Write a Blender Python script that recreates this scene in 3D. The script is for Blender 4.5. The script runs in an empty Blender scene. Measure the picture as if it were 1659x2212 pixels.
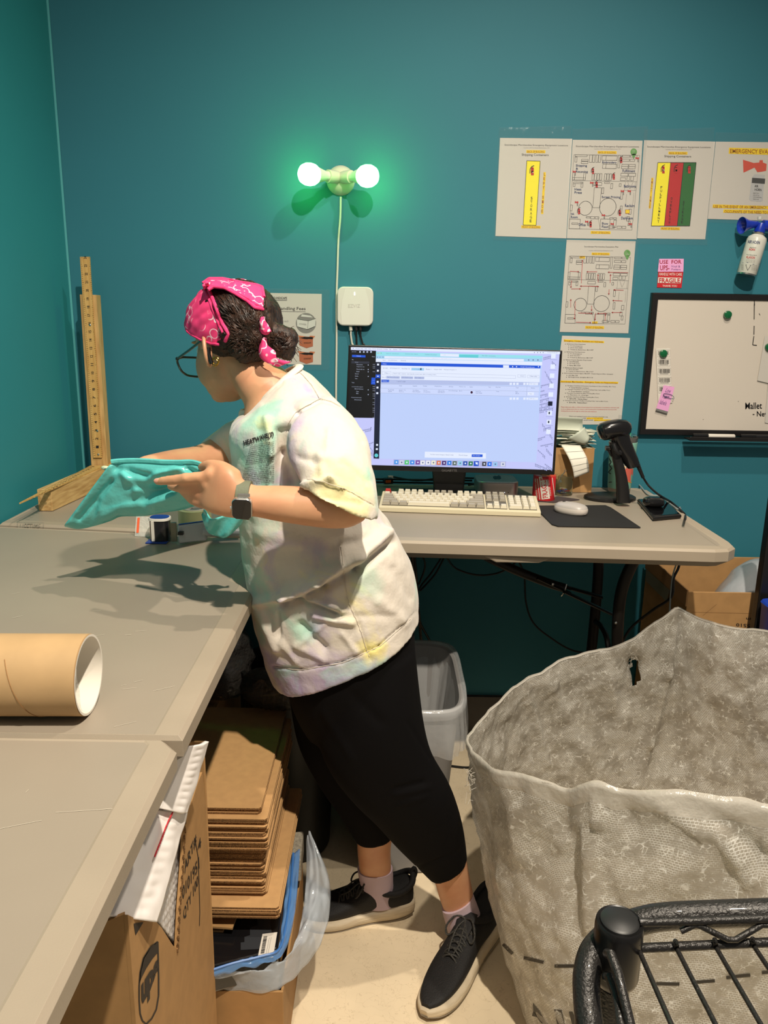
import bpy, bmesh, math, random
import numpy as np
from mathutils import Vector, Matrix, noise
from mathutils.bvhtree import BVHTree
SC=bpy.context.scene
COL=SC.collection
V=Vector
# ---------------------------------------------------------------- camera
F=1660.;CX,CY=829.5,1106.;CH=1.43;PIT=math.radians(13.75);ROL=math.radians(0.9)
_f=V((0,math.cos(PIT),-math.sin(PIT)));_r0=V((1,0,0));_u0=V((0,math.sin(PIT),math.cos(PIT)))
_r=_r0*math.cos(ROL)+_u0*math.sin(ROL);_u=_u0*math.cos(ROL)-_r0*math.sin(ROL)
CAM=V((0,0,CH))
cd=bpy.data.cameras.new('camera');co=bpy.data.objects.new('camera',cd);COL.objects.link(co)
co.matrix_world=Matrix((( _r.x,_u.x,-_f.x,0),(_r.y,_u.y,-_f.y,0),(_r.z,_u.z,-_f.z,CH),(0,0,0,1)))
cd.sensor_fit='HORIZONTAL';cd.sensor_width=36;cd.lens=F/1659*36;cd.clip_start=0.05
SC.camera=co
# ---------------------------------------------------------------- world, lights, exposure
w=bpy.data.worlds.new('world');SC.world=w;w.use_nodes=True
w.node_tree.nodes['Background'].inputs[0].default_value=(1.0,.97,.92,1);w.node_tree.nodes['Background'].inputs[1].default_value=.15
SC.view_settings.view_transform='Standard';SC.view_settings.look='None';SC.view_settings.exposure=0;SC.view_settings.gamma=1
SC.view_settings.use_curve_mapping=False
def spot(name,loc,tgt,power,col=(1,.89,.74),size=122,rad=.035,blend=1.0):
    l=bpy.data.lights.new(name,'SPOT');l.energy=power;l.color=col;l.spot_size=math.radians(size);l.spot_blend=blend;l.shadow_soft_size=rad
    o=bpy.data.objects.new(name,l);COL.objects.link(o);o.location=loc
    o.rotation_euler=(V(tgt)-V(loc)).to_track_quat('-Z','Y').to_euler();return o
spot('ceiling_or_fill_spot',(.42,.0,3.25),(.0,1.5,.5),395,size=104,rad=.03)
spot('ceiling_or_fill_spot',(.75,1.15,3.25),(.35,1.8,.6),130,size=106,rad=.03)
spot('ceiling_or_fill_spot',(-.75,-.5,3.2),(-.3,1.6,.9),24,rad=.4)  # soft fill added from behind left to lift shadows, not a real ceiling lamp
# ---------------------------------------------------------------- helpers
D=2.5;T=.92
def ray(px,py): return _f+_r*((px-CX)/F)-_u*((py-CY)/F)
def P(px,py,x=None,y=None,z=None):
    d=ray(px,py)
    t=(x/d.x) if x is not None else (y/d.y) if y is not None else (z-CH)/d.z
    return CAM+d*t
def lin(c):
    c=c/255.;return c/12.92 if c<=.04045 else ((c+.055)/1.055)**2.4
def L(rgb): return (lin(rgb[0]),lin(rgb[1]),lin(rgb[2]),1)
MATS={}
def mat(name,rgb,rough=.6,metal=0,var=0,vs=8,bump=0,bs=200,rgb2=None,spec=.5,emit=None,es=0,trans=0,ior=1.45,alpha=1,coat=0,stretch=None,detail=4,bd=.002):
    if name in MATS: return MATS[name]
    m=bpy.data.materials.new(name);m.use_nodes=True;MATS[name]=m
    nt=m.node_tree;b=nt.nodes['Principled BSDF'];I=b.inputs
    I['Base Color'].default_value=L(rgb);I['Roughness'].default_value=rough;I['Metallic'].default_value=metal
    I['Specular IOR Level'].default_value=spec;I['IOR'].default_value=ior;I['Transmission Weight'].default_value=trans;I['Alpha'].default_value=alpha
    I['Coat Weight'].default_value=coat
    if emit: I['Emission Color'].default_value=L(emit);I['Emission Strength'].default_value=es
    if var or bump or rgb2:
        tc=nt.nodes.new('ShaderNodeTexCoord');mp=nt.nodes.new('ShaderNodeMapping');nt.links.new(tc.outputs['Object'],mp.inputs[0])
        if stretch: mp.inputs['Scale'].default_value=stretch
    if var or rgb2:
        n=nt.nodes.new('ShaderNodeTexNoise');n.inputs['Scale'].default_value=vs;n.inputs['Detail'].default_value=detail
        nt.links.new(mp.outputs[0],n.inputs[0])
        r=nt.nodes.new('ShaderNodeValToRGB');r.color_ramp.elements[0].position=.35;r.color_ramp.elements[1].position=.65
        c1=L(rgb);c2=L(rgb2) if rgb2 else tuple(v*(1-var) for v in c1[:3])+(1,)
        if not rgb2: c1=tuple(min(1,v*(1+var*.5)) for v in c1[:3])+(1,)
        r.color_ramp.elements[0].color=c2;r.color_ramp.elements[1].color=c1
        nt.links.new(n.outputs[0],r.inputs[0]);nt.links.new(r.outputs[0],I['Base Color'])
    if bump:
        n2=nt.nodes.new('ShaderNodeTexNoise');n2.inputs['Scale'].default_value=bs;n2.inputs['Detail'].default_value=3
        nt.links.new(mp.outputs[0],n2.inputs[0]);bp=nt.nodes.new('ShaderNodeBump');bp.inputs['Strength'].default_value=bump;bp.inputs['Distance'].default_value=bd
        nt.links.new(n2.outputs[0],bp.inputs['Height']);nt.links.new(bp.outputs[0],I['Normal'])
    return m
class MB:
    def __init__(s): s.v=[];s.f=[];s.mi=[]
    def add(s,vs,fs,mi=0):
        o=len(s.v);s.v+=[V(v) for v in vs];s.f+=[tuple(i+o for i in f) for f in fs];s.mi+=[mi]*len(fs);return s
    def box(s,c,d,rz=0,M=None,mi=0):
        c=V(c);h=V(d)/2;vs=[]
        R=M if M else Matrix.Rotation(rz,3,'Z')
        for x,y,z in ((-1,-1,-1),(1,-1,-1),(1,1,-1),(-1,1,-1),(-1,-1,1),(1,-1,1),(1,1,1),(-1,1,1)):
            vs.append(c+R@V((x*h.x,y*h.y,z*h.z)))
        return s.add(vs,[(0,3,2,1),(4,5,6,7),(0,1,5,4),(1,2,6,5),(2,3,7,6),(3,0,4,7)],mi)
    def prism(s,pts,n,mi=0):
        """polygon pts (3D list) extruded by vector n"""
        k=len(pts);n=V(n);vs=[V(p) for p in pts]+[V(p)+n for p in pts]
        return s.add(vs,[tuple(range(k))[::-1],tuple(range(k,2*k))]+[(i,(i+1)%k,k+(i+1)%k,k+i) for i in range(k)],mi)
    def tube(s,pts,r,n=10,cap=True,mi=0,closed=False,flat=None):
        pts=[V(p) for p in pts];k=len(pts);rs=r if isinstance(r,(list,tuple)) else [r]*k
        up=None;vs=[];
        for i,p in enumerate(pts):
            if closed: t=(pts[(i+1)%k]-pts[i-1])
            else: t=(pts[min(i+1,k-1)]-pts[max(i-1,0)])
            if t.length<1e-9: t=V((0,0,1))
            t.normalize()
            if up is None:
                up=V((0,0,1)) if abs(t.z)<.9 else V((1,0,0))
            a=(up-t*up.dot(t));
            if a.length<1e-6: a=t.orthogonal()
            a.normalize();b=t.cross(a);up=a
            fl=flat if flat else 1
            for j in range(n):
                th=2*math.pi*j/n;vs.append(p+a*math.cos(th)*rs[i]*fl+b*math.sin(th)*rs[i])
        fs=[]
        for i in range(k if closed else k-1):
            for j in range(n):
                i2=(i+1)%k;fs.append((i*n+j,i*n+(j+1)%n,i2*n+(j+1)%n,i2*n+j))
        if cap and not closed: fs+=[tuple(range(n))[::-1],tuple(range((k-1)*n,k*n))]
        return s.add(vs,fs,mi)
    def lathe(s,prof,c=(0,0,0),n=32,M=None,mi=0,caps=True):
        """prof [(r,z)] about Z, M 3x3 orientation"""
        c=V(c);M=M or Matrix.Identity(3);vs=[];k=len(prof)
        for r,z in prof:
            for j in range(n):
                th=2*math.pi*j/n;vs.append(c+M@V((r*math.cos(th),r*math.sin(th),z)))
        fs=[(i*n+j,i*n+(j+1)%n,(i+1)*n+(j+1)%n,(i+1)*n+j) for i in range(k-1) for j in range(n)]
        closed=(prof[0]==prof[-1]) or not caps
        if prof[0][0]>1e-6 and not closed: fs.append(tuple(range(n))[::-1])
        if prof[-1][0]>1e-6 and not closed: fs.append(tuple(range((k-1)*n,k*n)))
        return s.add(vs,fs,mi)
    def loft(s,rings,n=32,p=2.0,cap=True,mi=0):
        """rings: (center, avec, bvec)"""
        vs=[];k=len(rings)
        for rg in rings:
            c,a,b=V(rg[0]),V(rg[1]),V(rg[2]);pp=rg[3] if len(rg)>3 else p
            for j in range(n):
                th=2*math.pi*j/n;cs,sn=math.cos(th),math.sin(th)
                vs.append(c+a*math.copysign(abs(cs)**(2/pp),cs)+b*math.copysign(abs(sn)**(2/pp),sn))
        fs=[(i*n+j,i*n+(j+1)%n,(i+1)*n+(j+1)%n,(i+1)*n+j) for i in range(k-1) for j in range(n)]
        if cap: fs+=[tuple(range(n))[::-1],tuple(range((k-1)*n,k*n))]
        return s.add(vs,fs,mi)
    def ell(s,c,ax,ay,az,n=20,mi=0):
        c=V(c);ax,ay,az=V(ax),V(ay),V(az);vs=[c-az];m=n//2
        for i in range(1,m):
            ph=-math.pi/2+math.pi*i/m
            for j in range(n):
                th=2*math.pi*j/n;vs.append(c+(ax*math.cos(th)+ay*math.sin(th))*math.cos(ph)+az*math.sin(ph))
        vs.append(c+az);fs=[]
        for j in range(n):
            fs.append((0,1+(j+1)%n,1+j))
            for i in range(m-2): fs.append((1+i*n+j,1+i*n+(j+1)%n,1+(i+1)*n+(j+1)%n,1+(i+1)*n+j))
            fs.append((len(vs)-1,1+(m-2)*n+j,1+(m-2)*n+(j+1)%n))
        return s.add(vs,fs,mi)
    def sph(s,c,r,n=16,mi=0): return s.ell(c,(r,0,0),(0,r,0),(0,0,r),n,mi)
    def grid(s,fn,nu,nv,thick=None,mi=0):
        vs=[V(fn(i/nu,j/nv)) for j in range(nv+1) for i in range(nu+1)]
        fs=[(j*(nu+1)+i,j*(nu+1)+i+1,(j+1)*(nu+1)+i+1,(j+1)*(nu+1)+i) for j in range(nv) for i in range(nu)]
        return s.add(vs,fs,mi)
    def mesh(s,name):
        me=bpy.data.meshes.new(name);me.from_pydata([tuple(v) for v in s.v],[],s.f);me.validate();return me
    def build(s,name,m,parent=None,smooth=False,bevel=0,solid=0,sub=0,loc=None,angle=40,seg=2):
        me=s.mesh(name);ms=m if isinstance(m,(list,tuple)) else [m]
        for q in ms: me.materials.append(q)
        if len(ms)>1:
            for i,p in enumerate(me.polygons): p.material_index=s.mi[i]
        bm=bmesh.new();bm.from_mesh(me);bmesh.ops.recalc_face_normals(bm,faces=bm.faces);bm.to_mesh(me);bm.free()
        o=bpy.data.objects.new(name,me);COL.objects.link(o)
        if smooth:
            me.shade_smooth()
            if smooth!='all':
                me.set_sharp_from_angle(angle=math.radians(angle))
        if parent is not None:
            o.parent=parent
            base=parent
            off=V((0,0,0))
            while base is not None: off+=base.location;base=base.parent
            me.transform(Matrix.Translation(-off))
        elif loc is not None:
            me.transform(Matrix.Translation(-V(loc)));o.location=loc
        if solid: md=o.modifiers.new('solid','SOLIDIFY');md.thickness=solid;md.offset=0
        if bevel: md=o.modifiers.new('bevel','BEVEL');md.width=bevel;md.segments=seg;md.limit_method='ANGLE'
        if sub: md=o.modifiers.new('sub','SUBSURF');md.levels=sub;md.render_levels=sub
        return o
def tag(o,label,cat,group=None):
    o['label']=label;o['category']=cat
    if group: o['group']=group
    return o
def struct(o): o['kind']='structure';return o
def thing(name,label,cat,loc=(0,0,0),group=None):
    o=bpy.data.objects.new(name,None);COL.objects.link(o);o.location=loc;o.empty_display_size=.05
    return tag(o,label,cat,group)
def cat_rom(pts,n=6,closed=False):
    pts=[V(p) for p in pts];k=len(pts);out=[]
    for i in range(k if closed else k-1):
        if closed: a,b,c,d=pts[i-1],pts[i],pts[(i+1)%k],pts[(i+2)%k]
        else: a,b,c,d=pts[max(i-1,0)],pts[i],pts[i+1],pts[min(i+2,k-1)]
        for j in range(n):
            t=j/n;out.append(.5*((2*b)+(c-a)*t+(2*a-5*b+4*c-d)*t*t+(3*b-a-3*c+d)*t**3))
    if not closed: out.append(pts[-1])
    return out
# flat print (ink) on a surface: fn maps photo pixel -> point on that surface
class Ink:
    def __init__(s,fn,sub=0): s.fn=fn;s.d={};s.sub=sub
    def put(s,m,vs,fs):
        ok=[f for f in fs if all(vs[i] is not None for i in f) and (not getattr(s.fn,'curved',False) or max((vs[i]-vs[f[0]]).length for i in f)<.12)]
        used=sorted({i for f in ok for i in f});mp={i:k for k,i in enumerate(used)}
        if ok: s.mb(m).add([vs[i] for i in used],[tuple(mp[i] for i in f) for f in ok])
    def mb(s,m): return s.d.setdefault(m.name,(MB(),m))[0]
    def poly(s,pts,m):
        if s.sub and len(pts)==4:
            n=s.sub;g=[]
            for j in range(n+1):
                for i in range(n+1):
                    u_,v_=i/n,j/n;g.append(s.fn(*[(pts[0][k]*(1-u_)+pts[1][k]*u_)*(1-v_)+(pts[3][k]*(1-u_)+pts[2][k]*u_)*v_ for k in (0,1)]))
            s.put(m,g,[(j*(n+1)+i,j*(n+1)+i+1,(j+1)*(n+1)+i+1,(j+1)*(n+1)+i) for j in range(n) for i in range(n)]);return
        s.put(m,[s.fn(*p) for p in pts],[tuple(range(len(pts)))])
    def rect(s,x0,y0,x1,y1,m,sh=0):
        """sh: x shift of bottom relative to top"""
        s.poly([(x0,y0),(x1,y0),(x1+sh,y1),(x0+sh,y1)],m)
    def line(s,a,b,wd,m):
        dx,dy=b[0]-a[0],b[1]-a[1];l=math.hypot(dx,dy) or 1;nx,ny=-dy/l*wd/2,dx/l*wd/2
        s.poly([(a[0]+nx,a[1]+ny),(b[0]+nx,b[1]+ny),(b[0]-nx,b[1]-ny),(a[0]-nx,a[1]-ny)],m)
    def path(s,pts,wd,m):
        for a,b in zip(pts[:-1],pts[1:]): s.line(a,b,wd,m)
    def box(s,x0,y0,x1,y1,wd,m,sh=0):
        s.path([(x0,y0),(x1,y0),(x1+sh,y1),(x0+sh,y1),(x0,y0)],wd,m)
    def disc(s,cx,cy,rx,ry,m,n=20):
        s.poly([(cx+rx*math.cos(2*math.pi*i/n),cy+ry*math.sin(2*math.pi*i/n)) for i in range(n)],m)
    def ring(s,cx,cy,rx,ry,wd,m,n=32):
        s.path([(cx+rx*math.cos(2*math.pi*i/n),cy+ry*math.sin(2*math.pi*i/n)) for i in range(n+1)],wd,m)
    def arrow(s,a,b,m,wd=.9,hd=3.2):
        s.line(a,b,wd,m);dx,dy=b[0]-a[0],b[1]-a[1];l=math.hypot(dx,dy);ux,uy=dx/l,dy/l
        s.poly([b,(b[0]-ux*hd*1.6-uy*hd,b[1]-uy*hd*1.6+ux*hd),(b[0]-ux*hd*1.6+uy*hd,b[1]-uy*hd*1.6-ux*hd)],m)
    def text(s,t,q,m,bold=0):
        """q: (x0,y0,x1,y1[,dy]) box top-left/bottom-right with slope dy over width, or 4 corner points TL,TR,BR,BL"""
        if len(q)==4 and not isinstance(q[0],(int,float)): TL,TR,BR,BL=q
        else:
            x0,y0,x1,y1=q[:4];dy=q[4] if len(q)>4 else 0
            TL,TR,BR,BL=(x0,y0),(x1,y0+dy),(x1,y1+dy),(x0,y1)
        vs,fs=text_mesh(t,bold)
        out=[]
        for x,y in vs:
            px=(TL[0]*(1-x)+TR[0]*x)*y+(BL[0]*(1-x)+BR[0]*x)*(1-y)
            py=(TL[1]*(1-x)+TR[1]*x)*y+(BL[1]*(1-x)+BR[1]*x)*(1-y)
            out.append(s.fn(px,py))
        s.put(m,out,fs)
    def build(s,name,parent,names=None):
        for k,(mb,m) in s.d.items():
            o=mb.build(name,m,parent)
_tc={}
def text_mesh(t,bold=0):
    if (t,bold) in _tc: return _tc[(t,bold)]
    c=bpy.data.curves.new('t','FONT');c.body=t;c.resolution_u=2;c.offset=bold;c.fill_mode='FRONT'
    o=bpy.data.objects.new('t',c);COL.objects.link(o)
    dg=bpy.context.evaluated_depsgraph_get();me=bpy.data.meshes.new_from_object(o.evaluated_get(dg))
    vs=[(v.co.x,v.co.y) for v in me.vertices];fs=[tuple(p.vertices) for p in me.polygons]
    bpy.data.objects.remove(o);bpy.data.curves.remove(c);bpy.data.meshes.remove(me)
    x0=min(v[0] for v in vs);x1=max(v[0] for v in vs);y0=min(v[1] for v in vs);y1=max(v[1] for v in vs)
    vs=[((x-x0)/max(x1-x0,1e-6),(y-y0)/max(y1-y0,1e-6)) for x,y in vs]
    _tc[(t,bold)]=(vs,fs);return vs,fs
def remesh(mb,voxel,smooth_it=6,fac=.5,cut=None):
    """union of closed shapes -> one continuous surface; returns Mesh"""
    me=mb.mesh('tmp');bm=bmesh.new();bm.from_mesh(me);bmesh.ops.recalc_face_normals(bm,faces=bm.faces);bm.to_mesh(me);bm.free()
    o=bpy.data.objects.new('tmp',me);COL.objects.link(o)
    md=o.modifiers.new('r','REMESH');md.mode='VOXEL';md.voxel_size=voxel
    if cut is not None:
        cm=cut.mesh('cut');bm=bmesh.new();bm.from_mesh(cm);bmesh.ops.recalc_face_normals(bm,faces=bm.faces);bm.to_mesh(cm);bm.free()
        co_=bpy.data.objects.new('cut',cm);COL.objects.link(co_)
        b=o.modifiers.new('b','BOOLEAN');b.operation='DIFFERENCE';b.object=co_;b.solver='EXACT'
        md2=o.modifiers.new('r2','REMESH');md2.mode='VOXEL';md2.voxel_size=voxel
    if smooth_it:
        sm=o.modifiers.new('s','SMOOTH');sm.iterations=smooth_it;sm.factor=fac
    dg=bpy.context.evaluated_depsgraph_get();out=bpy.data.meshes.new_from_object(o.evaluated_get(dg))
    bpy.data.objects.remove(o)
    if cut is not None: bpy.data.objects.remove(co_)
    out.shade_smooth();return out
def link_mesh(me,name,m,parent=None,loc=None):
    me.name=name;me.materials.clear()
    for q in (m if isinstance(m,(list,tuple)) else [m]): me.materials.append(q)
    o=bpy.data.objects.new(name,me);COL.objects.link(o)
    if parent is not None:
        o.parent=parent;off=V((0,0,0));b=parent
        while b is not None: off+=b.location;b=b.parent
        me.transform(Matrix.Translation(-off))
    elif loc is not None: me.transform(Matrix.Translation(-V(loc)));o.location=loc
    return o
def dup(root,loc=None,label=None,rot=None):
    r=root.copy();COL.objects.link(r)
    if loc is not None: r.location=loc
    if rot is not None: r.rotation_euler=rot
    if label: r['label']=label
    for ch in list(root.children):
        c=ch.copy();COL.objects.link(c);c.parent=r
        for g in list(ch.children):
            d=g.copy();COL.objects.link(d);d.parent=c
    return r
def bvh_of(me): return BVHTree.FromPolygons([v.co.copy() for v in me.vertices],[tuple(p.vertices) for p in me.polygons])
def surf_fn(bvh,off=.0012,fall=None):
    def fn(px,py):
        h=bvh.ray_cast(CAM,ray(px,py).normalized())
        if h[0] is None: return None
        n=h[1]
        if n.dot(ray(px,py))>0: n=-n
        return h[0]+n*off
    fn.curved=True
    return fn
def plane_fn(p0,n,off=0):
    p0=V(p0);n=V(n).normalized();p0=p0+n*off
    def fn(px,py):
        d=ray(px,py);return CAM+d*((p0-CAM).dot(n)/d.dot(n))
    return fn
# ================================================================ setting
random.seed(3)
# teal painted wall with faint roller unevenness
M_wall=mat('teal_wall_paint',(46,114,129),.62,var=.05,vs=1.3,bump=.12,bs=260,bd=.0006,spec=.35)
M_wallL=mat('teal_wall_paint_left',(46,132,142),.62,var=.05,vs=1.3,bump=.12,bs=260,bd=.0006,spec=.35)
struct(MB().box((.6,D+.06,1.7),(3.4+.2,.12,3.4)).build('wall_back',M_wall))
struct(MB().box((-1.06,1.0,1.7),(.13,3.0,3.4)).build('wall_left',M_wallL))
M_caulk=mat('corner_caulk',(84,165,170),.6)
struct(MB().tube([(-.993,D-.003,.9),(-.993,D-.003,3.3)],.0035,6).build('trim_1',M_caulk))
def floor_mat():
    m=mat('sealed_concrete_floor',(228,210,178),.55,var=.1,vs=5,bump=.25,bs=60,bd=.001)
    nt=m.node_tree;b=nt.nodes['Principled BSDF'];link=b.inputs['Base Color'].links[0];src=link.from_socket
    tc=nt.nodes.new('ShaderNodeTexCoord')
    n=nt.nodes.new('ShaderNodeTexNoise');n.inputs['Scale'].default_value=38;n.inputs['Detail'].default_value=8;n.inputs['Roughness'].default_value=.75
    nt.links.new(tc.outputs['Object'],n.inputs[0])
    r=nt.nodes.new('ShaderNodeValToRGB');r.color_ramp.elements[0].position=.62;r.color_ramp.elements[1].position=.72;r.color_ramp.elements[0].color=(1,1,1,1);r.color_ramp.elements[1].color=(.5,.44,.36,1)
    mx=nt.nodes.new('ShaderNodeMix');mx.data_type='RGBA';mx.blend_type='MULTIPLY';mx.inputs[0].default_value=.75
    nt.links.new(n.outputs[0],r.inputs[0]);nt.links.new(src,mx.inputs[6]);nt.links.new(r.outputs[0],mx.inputs[7])
    v=nt.nodes.new('ShaderNodeTexVoronoi');v.feature='DISTANCE_TO_EDGE';v.inputs['Scale'].default_value=7
    n2=nt.nodes.new('ShaderNodeTexNoise');n2.inputs['Scale'].default_value=9;n2.inputs['Detail'].default_value=6
    nt.links.new(tc.outputs['Object'],n2.inputs[0]);nt.links.new(n2.outputs['Color'],v.inputs['Vector'])
    r2=nt.nodes.new('ShaderNodeValToRGB');r2.color_ramp.elements[0].position=.0;r2.color_ramp.elements[1].position=.012;r2.color_ramp.elements[0].color=(.55,.5,.42,1);r2.color_ramp.elements[1].color=(1,1,1,1)
    mx2=nt.nodes.new('ShaderNodeMix');mx2.data_type='RGBA';mx2.blend_type='MULTIPLY';mx2.inputs[0].default_value=.6
    nt.links.new(v.outputs[0],r2.inputs[0]);nt.links.new(mx.outputs[2],mx2.inputs[6]);nt.links.new(r2.outputs[0],mx2.inputs[7]);nt.links.new(mx2.outputs[2],b.inputs['Base Color'])
    return m
struct(MB().box((.6,1.0,-.05),(3.4,3.1,.1)).build('floor',floor_mat()))
M_base=mat('dark_vinyl_baseboard',(70,66,62),.5,var=.1,vs=6)
struct(MB().prism([(-.99,D-.012,0),(-.99,D-.002,.155),(2.3,D-.002,.155),(2.3,D-.012,0)],(0,.002,0)).box((.65,D-.006,.077),(3.3,.012,.152)).build('baseboard_back',M_base,bevel=.003))
# ================================================================ folding tables
M_ttop=mat('grey_blow_moulded_plastic',(151,140,125),.4,var=.05,vs=3,bump=.25,bs=900,bd=.0004,spec=.45)
M_trim=mat('pale_table_rim_plastic',(162,149,131),.45,var=.06,vs=6,bump=.3,bs=700,bd=.0005)
M_dark=mat('dark_powder_coated_steel',(34,30,27),.35,metal=.5,bump=.1,bs=800,bd=.0003)
M_under=mat('table_underside_plastic',(120,112,100),.6)
def tabletop(name,poly,parent,rim=.045,th=.028,lip=None):
    """moulded top: recessed field, raised paler rim, side"""
    pts=[V((x,y,T)) for x,y in poly];k=len(pts);c=sum(pts,V((0,0,0)))/k
    def inset(d):
        dd=d if isinstance(d,list) else [d]*k
        out=[]
        for i in range(k):   # edge i runs from pts[i] to pts[i+1]; offset lines are intersected at each corner
            a,b,n=pts[i-1],pts[i],pts[(i+1)%k]
            e1=(b-a).normalized();e2=(n-b).normalized();n1=V((-e1.y,e1.x,0));n2=V((-e2.y,e2.x,0));d1,d2=dd[i-1],dd[i]
            dt=n1.x*n2.y-n1.y*n2.x
            if abs(dt)<1e-3: out.append(b+n1*d1);continue
            out.append(b+V(((d1*n2.y-d2*n1.y)/dt,(n1.x*d2-n2.x*d1)/dt,0)))
        return out
    rr=rim if isinstance(rim,list) else [rim]*k
    A,B,Cc=inset([min(.006,q*.9) for q in rr]),inset(rr),inset([q+.003 for q in rr])
    mb=MB();off=V((0,0,-.001))
    # rim
    n=k
    vs=[p+V((0,0,-.006)) for p in pts]+A+B+[p-V((0,0,.0012)) for p in Cc]+[p+V((0,0,-th)) for p in pts]+[p+V((0,0,-th-.02)) for p in inset([min(.03,q) for q in rr])]
    fs=[];mi=[]
    for i in range(n):
        j=(i+1)%n
        fs+=[(i,j,n+j,n+i),(n+i,n+j,2*n+j,2*n+i),(2*n+i,2*n+j,3*n+j,3*n+i),(4*n+i,4*n+j,j,i),(5*n+i,5*n+j,4*n+j,4*n+i)];mi+=[1,1,1,1,2]
    fs+=[tuple(range(3*n,4*n)),tuple(range(5*n,6*n))[::-1]];mi+=[0,2]
    mb.v=vs;mb.f=fs;mb.mi=mi
    return mb.build(name,[M_ttop,M_trim,M_under],parent,bevel=.0015)
desk=thing('folding_table','grey plastic folding table against the teal wall under the monitor','table',(.0,2.1,0))
deskpoly=[(-.985,1.9),(.0,1.795),(.79,1.755),(.825,1.762),(.852,1.79),(.858,1.83),(.856,2.44),(.83,2.475),(-.985,2.475)]
tabletop('tabletop',deskpoly,desk,rim=[.036]*2+[.03]*4+[.03,.02,.01],th=.03)
# handle moulding under the front edge
hp=[P(1060,1180,y=1.79),P(1085,1180,y=1.79)]
mb=MB()
prof=[(.02,.0),(.16,.0),(.185,-.012),(.30,-.018),(.42,-.012),(.45,.0),(.78,.0)]
def dz(x):
    return -.02
mb.prism([(-.97,1.925,T-.03),(.0,1.815,T-.03),(.77,1.78,T-.03),(.74,1.80,T-.052),(.02,1.845,T-.052),(-.95,1.95,T-.052)],(0,.012,0))
mb.prism([(.235,1.79,T-.03),(.275,1.79,T-.0505),(.38,1.79,T-.0505),(.43,1.79,T-.03)],(0,.03,0))
mb.build('handle_skirt',M_trim,desk,bevel=.003)
# legs of the desk (right-hand leg frame and folding brace)
def pt(px,py,y): return P(px,py,y=y)
for nm,pts in (('leg',[pt(1293,1192,2.18),pt(1292,1240,2.18),pt(1285,1330,2.17),pt(1276,1420,2.16),pt(1268,1500,2.15)]),
               ('leg',[pt(1384,1192,1.92),pt(1362,1225,1.92),pt(1340,1290,1.92),pt(1333,1400,1.92),pt(1334,1530,1.92)])):
    q=cat_rom(pts);q.append(V((q[-1].x,q[-1].y,.0)))
    MB().tube(q,.0155,12).build(nm,M_dark,desk,smooth=True)
MB().tube(cat_rom([pt(1020,1186,2.03),pt(1100,1226,2.03),pt(1180,1258,2.03),pt(1218,1270,2.03)]),.013,10).build('brace',M_dark,desk,smooth=True)
mb=MB()
for a,b,y in (((1160,1248),(1232,1282),2.02),((1222,1268),(1300,1290),2.03),((1218,1278),(1330,1330),1.95)):
    mb.tube([pt(*a,y),pt(*b,y)],.012,8,flat=.35)
mb.build('locking_brace',M_dark,desk,smooth=True)
MB().tube(cat_rom([pt(1283,1340,2.17),pt(1300,1355,2.1),pt(1312,1385,2.05),pt(1316,1440,2.02)]),.008,8).build('cross_bar',M_dark,desk,smooth=True)
M_chrome=mat('bright_steel',(200,198,190),.22,metal=1)
for px,py,y in ((1194,1262,2.0),(1291,1288,2.14),(1330,1345,1.9)):
    MB().sph(pt(px,py,y),.0045,8).build('rivet',M_chrome,desk,smooth=True)
MB().tube(cat_rom([pt(1224,1262,1.995),pt(1220,1275,1.99),pt(1213,1287,1.995),pt(1210,1284,2.03)]),.0022,6).build('locking_ring',M_chrome,desk,smooth=True)
# left-hand leg frame of the desk, by the left wall
for yy in (2.0,2.38): MB().tube([(-.9,yy,T-.04),(-.9,yy,0)],.0155,10).build('leg',M_dark,desk,smooth=True)
# packing table along the left wall, folding in two halves
pack=thing('folding_table','grey plastic folding table along the left wall, scratched and seen from above','table',(-.62,.8,0))
tabletop('tabletop_half',[(-.985,.874),(-.25,.874),(-.25,1.475),(-.275,1.50),(-.275,1.788),(-.985,1.87)],pack,rim=[.004,.036,.036,.036,.003,.01])
tabletop('tabletop_half',[(-.985,.05),(-.246,.05),(-.25,.846),(-.27,.868),(-.985,.868)],pack,rim=[.04,.036,.02,.004,.01])
for x in (-.92,-.58):
    for y in (.2,1.7): MB().tube([(x,y,T-.045),(x,y,0)],.0145,10).build('leg',M_dark,pack,smooth=True)
MB().box((-.64,.869,T-.04),(.62,.03,.02)).build('fold_hinge',M_dark,pack)
# scratches on the table are wear: thin pale scuffs
M_scr=mat('pale_scratch',(206,196,178),.5)
ik=Ink(plane_fn((0,0,T-.0006),(0,0,1),.0))
rs=random.Random(5)
for i in range(34):
    x=rs.uniform(20,520);y=rs.uniform(1270,1570);
    l=rs.uniform(20,110)
    if x+l*.5>505-(y-1250)*.47: continue
    ik.line((x,y),(x+l*.5,y-l*rs.uniform(.02,.12)),rs.uniform(.3,.6),M_scr)
for a,b in (((120,1755),(270,1745)),((0,1790),(90,1772)),((55,1712),(62,1705)),((30,1480),(200,1400))): ik.line(a,b,.7,M_scr)
ik.build('scuff_mark',pack)
# embossed maker's plate on the desk rim
ikp=plane_fn((0,0,T+.0003),(0,0,1))
ik=Ink(ikp);M_emb=mat('embossed_rim_mark',(150,140,126),.5);ik.box(38,1129,94,1138,1,M_emb,);ik.text('LIFETIME',(44,1131,88,1136.5,.8),M_emb);ik.build('embossed_plate',desk)
# ================================================================ things on the back wall
def Wf(off=0): return plane_fn((0,D,0),(0,-1,0),off)
M_ivory=mat('ivory_glazed_plastic',(214,206,186),.25,coat=.4)
M_bulbcol=mat('bulb_housing_white',(222,220,205),.4)
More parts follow.
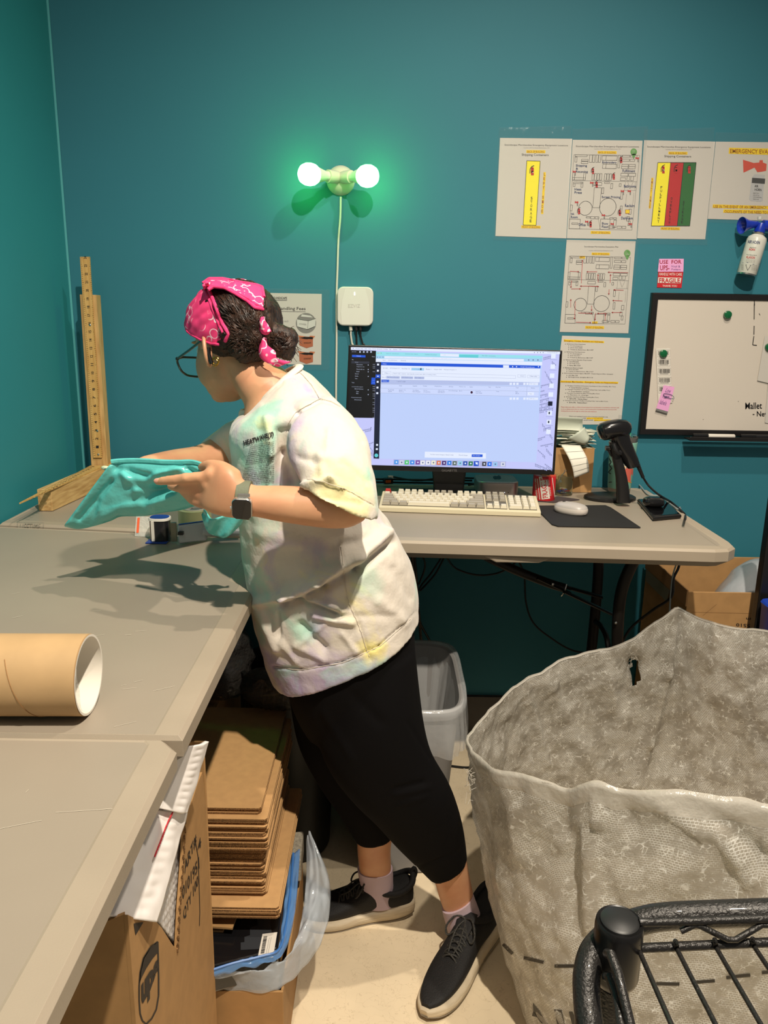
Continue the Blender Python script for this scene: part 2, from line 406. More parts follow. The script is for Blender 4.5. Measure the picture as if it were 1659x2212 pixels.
# double lamp holder with two glowing green bulbs
lc=P(736,390,y=D);lamp=thing('wall_lamp','ivory twin-socket wall lamp holding two glowing green bulbs','lamp',(lc.x,D,lc.z))
Rw=Matrix.Rotation(math.radians(90),3,'X') # local z -> -y
MB().lathe([(.0,.034),(.012,.0335),(.024,.03),(.034,.02),(.041,.008),(.043,.0)],(lc.x,D,lc.z),40,Rw).build('base_plate',M_ivory,lamp,smooth=True)
M_bulb=bpy.data.materials.new('glowing_green_bulb');M_bulb.use_nodes=True
b=M_bulb.node_tree.nodes['Principled BSDF'].inputs;b['Base Color'].default_value=(.8,1,.9,1);b['Emission Color'].default_value=(.09,1,.14,1);b['Emission Strength'].default_value=28
for sx,(px,py) in ((-1,(682,378)),(1,(781,381))):
    yb=D-.088
    bc=P(px,py,y=yb);s0=V((lc.x+sx*.004,D-.03,lc.z+.004));d=(bc-s0).normalized()
    s1=s0+d*.042
    MB().tube([s0,s0+d*.012,s1-d*.004,s1],[.0155,.0175,.019,.0185],24).build('socket',M_ivory,lamp,smooth=True)
    R=d.to_track_quat('Z','Y').to_matrix()
    MB().lathe([(.0135,0),(.0135,.006),(.0145,.012),(.0215,.036),(.0238,.043)],s1,28,R).build('bulb_housing',M_bulbcol,lamp,smooth=True)
    l=(bc-s1).length
    MB().lathe([(.0238,.043),(.029,.052),(.0313,.064),(.0305,.078),(.0255,.09),(.016,.098),(.0,.101)],s1,32,R).build('bulb',M_bulb,lamp,smooth=True)
wf=Wf(.005)
M_cord=mat('white_cord',(206,202,188),.45)
cpts=[wf(736,425),wf(735,470),wf(731,520),wf(729,580),wf(727,640),wf(727,740),wf(726,830),wf(726,930)]
tag(MB().tube(cat_rom(cpts,5),.0032,8).build('hanging_cable',M_cord,loc=wf(730,600),smooth=True),'thin white cord hanging straight down the wall from the green lamp','cord')
# access point
M_ap=mat('matte_white_router_plastic',(206,203,194),.45);M_ap2=mat('satin_white_router_panel',(214,212,203),.3)
a0=P(729,621,y=D-.01);a1=P(806,703,y=D-.01);ac=(a0+a1)/2;ap=thing('wireless_access_point','square white wireless access point with rounded corners mounted above the monitor','router',(ac.x,D,ac.z))
def rrect(w,h,r,n=6):
    out=[]
    for cx,cy,a0_ in ((w/2-r,h/2-r,0),(-w/2+r,h/2-r,90),(-w/2+r,-h/2+r,180),(w/2-r,-h/2+r,270)):
        for i in range(n+1):
            t=math.radians(a0_+90*i/n);out.append((cx+r*math.cos(t),cy+r*math.sin(t)))
    return out
def wallslab(mb,c,w,h,r,y0,y1,rz=0,mi=0):
    pts=[V((c[0]+x*math.cos(rz)-y*math.sin(rz),y0,c[1]+x*math.sin(rz)+y*math.cos(rz))) for x,y in rrect(w,h,r)]
    return mb.prism(pts,(0,y1-y0,0),mi)
wallslab(MB(),(ac.x,ac.z),.112,.118,.02,D-.001,D-.026).build('housing',M_ap,ap,bevel=.003,smooth=True)
apf=plane_fn((0,D-.0265,0),(0,-1,0),.0004)
ik=Ink(apf)
ik.poly([(746,623),(789,624),(796,648),(799,676),(798,702),(738,701),(736,676),(739,650)],M_ap2)
ik.build('front_panel',ap)
ik=Ink(plane_fn((0,D-.0269,0),(0,-1,0),.0006));M_led=mat('white_led',(255,255,255),emit=(235,245,255),es=1.5);M_faint=mat('faint_grey_print',(192,189,180),.4)
ik.rect(765,631,767,638,M_led);ik.build('status_light',ap)
ik=Ink(plane_fn((0,D-.0269,0),(0,-1,0),.0006));ik.text('EZVIZ',(752,657,778,664),M_faint);ik.build('logo',ap)
M_blk=mat('black_rubber_cable',(22,21,21),.45);M_blkp=mat('black_plastic',(24,23,23),.3)
for (x0,x1,m,lab) in ((758,763,M_cord,'white cable plugged into the left port under the access point'),(770,771,M_blk,'black cable plugged into the middle port under the access point'),(779,788,M_blk,'black cable plugged into the right port under the access point')):
    f2=Wf(.014);mb=MB();mb.tube([f2(x0-1,702),f2(x0,714)],.0055,10);o=thing('network_cable',lab,'cable',f2(x0,705))
    mb.build('plug',m,o,smooth=True)
    MB().tube(cat_rom([f2(x0,713),f2(x0,725),f2((x0+x1)/2,742),f2(x1,760),f2(x1+3,900)]),.0028,8).build('wire',m,o,smooth=True)
# ---------------------------------------------------------------- paper prints
M_paper=mat('white_copy_paper',(194,189,181),.6);M_ink=mat('black_ink',(30,28,28),.6);M_gink=mat('grey_ink',(120,118,114),.6)
M_yel=mat('highlighter_yellow',(230,196,30),.6);M_yink=mat('yellow_block_ink',(236,222,40),.6);M_red=mat('red_ink',(178,34,38),.6);M_gr=mat('green_ink',(34,98,44),.6)
M_nav=mat('navy_ink',(34,52,98),.6);M_pin=mat('green_map_pin_ink',(92,150,78),.6);M_brown=mat('brown_print',(166,88,52),.6);M_gold=mat('amber_ink',(150,82,10),.6)
def sleeve_mat():
    m=bpy.data.materials.new('glossy_clear_plastic_sleeve');m.use_nodes=True;nt=m.node_tree
    b=nt.nodes['Principled BSDF'];b.inputs['Base Color'].default_value=(.25,.27,.27,1);b.inputs['Roughness'].default_value=.08
    b.inputs['Alpha'].default_value=.07
    tc=nt.nodes.new('ShaderNodeTexCoord');n=nt.nodes.new('ShaderNodeTexNoise');n.inputs['Scale'].default_value=45;n.inputs['Detail'].default_value=5
    nt.links.new(tc.outputs['Object'],n.inputs[0]);bp=nt.nodes.new('ShaderNodeBump');bp.inputs['Strength'].default_value=.6;bp.inputs['Distance'].default_value=.004
    nt.links.new(n.outputs[0],bp.inputs['Height']);nt.links.new(bp.outputs[0],b.inputs['Normal']);return m
M_slv=sleeve_mat()
def paper(name,label,corners,cat='sign',off=.0012,slv=None,group=None):
    f=Wf(0);pts=[f(*c) for c in corners];c=sum(pts,V((0,0,0)))/4
    o=thing(name,label,cat,(c.x,D,c.z),group)
    MB().prism([p+V((0,-.0004,0)) for p in pts],(0,-.0006,0)).build('sheet',M_paper,o)
    if slv:
        q=[f(*c) for c in slv]
        nx,nz=26,26
        def g(u,v):
            a=q[0]*(1-u)+q[1]*u;b_=q[3]*(1-u)+q[2]*u;p=a*(1-v)+b_*v
            p=p.copy();e=min(u,1-u,v,1-v);p.y=D-.0024-.0016*noise.noise(p*22)*min(1,e*12)-.0012*(e>.0)
            p.y=min(p.y,D-.0018);return p
        MB().grid(g,nx,nz).build('plastic_sleeve',M_slv,o,smooth=True)
    return o,Ink(Wf(.0013))
ext_m=(M_red,M_ink)
def extinguisher(ik,x,y,s):
    ik.rect(x-1.6*s,y-3*s,x+1.6*s,y+5*s,M_red);ik.disc(x,y-3*s,1.6*s,1.2*s,M_red,10);ik.rect(x-1.1*s,y,x+1.1*s,y+2.4*s,M_paper)
    ik.path([(x+2*s,y-6*s),(x-1*s,y-4.6*s),(x-2.6*s,y-2*s),(x-2.8*s,y+3*s)],.8*s,M_ink)
def pinmark(ik,x,y,s=1):
    ik.disc(x,y,7*s,7.5*s,M_pin,20);ik.poly([(x-5.2*s,y+4.5*s),(x+5.2*s,y+4.5*s),(x,y+15*s)],M_pin)
    ik.text('YOU\nARE\nHERE',(x-4*s,y-4*s,x+4*s,y+4*s),M_paper)
TT='Soundscape Merchandise Emergency Equipment Locations';TL2='Location: 40 Front Street Belchertown, MA'
def hl(ik,t,x0,y0,x1,y1,dy=0,m=None):
    ik.poly([(x0,y0),(x1,y0+dy),(x1,y1+dy),(x0,y1)],M_yel)
    ik2.text(t,(x0+2,y0+1,x1-2,y1-.8,dy),m or M_gold)
# 1: storage container sheet
o,ik=paper('emergency_sign','white sheet with a single yellow STORAGE container, leftmost of the top row','',cat='sign') if 0 else paper('emergency_sign','white sheet with a single yellow STORAGE container bar, leftmost in the top row',[(1080,298),(1236,300),(1223,515),(1070,510)],slv=[(1078,276),(1234,272),(1222,522),(1066,519)])
ik2=Ink(Wf(.0018))
ik.text(TT,(1090,311,1227,315.5,1.5),M_ink);ik.text(TL2,(1131,318,1187,320.5,.5),M_gink)
hl(ik,'BACK OF BUILDING',1137,324,1178,330.5,.5);ik.text('Shipping Containers',(1127,331.5,1185,338,.6),M_ink,.006)
ik.poly([(1138,347),(1167,348),(1158,487),(1130,486)],M_yink);ik2.path([(1138,347),(1167,348),(1158,487),(1130,486),(1138,347)],1,M_ink)
extinguisher(ik2,1150,369,1.9)
for i,c in enumerate('STORAGE'): ik2.text(c,(1146.5-i*.35,425+i*8.2,1150.5-i*.35,431+i*8.2),M_ink,.01)
for i,c in enumerate('LEFT SIDE'):
    y=373+i*10;ik.rect(1174-i*.65,y-1,1179-i*.65,y+9.3,M_yel)
    if c!=' ': ik2.text(c,(1174.8-i*.65,y,1178-i*.65,y+6),M_gold,.01)
hl(ik,'FRONT OF BUILDING',1126,487,1168,493,.6)
ik.build('printing',o);ik2.build('lettering',o)
# 2: equipment map
def plan(ik,quad,m=M_ink):
    TLc,TRc,BRc,BLc=quad
    def q(u,v):
        a=(TLc[0]*(1-u)+TRc[0]*u,TLc[1]*(1-u)+TRc[1]*u);b=(BLc[0]*(1-u)+BRc[0]*u,BLc[1]*(1-u)+BRc[1]*u)
        return (a[0]*(1-v)+b[0]*v,a[1]*(1-v)+b[1]*v)
    def bx(u0,v0,u1,v1,w=.7): ik.path([q(u0,v0),q(u1,v0),q(u1,v1),q(u0,v1),q(u0,v0)],w,m)
    ik.path([q(0,0),q(1,0),q(1,1),q(0,1),q(0,0)],.8,M_gink);ik.line(q(0,.35),q(1,.35),.8,M_gink)
    for a in ((.02,0,.2,.025),(.02,.03,.05,.1),(.12,.06,.22,.085),(.12,.09,.22,.12),(.24,0,.28,.1),(.29,0,.32,.1),(.34,0,.37,.1),(.38,0,.41,.1),
              (.43,.01,.66,.07),(.49,.01,.66,.07),(.45,.12,.66,.18),(.5,.12,.66,.18),(.68,.0,.71,.17),(.74,0,.85,.025),(.86,0,.96,.025),(.74,.05,.85,.08),(.86,.05,.93,.08),(.74,.12,.84,.15),(.85,.12,.95,.15),(.74,.15,.84,.18),(.85,.15,.95,.18),
              (.0,.24,.03,.34),(.17,.24,.2,.34),(.0,.31,.2,.34),(.3,.25,.33,.34),(.34,.25,.37,.34),(.38,.25,.41,.34),(.42,.25,.45,.34),(.49,.25,.52,.34),(.53,.25,.56,.34),(.57,.25,.6,.34),
              (.74,.24,.85,.28),(.86,.24,.97,.28),(.74,.3,.82,.34),(.84,.28,.88,.34),(.9,.28,.94,.34),(.02,.37,.16,.39),(.02,.39,.05,.43),(.14,.37,.17,.44),(.33,.37,.46,.41),(.5,.36,.58,.38),(.6,.38,.63,.45),(.73,.38,.76,.42),
              (.35,.44,.46,.71,.8),(.47,.44,.5,.52),(.77,.5,.8,.59),(.0,.68,.03,.76),(.78,.68,.81,.78),(.92,.72,.96,.79),(.9,.82,.94,.88),(.93,.88,.96,.94),
              (.04,.92,.14,.94),(.26,.83,.32,.85),(.33,.83,.39,.86),(.4,.83,.46,.86),(.63,.84,.68,.86),(.69,.84,.74,.86),(.7,.87,.74,.97),(.62,.95,.72,.98),(.76,.95,.83,.98),(.84,.95,.9,.98),(.0,.87,.17,1),(.49,.86,.64,1)):
        bx(*a[:4])
    def circ(u,v,ru,rv):
        ik.path([q(u+ru*math.cos(2*math.pi*i/30),v+rv*math.sin(2*math.pi*i/30)) for i in range(31)],.9,m)
    circ(.235,.72,.105,.095);circ(.585,.70,.13,.12)
    for a,b in (((.82,.36),(.82,.47)),((.98,.36),(.98,.47)),((.86,.36),(.9,.45)),((.94,.36),(.9,.45)),((.8,.47),(1,.47)),((.86,.52),(.86,.66)),((.97,.5),(.97,.68)),((.44,.83),(.5,1))): ik.line(q(*a),q(*b),.6,M_gink)
    return q
o,ik=paper('emergency_sign','white floor plan sheet with red extinguishers and blue room names, second in top row',[(1237,302),(1388,304),(1375,517),(1224,515)],slv=[(1236,279),(1400,273),(1377,526),(1223,523)])
ik2=Ink(Wf(.0018))
ik.text(TT,(1244,314,1380,318.5,1.2),M_ink);ik.text(TL2,(1284,320.5,1341,323,.5),M_gink);hl(ik,'BACK OF BUILDING',1291,326,1332,332,.5)
q=plan(ik,[(1240,334),(1382,336),(1365,497),(1229,494)])
for t,a in (('Shipping\n&\nReceving',(1244,355,1270,374)),('Embroidery',(1301,348,1332,354)),('Fulfillment',(1345,366,1372,372)),('Bathrooms',(1348,399,1374,405)),('Screen Printing',(1300,423,1340,429)),('Heat\nPress',(1241,406,1257,418)),('Reclaim',(1350,441,1371,447)),('Ink\nRoom',(1233,459,1248,471)),('Darkroom',(1342,468,1367,474)),('Office',(1250,482,1265,488)),('Show\nFloor',(1300,480,1314,492))):
    ik2.text(t,a+(.4,),M_nav,.012)
ik2.rect(1351,453,1360,461,M_yel);ik2.box(1351,453,1360,461,.7,M_red)
for x,y in ((1281,369),(1326,381),(1342,345),(1289,398),(1251,456),(1339,459),(1276,484)): extinguisher(ik2,x,y,1.35)
for x,y in ((1241,371),(1377,342),(1279,395),(1345,413),(1360,413),(1246,437),(1304,465),(1268,479),(1323,484),(1362,484)):
    ik2.poly([(x-4,y-3),(x+1,y),(x-4,y+2)],M_red);ik2.rect(x,y-2,x+3,y+2,M_red);ik2.rect(x+.3,y+2,x+2.7,y+8,M_gink)
pinmark(ik2,1369,328);hl(ik,'FRONT OF BUILDING',1276,499,1319,505,.6)
ik.build('printing',o);ik2.build('lettering',o)
# 3: three colour container sheet
o,ik=paper('emergency_sign','white sheet with yellow, red and green container bars, third in the top row',[(1391,303),(1545,306),(1523,517),(1376,515)],slv=[(1391,280),(1543,276),(1527,530),(1377,527)])
ik2=Ink(Wf(.0018))
ik.text(TT,(1398,315,1535,319.5,1.5),M_ink);ik.text(TL2,(1438,321.5,1494,324,.5),M_gink);hl(ik,'BACK OF BUILDING',1444,327.5,1485,333.5,.5);ik.text('Shipping Containers',(1435,335,1493,341,.6),M_ink,.006)
xs=[1421,1449,1477,1504]
for i,m in enumerate((M_yink,M_red,M_gr)):
    a,b=xs[i],xs[i+1];ik.poly([(a,351),(b,351),(b-14,488),(a-14,488)],m);extinguisher(ik2,a+12,366,1.7)
ik2.path([(1421,351),(1504,351),(1490,488),(1407,488),(1421,351)],1,M_ink)
for i in (1,2): ik2.line((xs[i],351),(xs[i]-14,488),1,M_ink)
for j,(wd,y0,dy) in enumerate((('FULFILLMENT',402,7.4),('OVERFLOW',426,7.4),('STORAGE',434,7.2))):
    for i,c in enumerate(wd):
        y=y0+i*dy;x=(1429,1453,1480)[j]-(y-402)*.09;ik2.text(c,(x-1.9 if c!='I' else x-.5,y,x+1.9 if c!='I' else x+.5,y+5.4),M_ink,.01)
for i,c in enumerate('RIGHT SIDE'):
    y=385+i*6.6;ik.rect(1407-i*.6,y-1,1411.5-i*.6,y+6,M_yel)
    if c!=' ': ik2.text(c,(1407.8-i*.6,y,1410.4-i*.6,y+4.4),M_gold,.01)
hl(ik,'FRONT OF BUILDING',1427,490.5,1469,496.5,.6)
ik.build('printing',o);ik2.build('lettering',o)
# 4: evacuation air horn sheet (runs out of frame)
o,ik=paper('emergency_sign','white sheet with a red-and-grey air horn picture, rightmost in the top row',[(1546,306),(1716,308),(1702,478),(1528,473)],slv=[(1545,286),(1722,290),(1708,490),(1527,480)])
ik2=Ink(Wf(.0018))
ik.poly([(1575,319),(1710,322),(1709,336),(1574,332)],M_yel);ik2.text('EMERGENCY EVACUATION',(1577,321.5,1706,330.5,2.5),M_gold,.01)
ik.poly([(1605,345),(1628,352),(1640,351),(1641,346),(1648,346),(1648,351),(1656,354),(1655,369),(1645,371),(1636,372),(1630,362),(1606,373)],mat('salmon_red_ink',(196,74,56),.6))
ik.poly([(1630,376),(1653,378),(1651,385),(1648,433),(1643,436),(1622,434),(1618,430),(1624,384)],mat('pale_grey_ink',(176,176,176),.6))
ik2.poly([(1625,384),(1653,386),(1652,397),(1624,395)],mat('charcoal_ink',(60,60,60),.6));ik2.text('AIR\nHORN',(1630,399,1645,412,1),M_ink,.01);ik2.text('signal horn\nuse only as\ninstructed here\nkeep away',(1627,415,1645,432,1),M_gink)
ik.poly([(1540,441.5),(1700,446),(1700,453),(1539,449)],M_yel);ik2.text('USE IN THE EVENT OF AN EMERGENCY TO NOTIFY ALL',(1541,443,1705,449,3),M_gold,.008)
ik.poly([(1563,452),(1700,455),(1700,463),(1562,459.5)],M_yel);ik2.text('OCCUPANTS OF THE NEED TO EVACUATE',(1565,454,1690,459.6,3),M_gold,.008)
ik.build('printing',o);ik2.build('lettering',o)
# 5: evacuation plan
o,ik=paper('evacuation_plan','white evacuation plan sheet with red escape arrows, below the top row of signs','' if 0 else [(1224,518),(1373,521),(1357,720),(1209,717)],slv=[(1222,512),(1379,519),(1361,728),(1206,724)])
ik2=Ink(Wf(.0018))
ik.text('Soundscape Merchandise Evacuation Plan',(1262,531,1336,535,.8),M_ink);ik.text(TL2,(1272,540,1324,542.5,.5),M_gink);hl(ik,'BACK OF BUILDING',1278,545.5,1317,551,.5)
plan(ik,[(1230,553),(1362,556),(1350,700),(1220,698)])
for a,b in (((1231,586),(1251,587)),((1290,587),(1267,587)),((1357,589),(1313,588)),((1256,612),(1258,561)),((1292,610),(1292,592)),((1318,611),(1319,592)),((1270,618),(1253,618)),((1270,618),(1294,619)),((1235,606),(1233,622)),((1234,624),(1255,624)),((1347,627),(1325,626)),((1316,625),(1315,637)),((1345,650),(1323,649)),((1233,664),(1233,646)),((1278,660),(1278,672)),((1243,651),(1241,690)),((1249,676),(1280,677)),((1311,677),(1290,677)),((1343,675),(1321,675)),((1287,676),(1285,692)),((1307,693),(1308,678)),((1244,696),(1277,697))):
    ik2.arrow(a,b,M_red,.9,2)
for a in ((1252,553,1264,558.5),(1279,694.5,1291,699.5)):
    ik.rect(*a,M_yel);ik2.text('EXIT',(a[0]+1,a[1]+1,a[2]-1,a[3]-1),M_gold,.01)
pinmark(ik2,1355,547);hl(ik,'FRONT OF BUILDING',1264,704,1305,710,.6)
ik.build('printing',o);ik2.build('lettering',o)
# 6: contact sheet
o,ik=paper('emergency_contact_sheet','white text sheet with two highlighted headings, lowest on the wall behind the label box','' if 0 else [(1214,725),(1361,730),(1341,917),(1190,917)])
ik2=Ink(Wf(.0018))
ik.poly([(1218,733),(1305,737),(1305,741),(1218,738)],M_yel);ik2.text('Emergency Contact Numbers and Addresses',(1219,734,1303,738.5,2.5),M_gold,.01)
ik.poly([(1211,822),(1336,825),(1335,829),(1210,826)],M_yel);ik2.text('Soundscape Merchandise - Emergency Roles and Responsibilities',(1212,822.5,1334,826.5,3),M_gold,.01)
L1=[(1225,742,'Belchertown Police Department',40),(1232,746,'911 (if emergency)',26),(1232,750,'(413) 323-6685',26),(1232,754,'70 State St, Belchertown, MA 01007',50),(1224,759,'Belchertown Fire Department',40),(1231,763,'911 (if emergency)',26),(1231,767,'(413) 323-7571',22),(1231,771,'10 North St, Belchertown, MA 01007',50),(1222,776,'Nearest Hospital: Baystate Wing Hospital',56),(1230,780,'413-370-5000',20),(1230,784,'40 Wright Street',22),(1230,788,'Palmer MA 01069',24),(1221,793,'Belchertown Board of Health',38),(1228,797,'(413) 323-0407',22),(1228,801,'2 Jabish St, Belchertown, MA 01007',54),(1219,805,'Environmental Protective Agency: MassDEP - Western Regional Office - Springfield',105),(1228,809.5,'413-784-1100',20),(1227,813.5,'436 Dwight Street, Springfield, MA 01103',54),
 (1226,832,'Emergency Coordinator & Evacuation Coordinator #1 (front of building / Mon-Thurs)',104),(1234,836,'Chip Cummings',38),(1226,840,'Evacuation Coordinator #2 (Front of building Friday / back up Mon-Thurs)',92),(1233,844,'Mike Budzyna',40),(1225,848,'Evacuation Coordinator #3 (Back of building Mon-Thurs)',70),(1231,852,'Person in charge',40),(1223,856,'Evacuation Coordinator #4 (Back of building Mon-Thurs)',70),(1230,860,'Shift leader',40),(1221,864,'Evacuation Coordinator #5 (Back of building Friday / back up Mon-Thurs)',92),(1229,868,'Shift leader',40)]
for x,y,t,wd in L1:
    if t in ('Chip Cummings','Mike Budzyna'): t='Coordinator contact'
    ik.text(t,(x,y,x+wd,y+2.6,wd*.022),M_ink,.004);ik.disc(x-3.5,y+1.3,.8,.8,M_ink,8)
for i,(x1,t) in enumerate(((1337,'Please make every effort to follow all instructions from any Evacuation Coordinators, and when safe'),(1332,'to do so, please ensure that you check in with the Evacuation Coordinator(s) for the area of the'),(1289,'building that you exit through to confirm the total headcount'))):
    ik.text(t,(1212,878+i*4.3,x1,880.8+i*4.3,1.5),M_red,.004)
ik.text('What is our meeting if anyone who is remotely scheduled is not',(1229,898,1313,901,1.5),M_ink,.006);ik.text('Front Exits employees',(1240,902,1266,905),M_ink);ik.rect(1267,902,1303,905.5,M_yel);ik.rect(1283,906,1319,909.5,M_yel)
ik.text('Back Exits employees',(1240,906,1281,909),M_ink)
ik2.text('gather at the flag pole',(1268,902.5,1302,905),M_gold);ik2.text('gather at the container',(1284,906.5,1318,909),M_gold)
ik.build('printing',o);ik2.build('lettering',o)
MB().prism([Wf(.003)(*p) for p in ((1336,896),(1346,897),(1345,912),(1335,911))],(0,-.0008,0)).build('clear_clip',M_slv,o)
# 7: shipping and handling fees
o,ik=paper('fee_sign','white shipping and handling fees sheet behind the head of the person','' if 0 else [(545,632),(695,635),(694,788),(543,786)],slv=[(540,622),(712,626),(712,800),(540,797)])
ik2=Ink(Wf(.0018))
ik.ring(583,644,4.6,4.6,1.2,M_ink,20);ik.rect(577.5,643,580,649,M_ink);ik.rect(586,643,588.5,649,M_ink)
ik.text('SOUNDSCAPE',(588,641,620,646,.4),M_ink,.02);ik.rect(588,647.3,620,649.5,M_gink)
ik.text('Shipping & Handling Fees',(549,662,660,671,1.2),M_ink,.008);ik.line((549,672),(660,673.6),.8,M_ink)
ik.text('1 item for $6.00 each',(580,691,623,696,.5),M_gink)
ik.disc(661,698,22,22,M_gink,32)
ik2.poly([(641,688),(666,692),(682,687),(681,706),(664,713),(642,707)],mat('pale_box_print',(196,196,190),.6));ik2.line((642,689),(666,693),1.3,M_nav);ik2.line((666,693),(682,688),1.3,M_nav);ik2.line((642,706),(664,712),1.3,M_nav);ik2.line((664,712),(681,705),1.3,M_nav)
ik2.line((666,693),(664,712),.6,M_gink);ik2.text('AUTHORIZED',(646,698,662,701,2),M_nav);ik2.poly([(652,679),(671,682),(676,686),(650,684)],mat('pale_box_print',(196,196,190),.6))
for yy in (726,760):
    ik2.poly([(646,yy+3),(676,yy+2),(676,yy+22),(662,yy+26),(647,yy+20)],M_brown);ik2.poly([(642,yy-2),(660,yy+1),(660,yy+7),(648,yy+4)],mat('light_brown_print',(188,108,66),.6));ik2.poly([(664,yy+6),(670,yy-1),(681,yy),(675,yy+7)],mat('light_brown_print',(188,108,66),.6));ik2.poly([(648,yy+4),(660,yy+1),(675,yy+2),(664,yy+7)],mat('dark_brown_print',(112,56,32),.6))
    ik2.text('SOUNDSCAPE',(656,yy+13,672,yy+17,-.5),M_ink,.02)
ik.text('1.00 for all 3x and up',(592,765,626,770,.5),M_gink)
ik.build('printing',o);ik2.build('lettering',o)
# sticky note and fragile sticker
M_pink=mat('lilac_pink_paper',(224,160,206),.6);M_rst=mat('red_sticker',(190,36,44),.4);M_wst=mat('white_sticker',(216,210,200),.4)
f=Wf(0)
def flat(name,label,cat,corners,m,th=.0004,off=.0006):
    g=Wf(off);pts=[g(*c) for c in corners];c=sum(pts,V((0,0,0)))/len(pts);o=thing(name,label,cat,(c.x,D,c.z));MB().prism(pts,(0,-th,0)).build('sheet',m,o);return o,Ink(Wf(off+th+.0004))
o,ik=flat('sticky_note','lilac note reading USE FOR UPS above the fragile sticker','note',[(1424,559),(1477,559),(1476,587),(1421,587)],M_pink,off=.002)
M_mar=mat('crimson_marker',(150,20,40),.5)
ik.text('USE  FOR',(1425,562,1472,570,-.5),M_mar,.012);ik.text('UPS-',(1426,573,1446,584),M_mar,.012);ik.text('Vinyl &\nPosters',(1450,573,1470,584,0),mat('grey_pen',(110,80,130),.5));ik.build('handwriting',o)
o,ik=flat('fragile_sticker','red and white FRAGILE handle with care sticker on the teal wall','sticker',[(1422,586),(1476,587),(1472,622),(1419,621)],M_rst,off=.001)
ik.poly([(1422,599),(1472,600),(1470,612),(1421,611)],M_wst);ik.text('HANDLE WITH CARE',(1424,589,1473,595,.7),M_wst,.01);ik.text('THANK YOU',(1431,615,1462,619.5,.5),M_wst,.01)
ik.build('printing',o);ik=Ink(Wf(.0024));ik.text('FRAGILE',(1424,600.5,1469,610.5,.6),M_rst,.02);ik.build('lettering',o)
# ---------------------------------------------------------------- air horn hung on the wall
hc=P(1628,545,y=D-.035);horn=thing('air_horn','white air horn can with a blue trumpet hanging on the wall above the whiteboard','air horn',(hc.x,D,hc.z))
M_can=mat('white_can_paint',(206,206,196),.3);M_blue=mat('royal_blue_plastic',(22,52,170),.3,coat=.3)
yh=D-.036
A=P(1612,594,y=yh);B_=P(1638,507,y=yh);ax=(B_-A).normalized();R=ax.to_track_quat('Z','Y').to_matrix();Lh=(B_-A).length
MB().lathe([(.0,0),(.026,.0),(.0285,.003),(.0285,Lh*.86),(.026,Lh*.93),(.018,Lh*.98),(.016,Lh)],A,40,R).build('can',M_can,horn,smooth=True)
MB().lathe([(.027,-.002),(.0292,-.001),(.0292,.003),(.027,.004)],A,40,R).lathe([(.018,Lh),(.02,Lh+.003),(.018,Lh+.006)],A,32,R).build('can_rim',M_chrome,horn,smooth=True)
tb=B_+ax*.006
Th=P(1602,487,y=yh-.01);Tb=P(1640,484,y=yh);td=(Th-Tb).normalized();Rt=td.to_track_quat('Z','Y').to_matrix();Lt=(Th-Tb).length
MB().lathe([(.004,0),(.0085,.005),(.011,Lt*.4),(.016,Lt*.7),(.0235,Lt*.95),(.0245,Lt),(.021,Lt*.97),(.010,Lt*.6),(.004,Lt*.4)],Tb,32,Rt).build('trumpet',M_blue,horn,smooth=True)
mb=MB();hv=P(1647,487,y=yh);mb.tube([tb-ax*.002,tb+ax*.012,tb+ax*.026],[.0155,.0165,.0145],20);mb.tube([hv,P(1672,489,y=yh)],.016,24);mb.build('valve_head',M_blue,horn,smooth=True)
MB().tube([P(1641,474,y=yh),P(1641,468,y=yh)],.006,12).build('push_button',M_can,horn,smooth=True)
lb=mat('black_ink',(0,0,0))
# label wraps the can: project print onto cylinder surface
mbc=MB().lathe([(.0286,.004),(.0286,Lh*.85)],A,64,R);mec=mbc.mesh('tmpc')
ikc=Ink(surf_fn(bvh_of(mec),.0005,yh));bpy.data.meshes.remove(mec)
def lab(t,cx,cy,wd,h,m,bold=.01):
    ux,uy=.985,.09;dx,dy=-.12,.99
    TLp=(cx-wd/2*ux,cy-wd/2*uy-h/2);TRp=(cx+wd/2*ux,cy+wd/2*uy-h/2);ikc.text(t,(TLp,TRp,(TRp[0]+dx*h,TRp[1]+h),(TLp[0]+dx*h,TLp[1]+h)),m,bold)
lab('AIR HORN',1629,523,26,7,M_nav,.02);lab('Signal/Sport',1627,535,14,2.2,M_ink);lab('HORN',1625,539,13,5,M_red,.02);lab('Pour Bateau/Sport',1624,551,22,2.2,M_ink);lab('KLAXON',1622,556,18,5,M_red,.02)
for i in range(4): lab('extremely flammable contents' ,1622-i*.5,561+i*1.9,20,1.2,M_gink,0)
ikc.path([(1604,568),(1615,567),(1628,571),(1640,570)],.8,M_nav)
ikc.path([(1611,572),(1622,573),(1615,584),(1611,572)],.9,M_ink)
for i in range(5): lab('warning caution read',1629,573+i*2.6,12,1.4,M_ink,0);lab('attention',1604,572+i*2.6,5,1.4,M_ink,0)
ikc.build('label_print',horn)
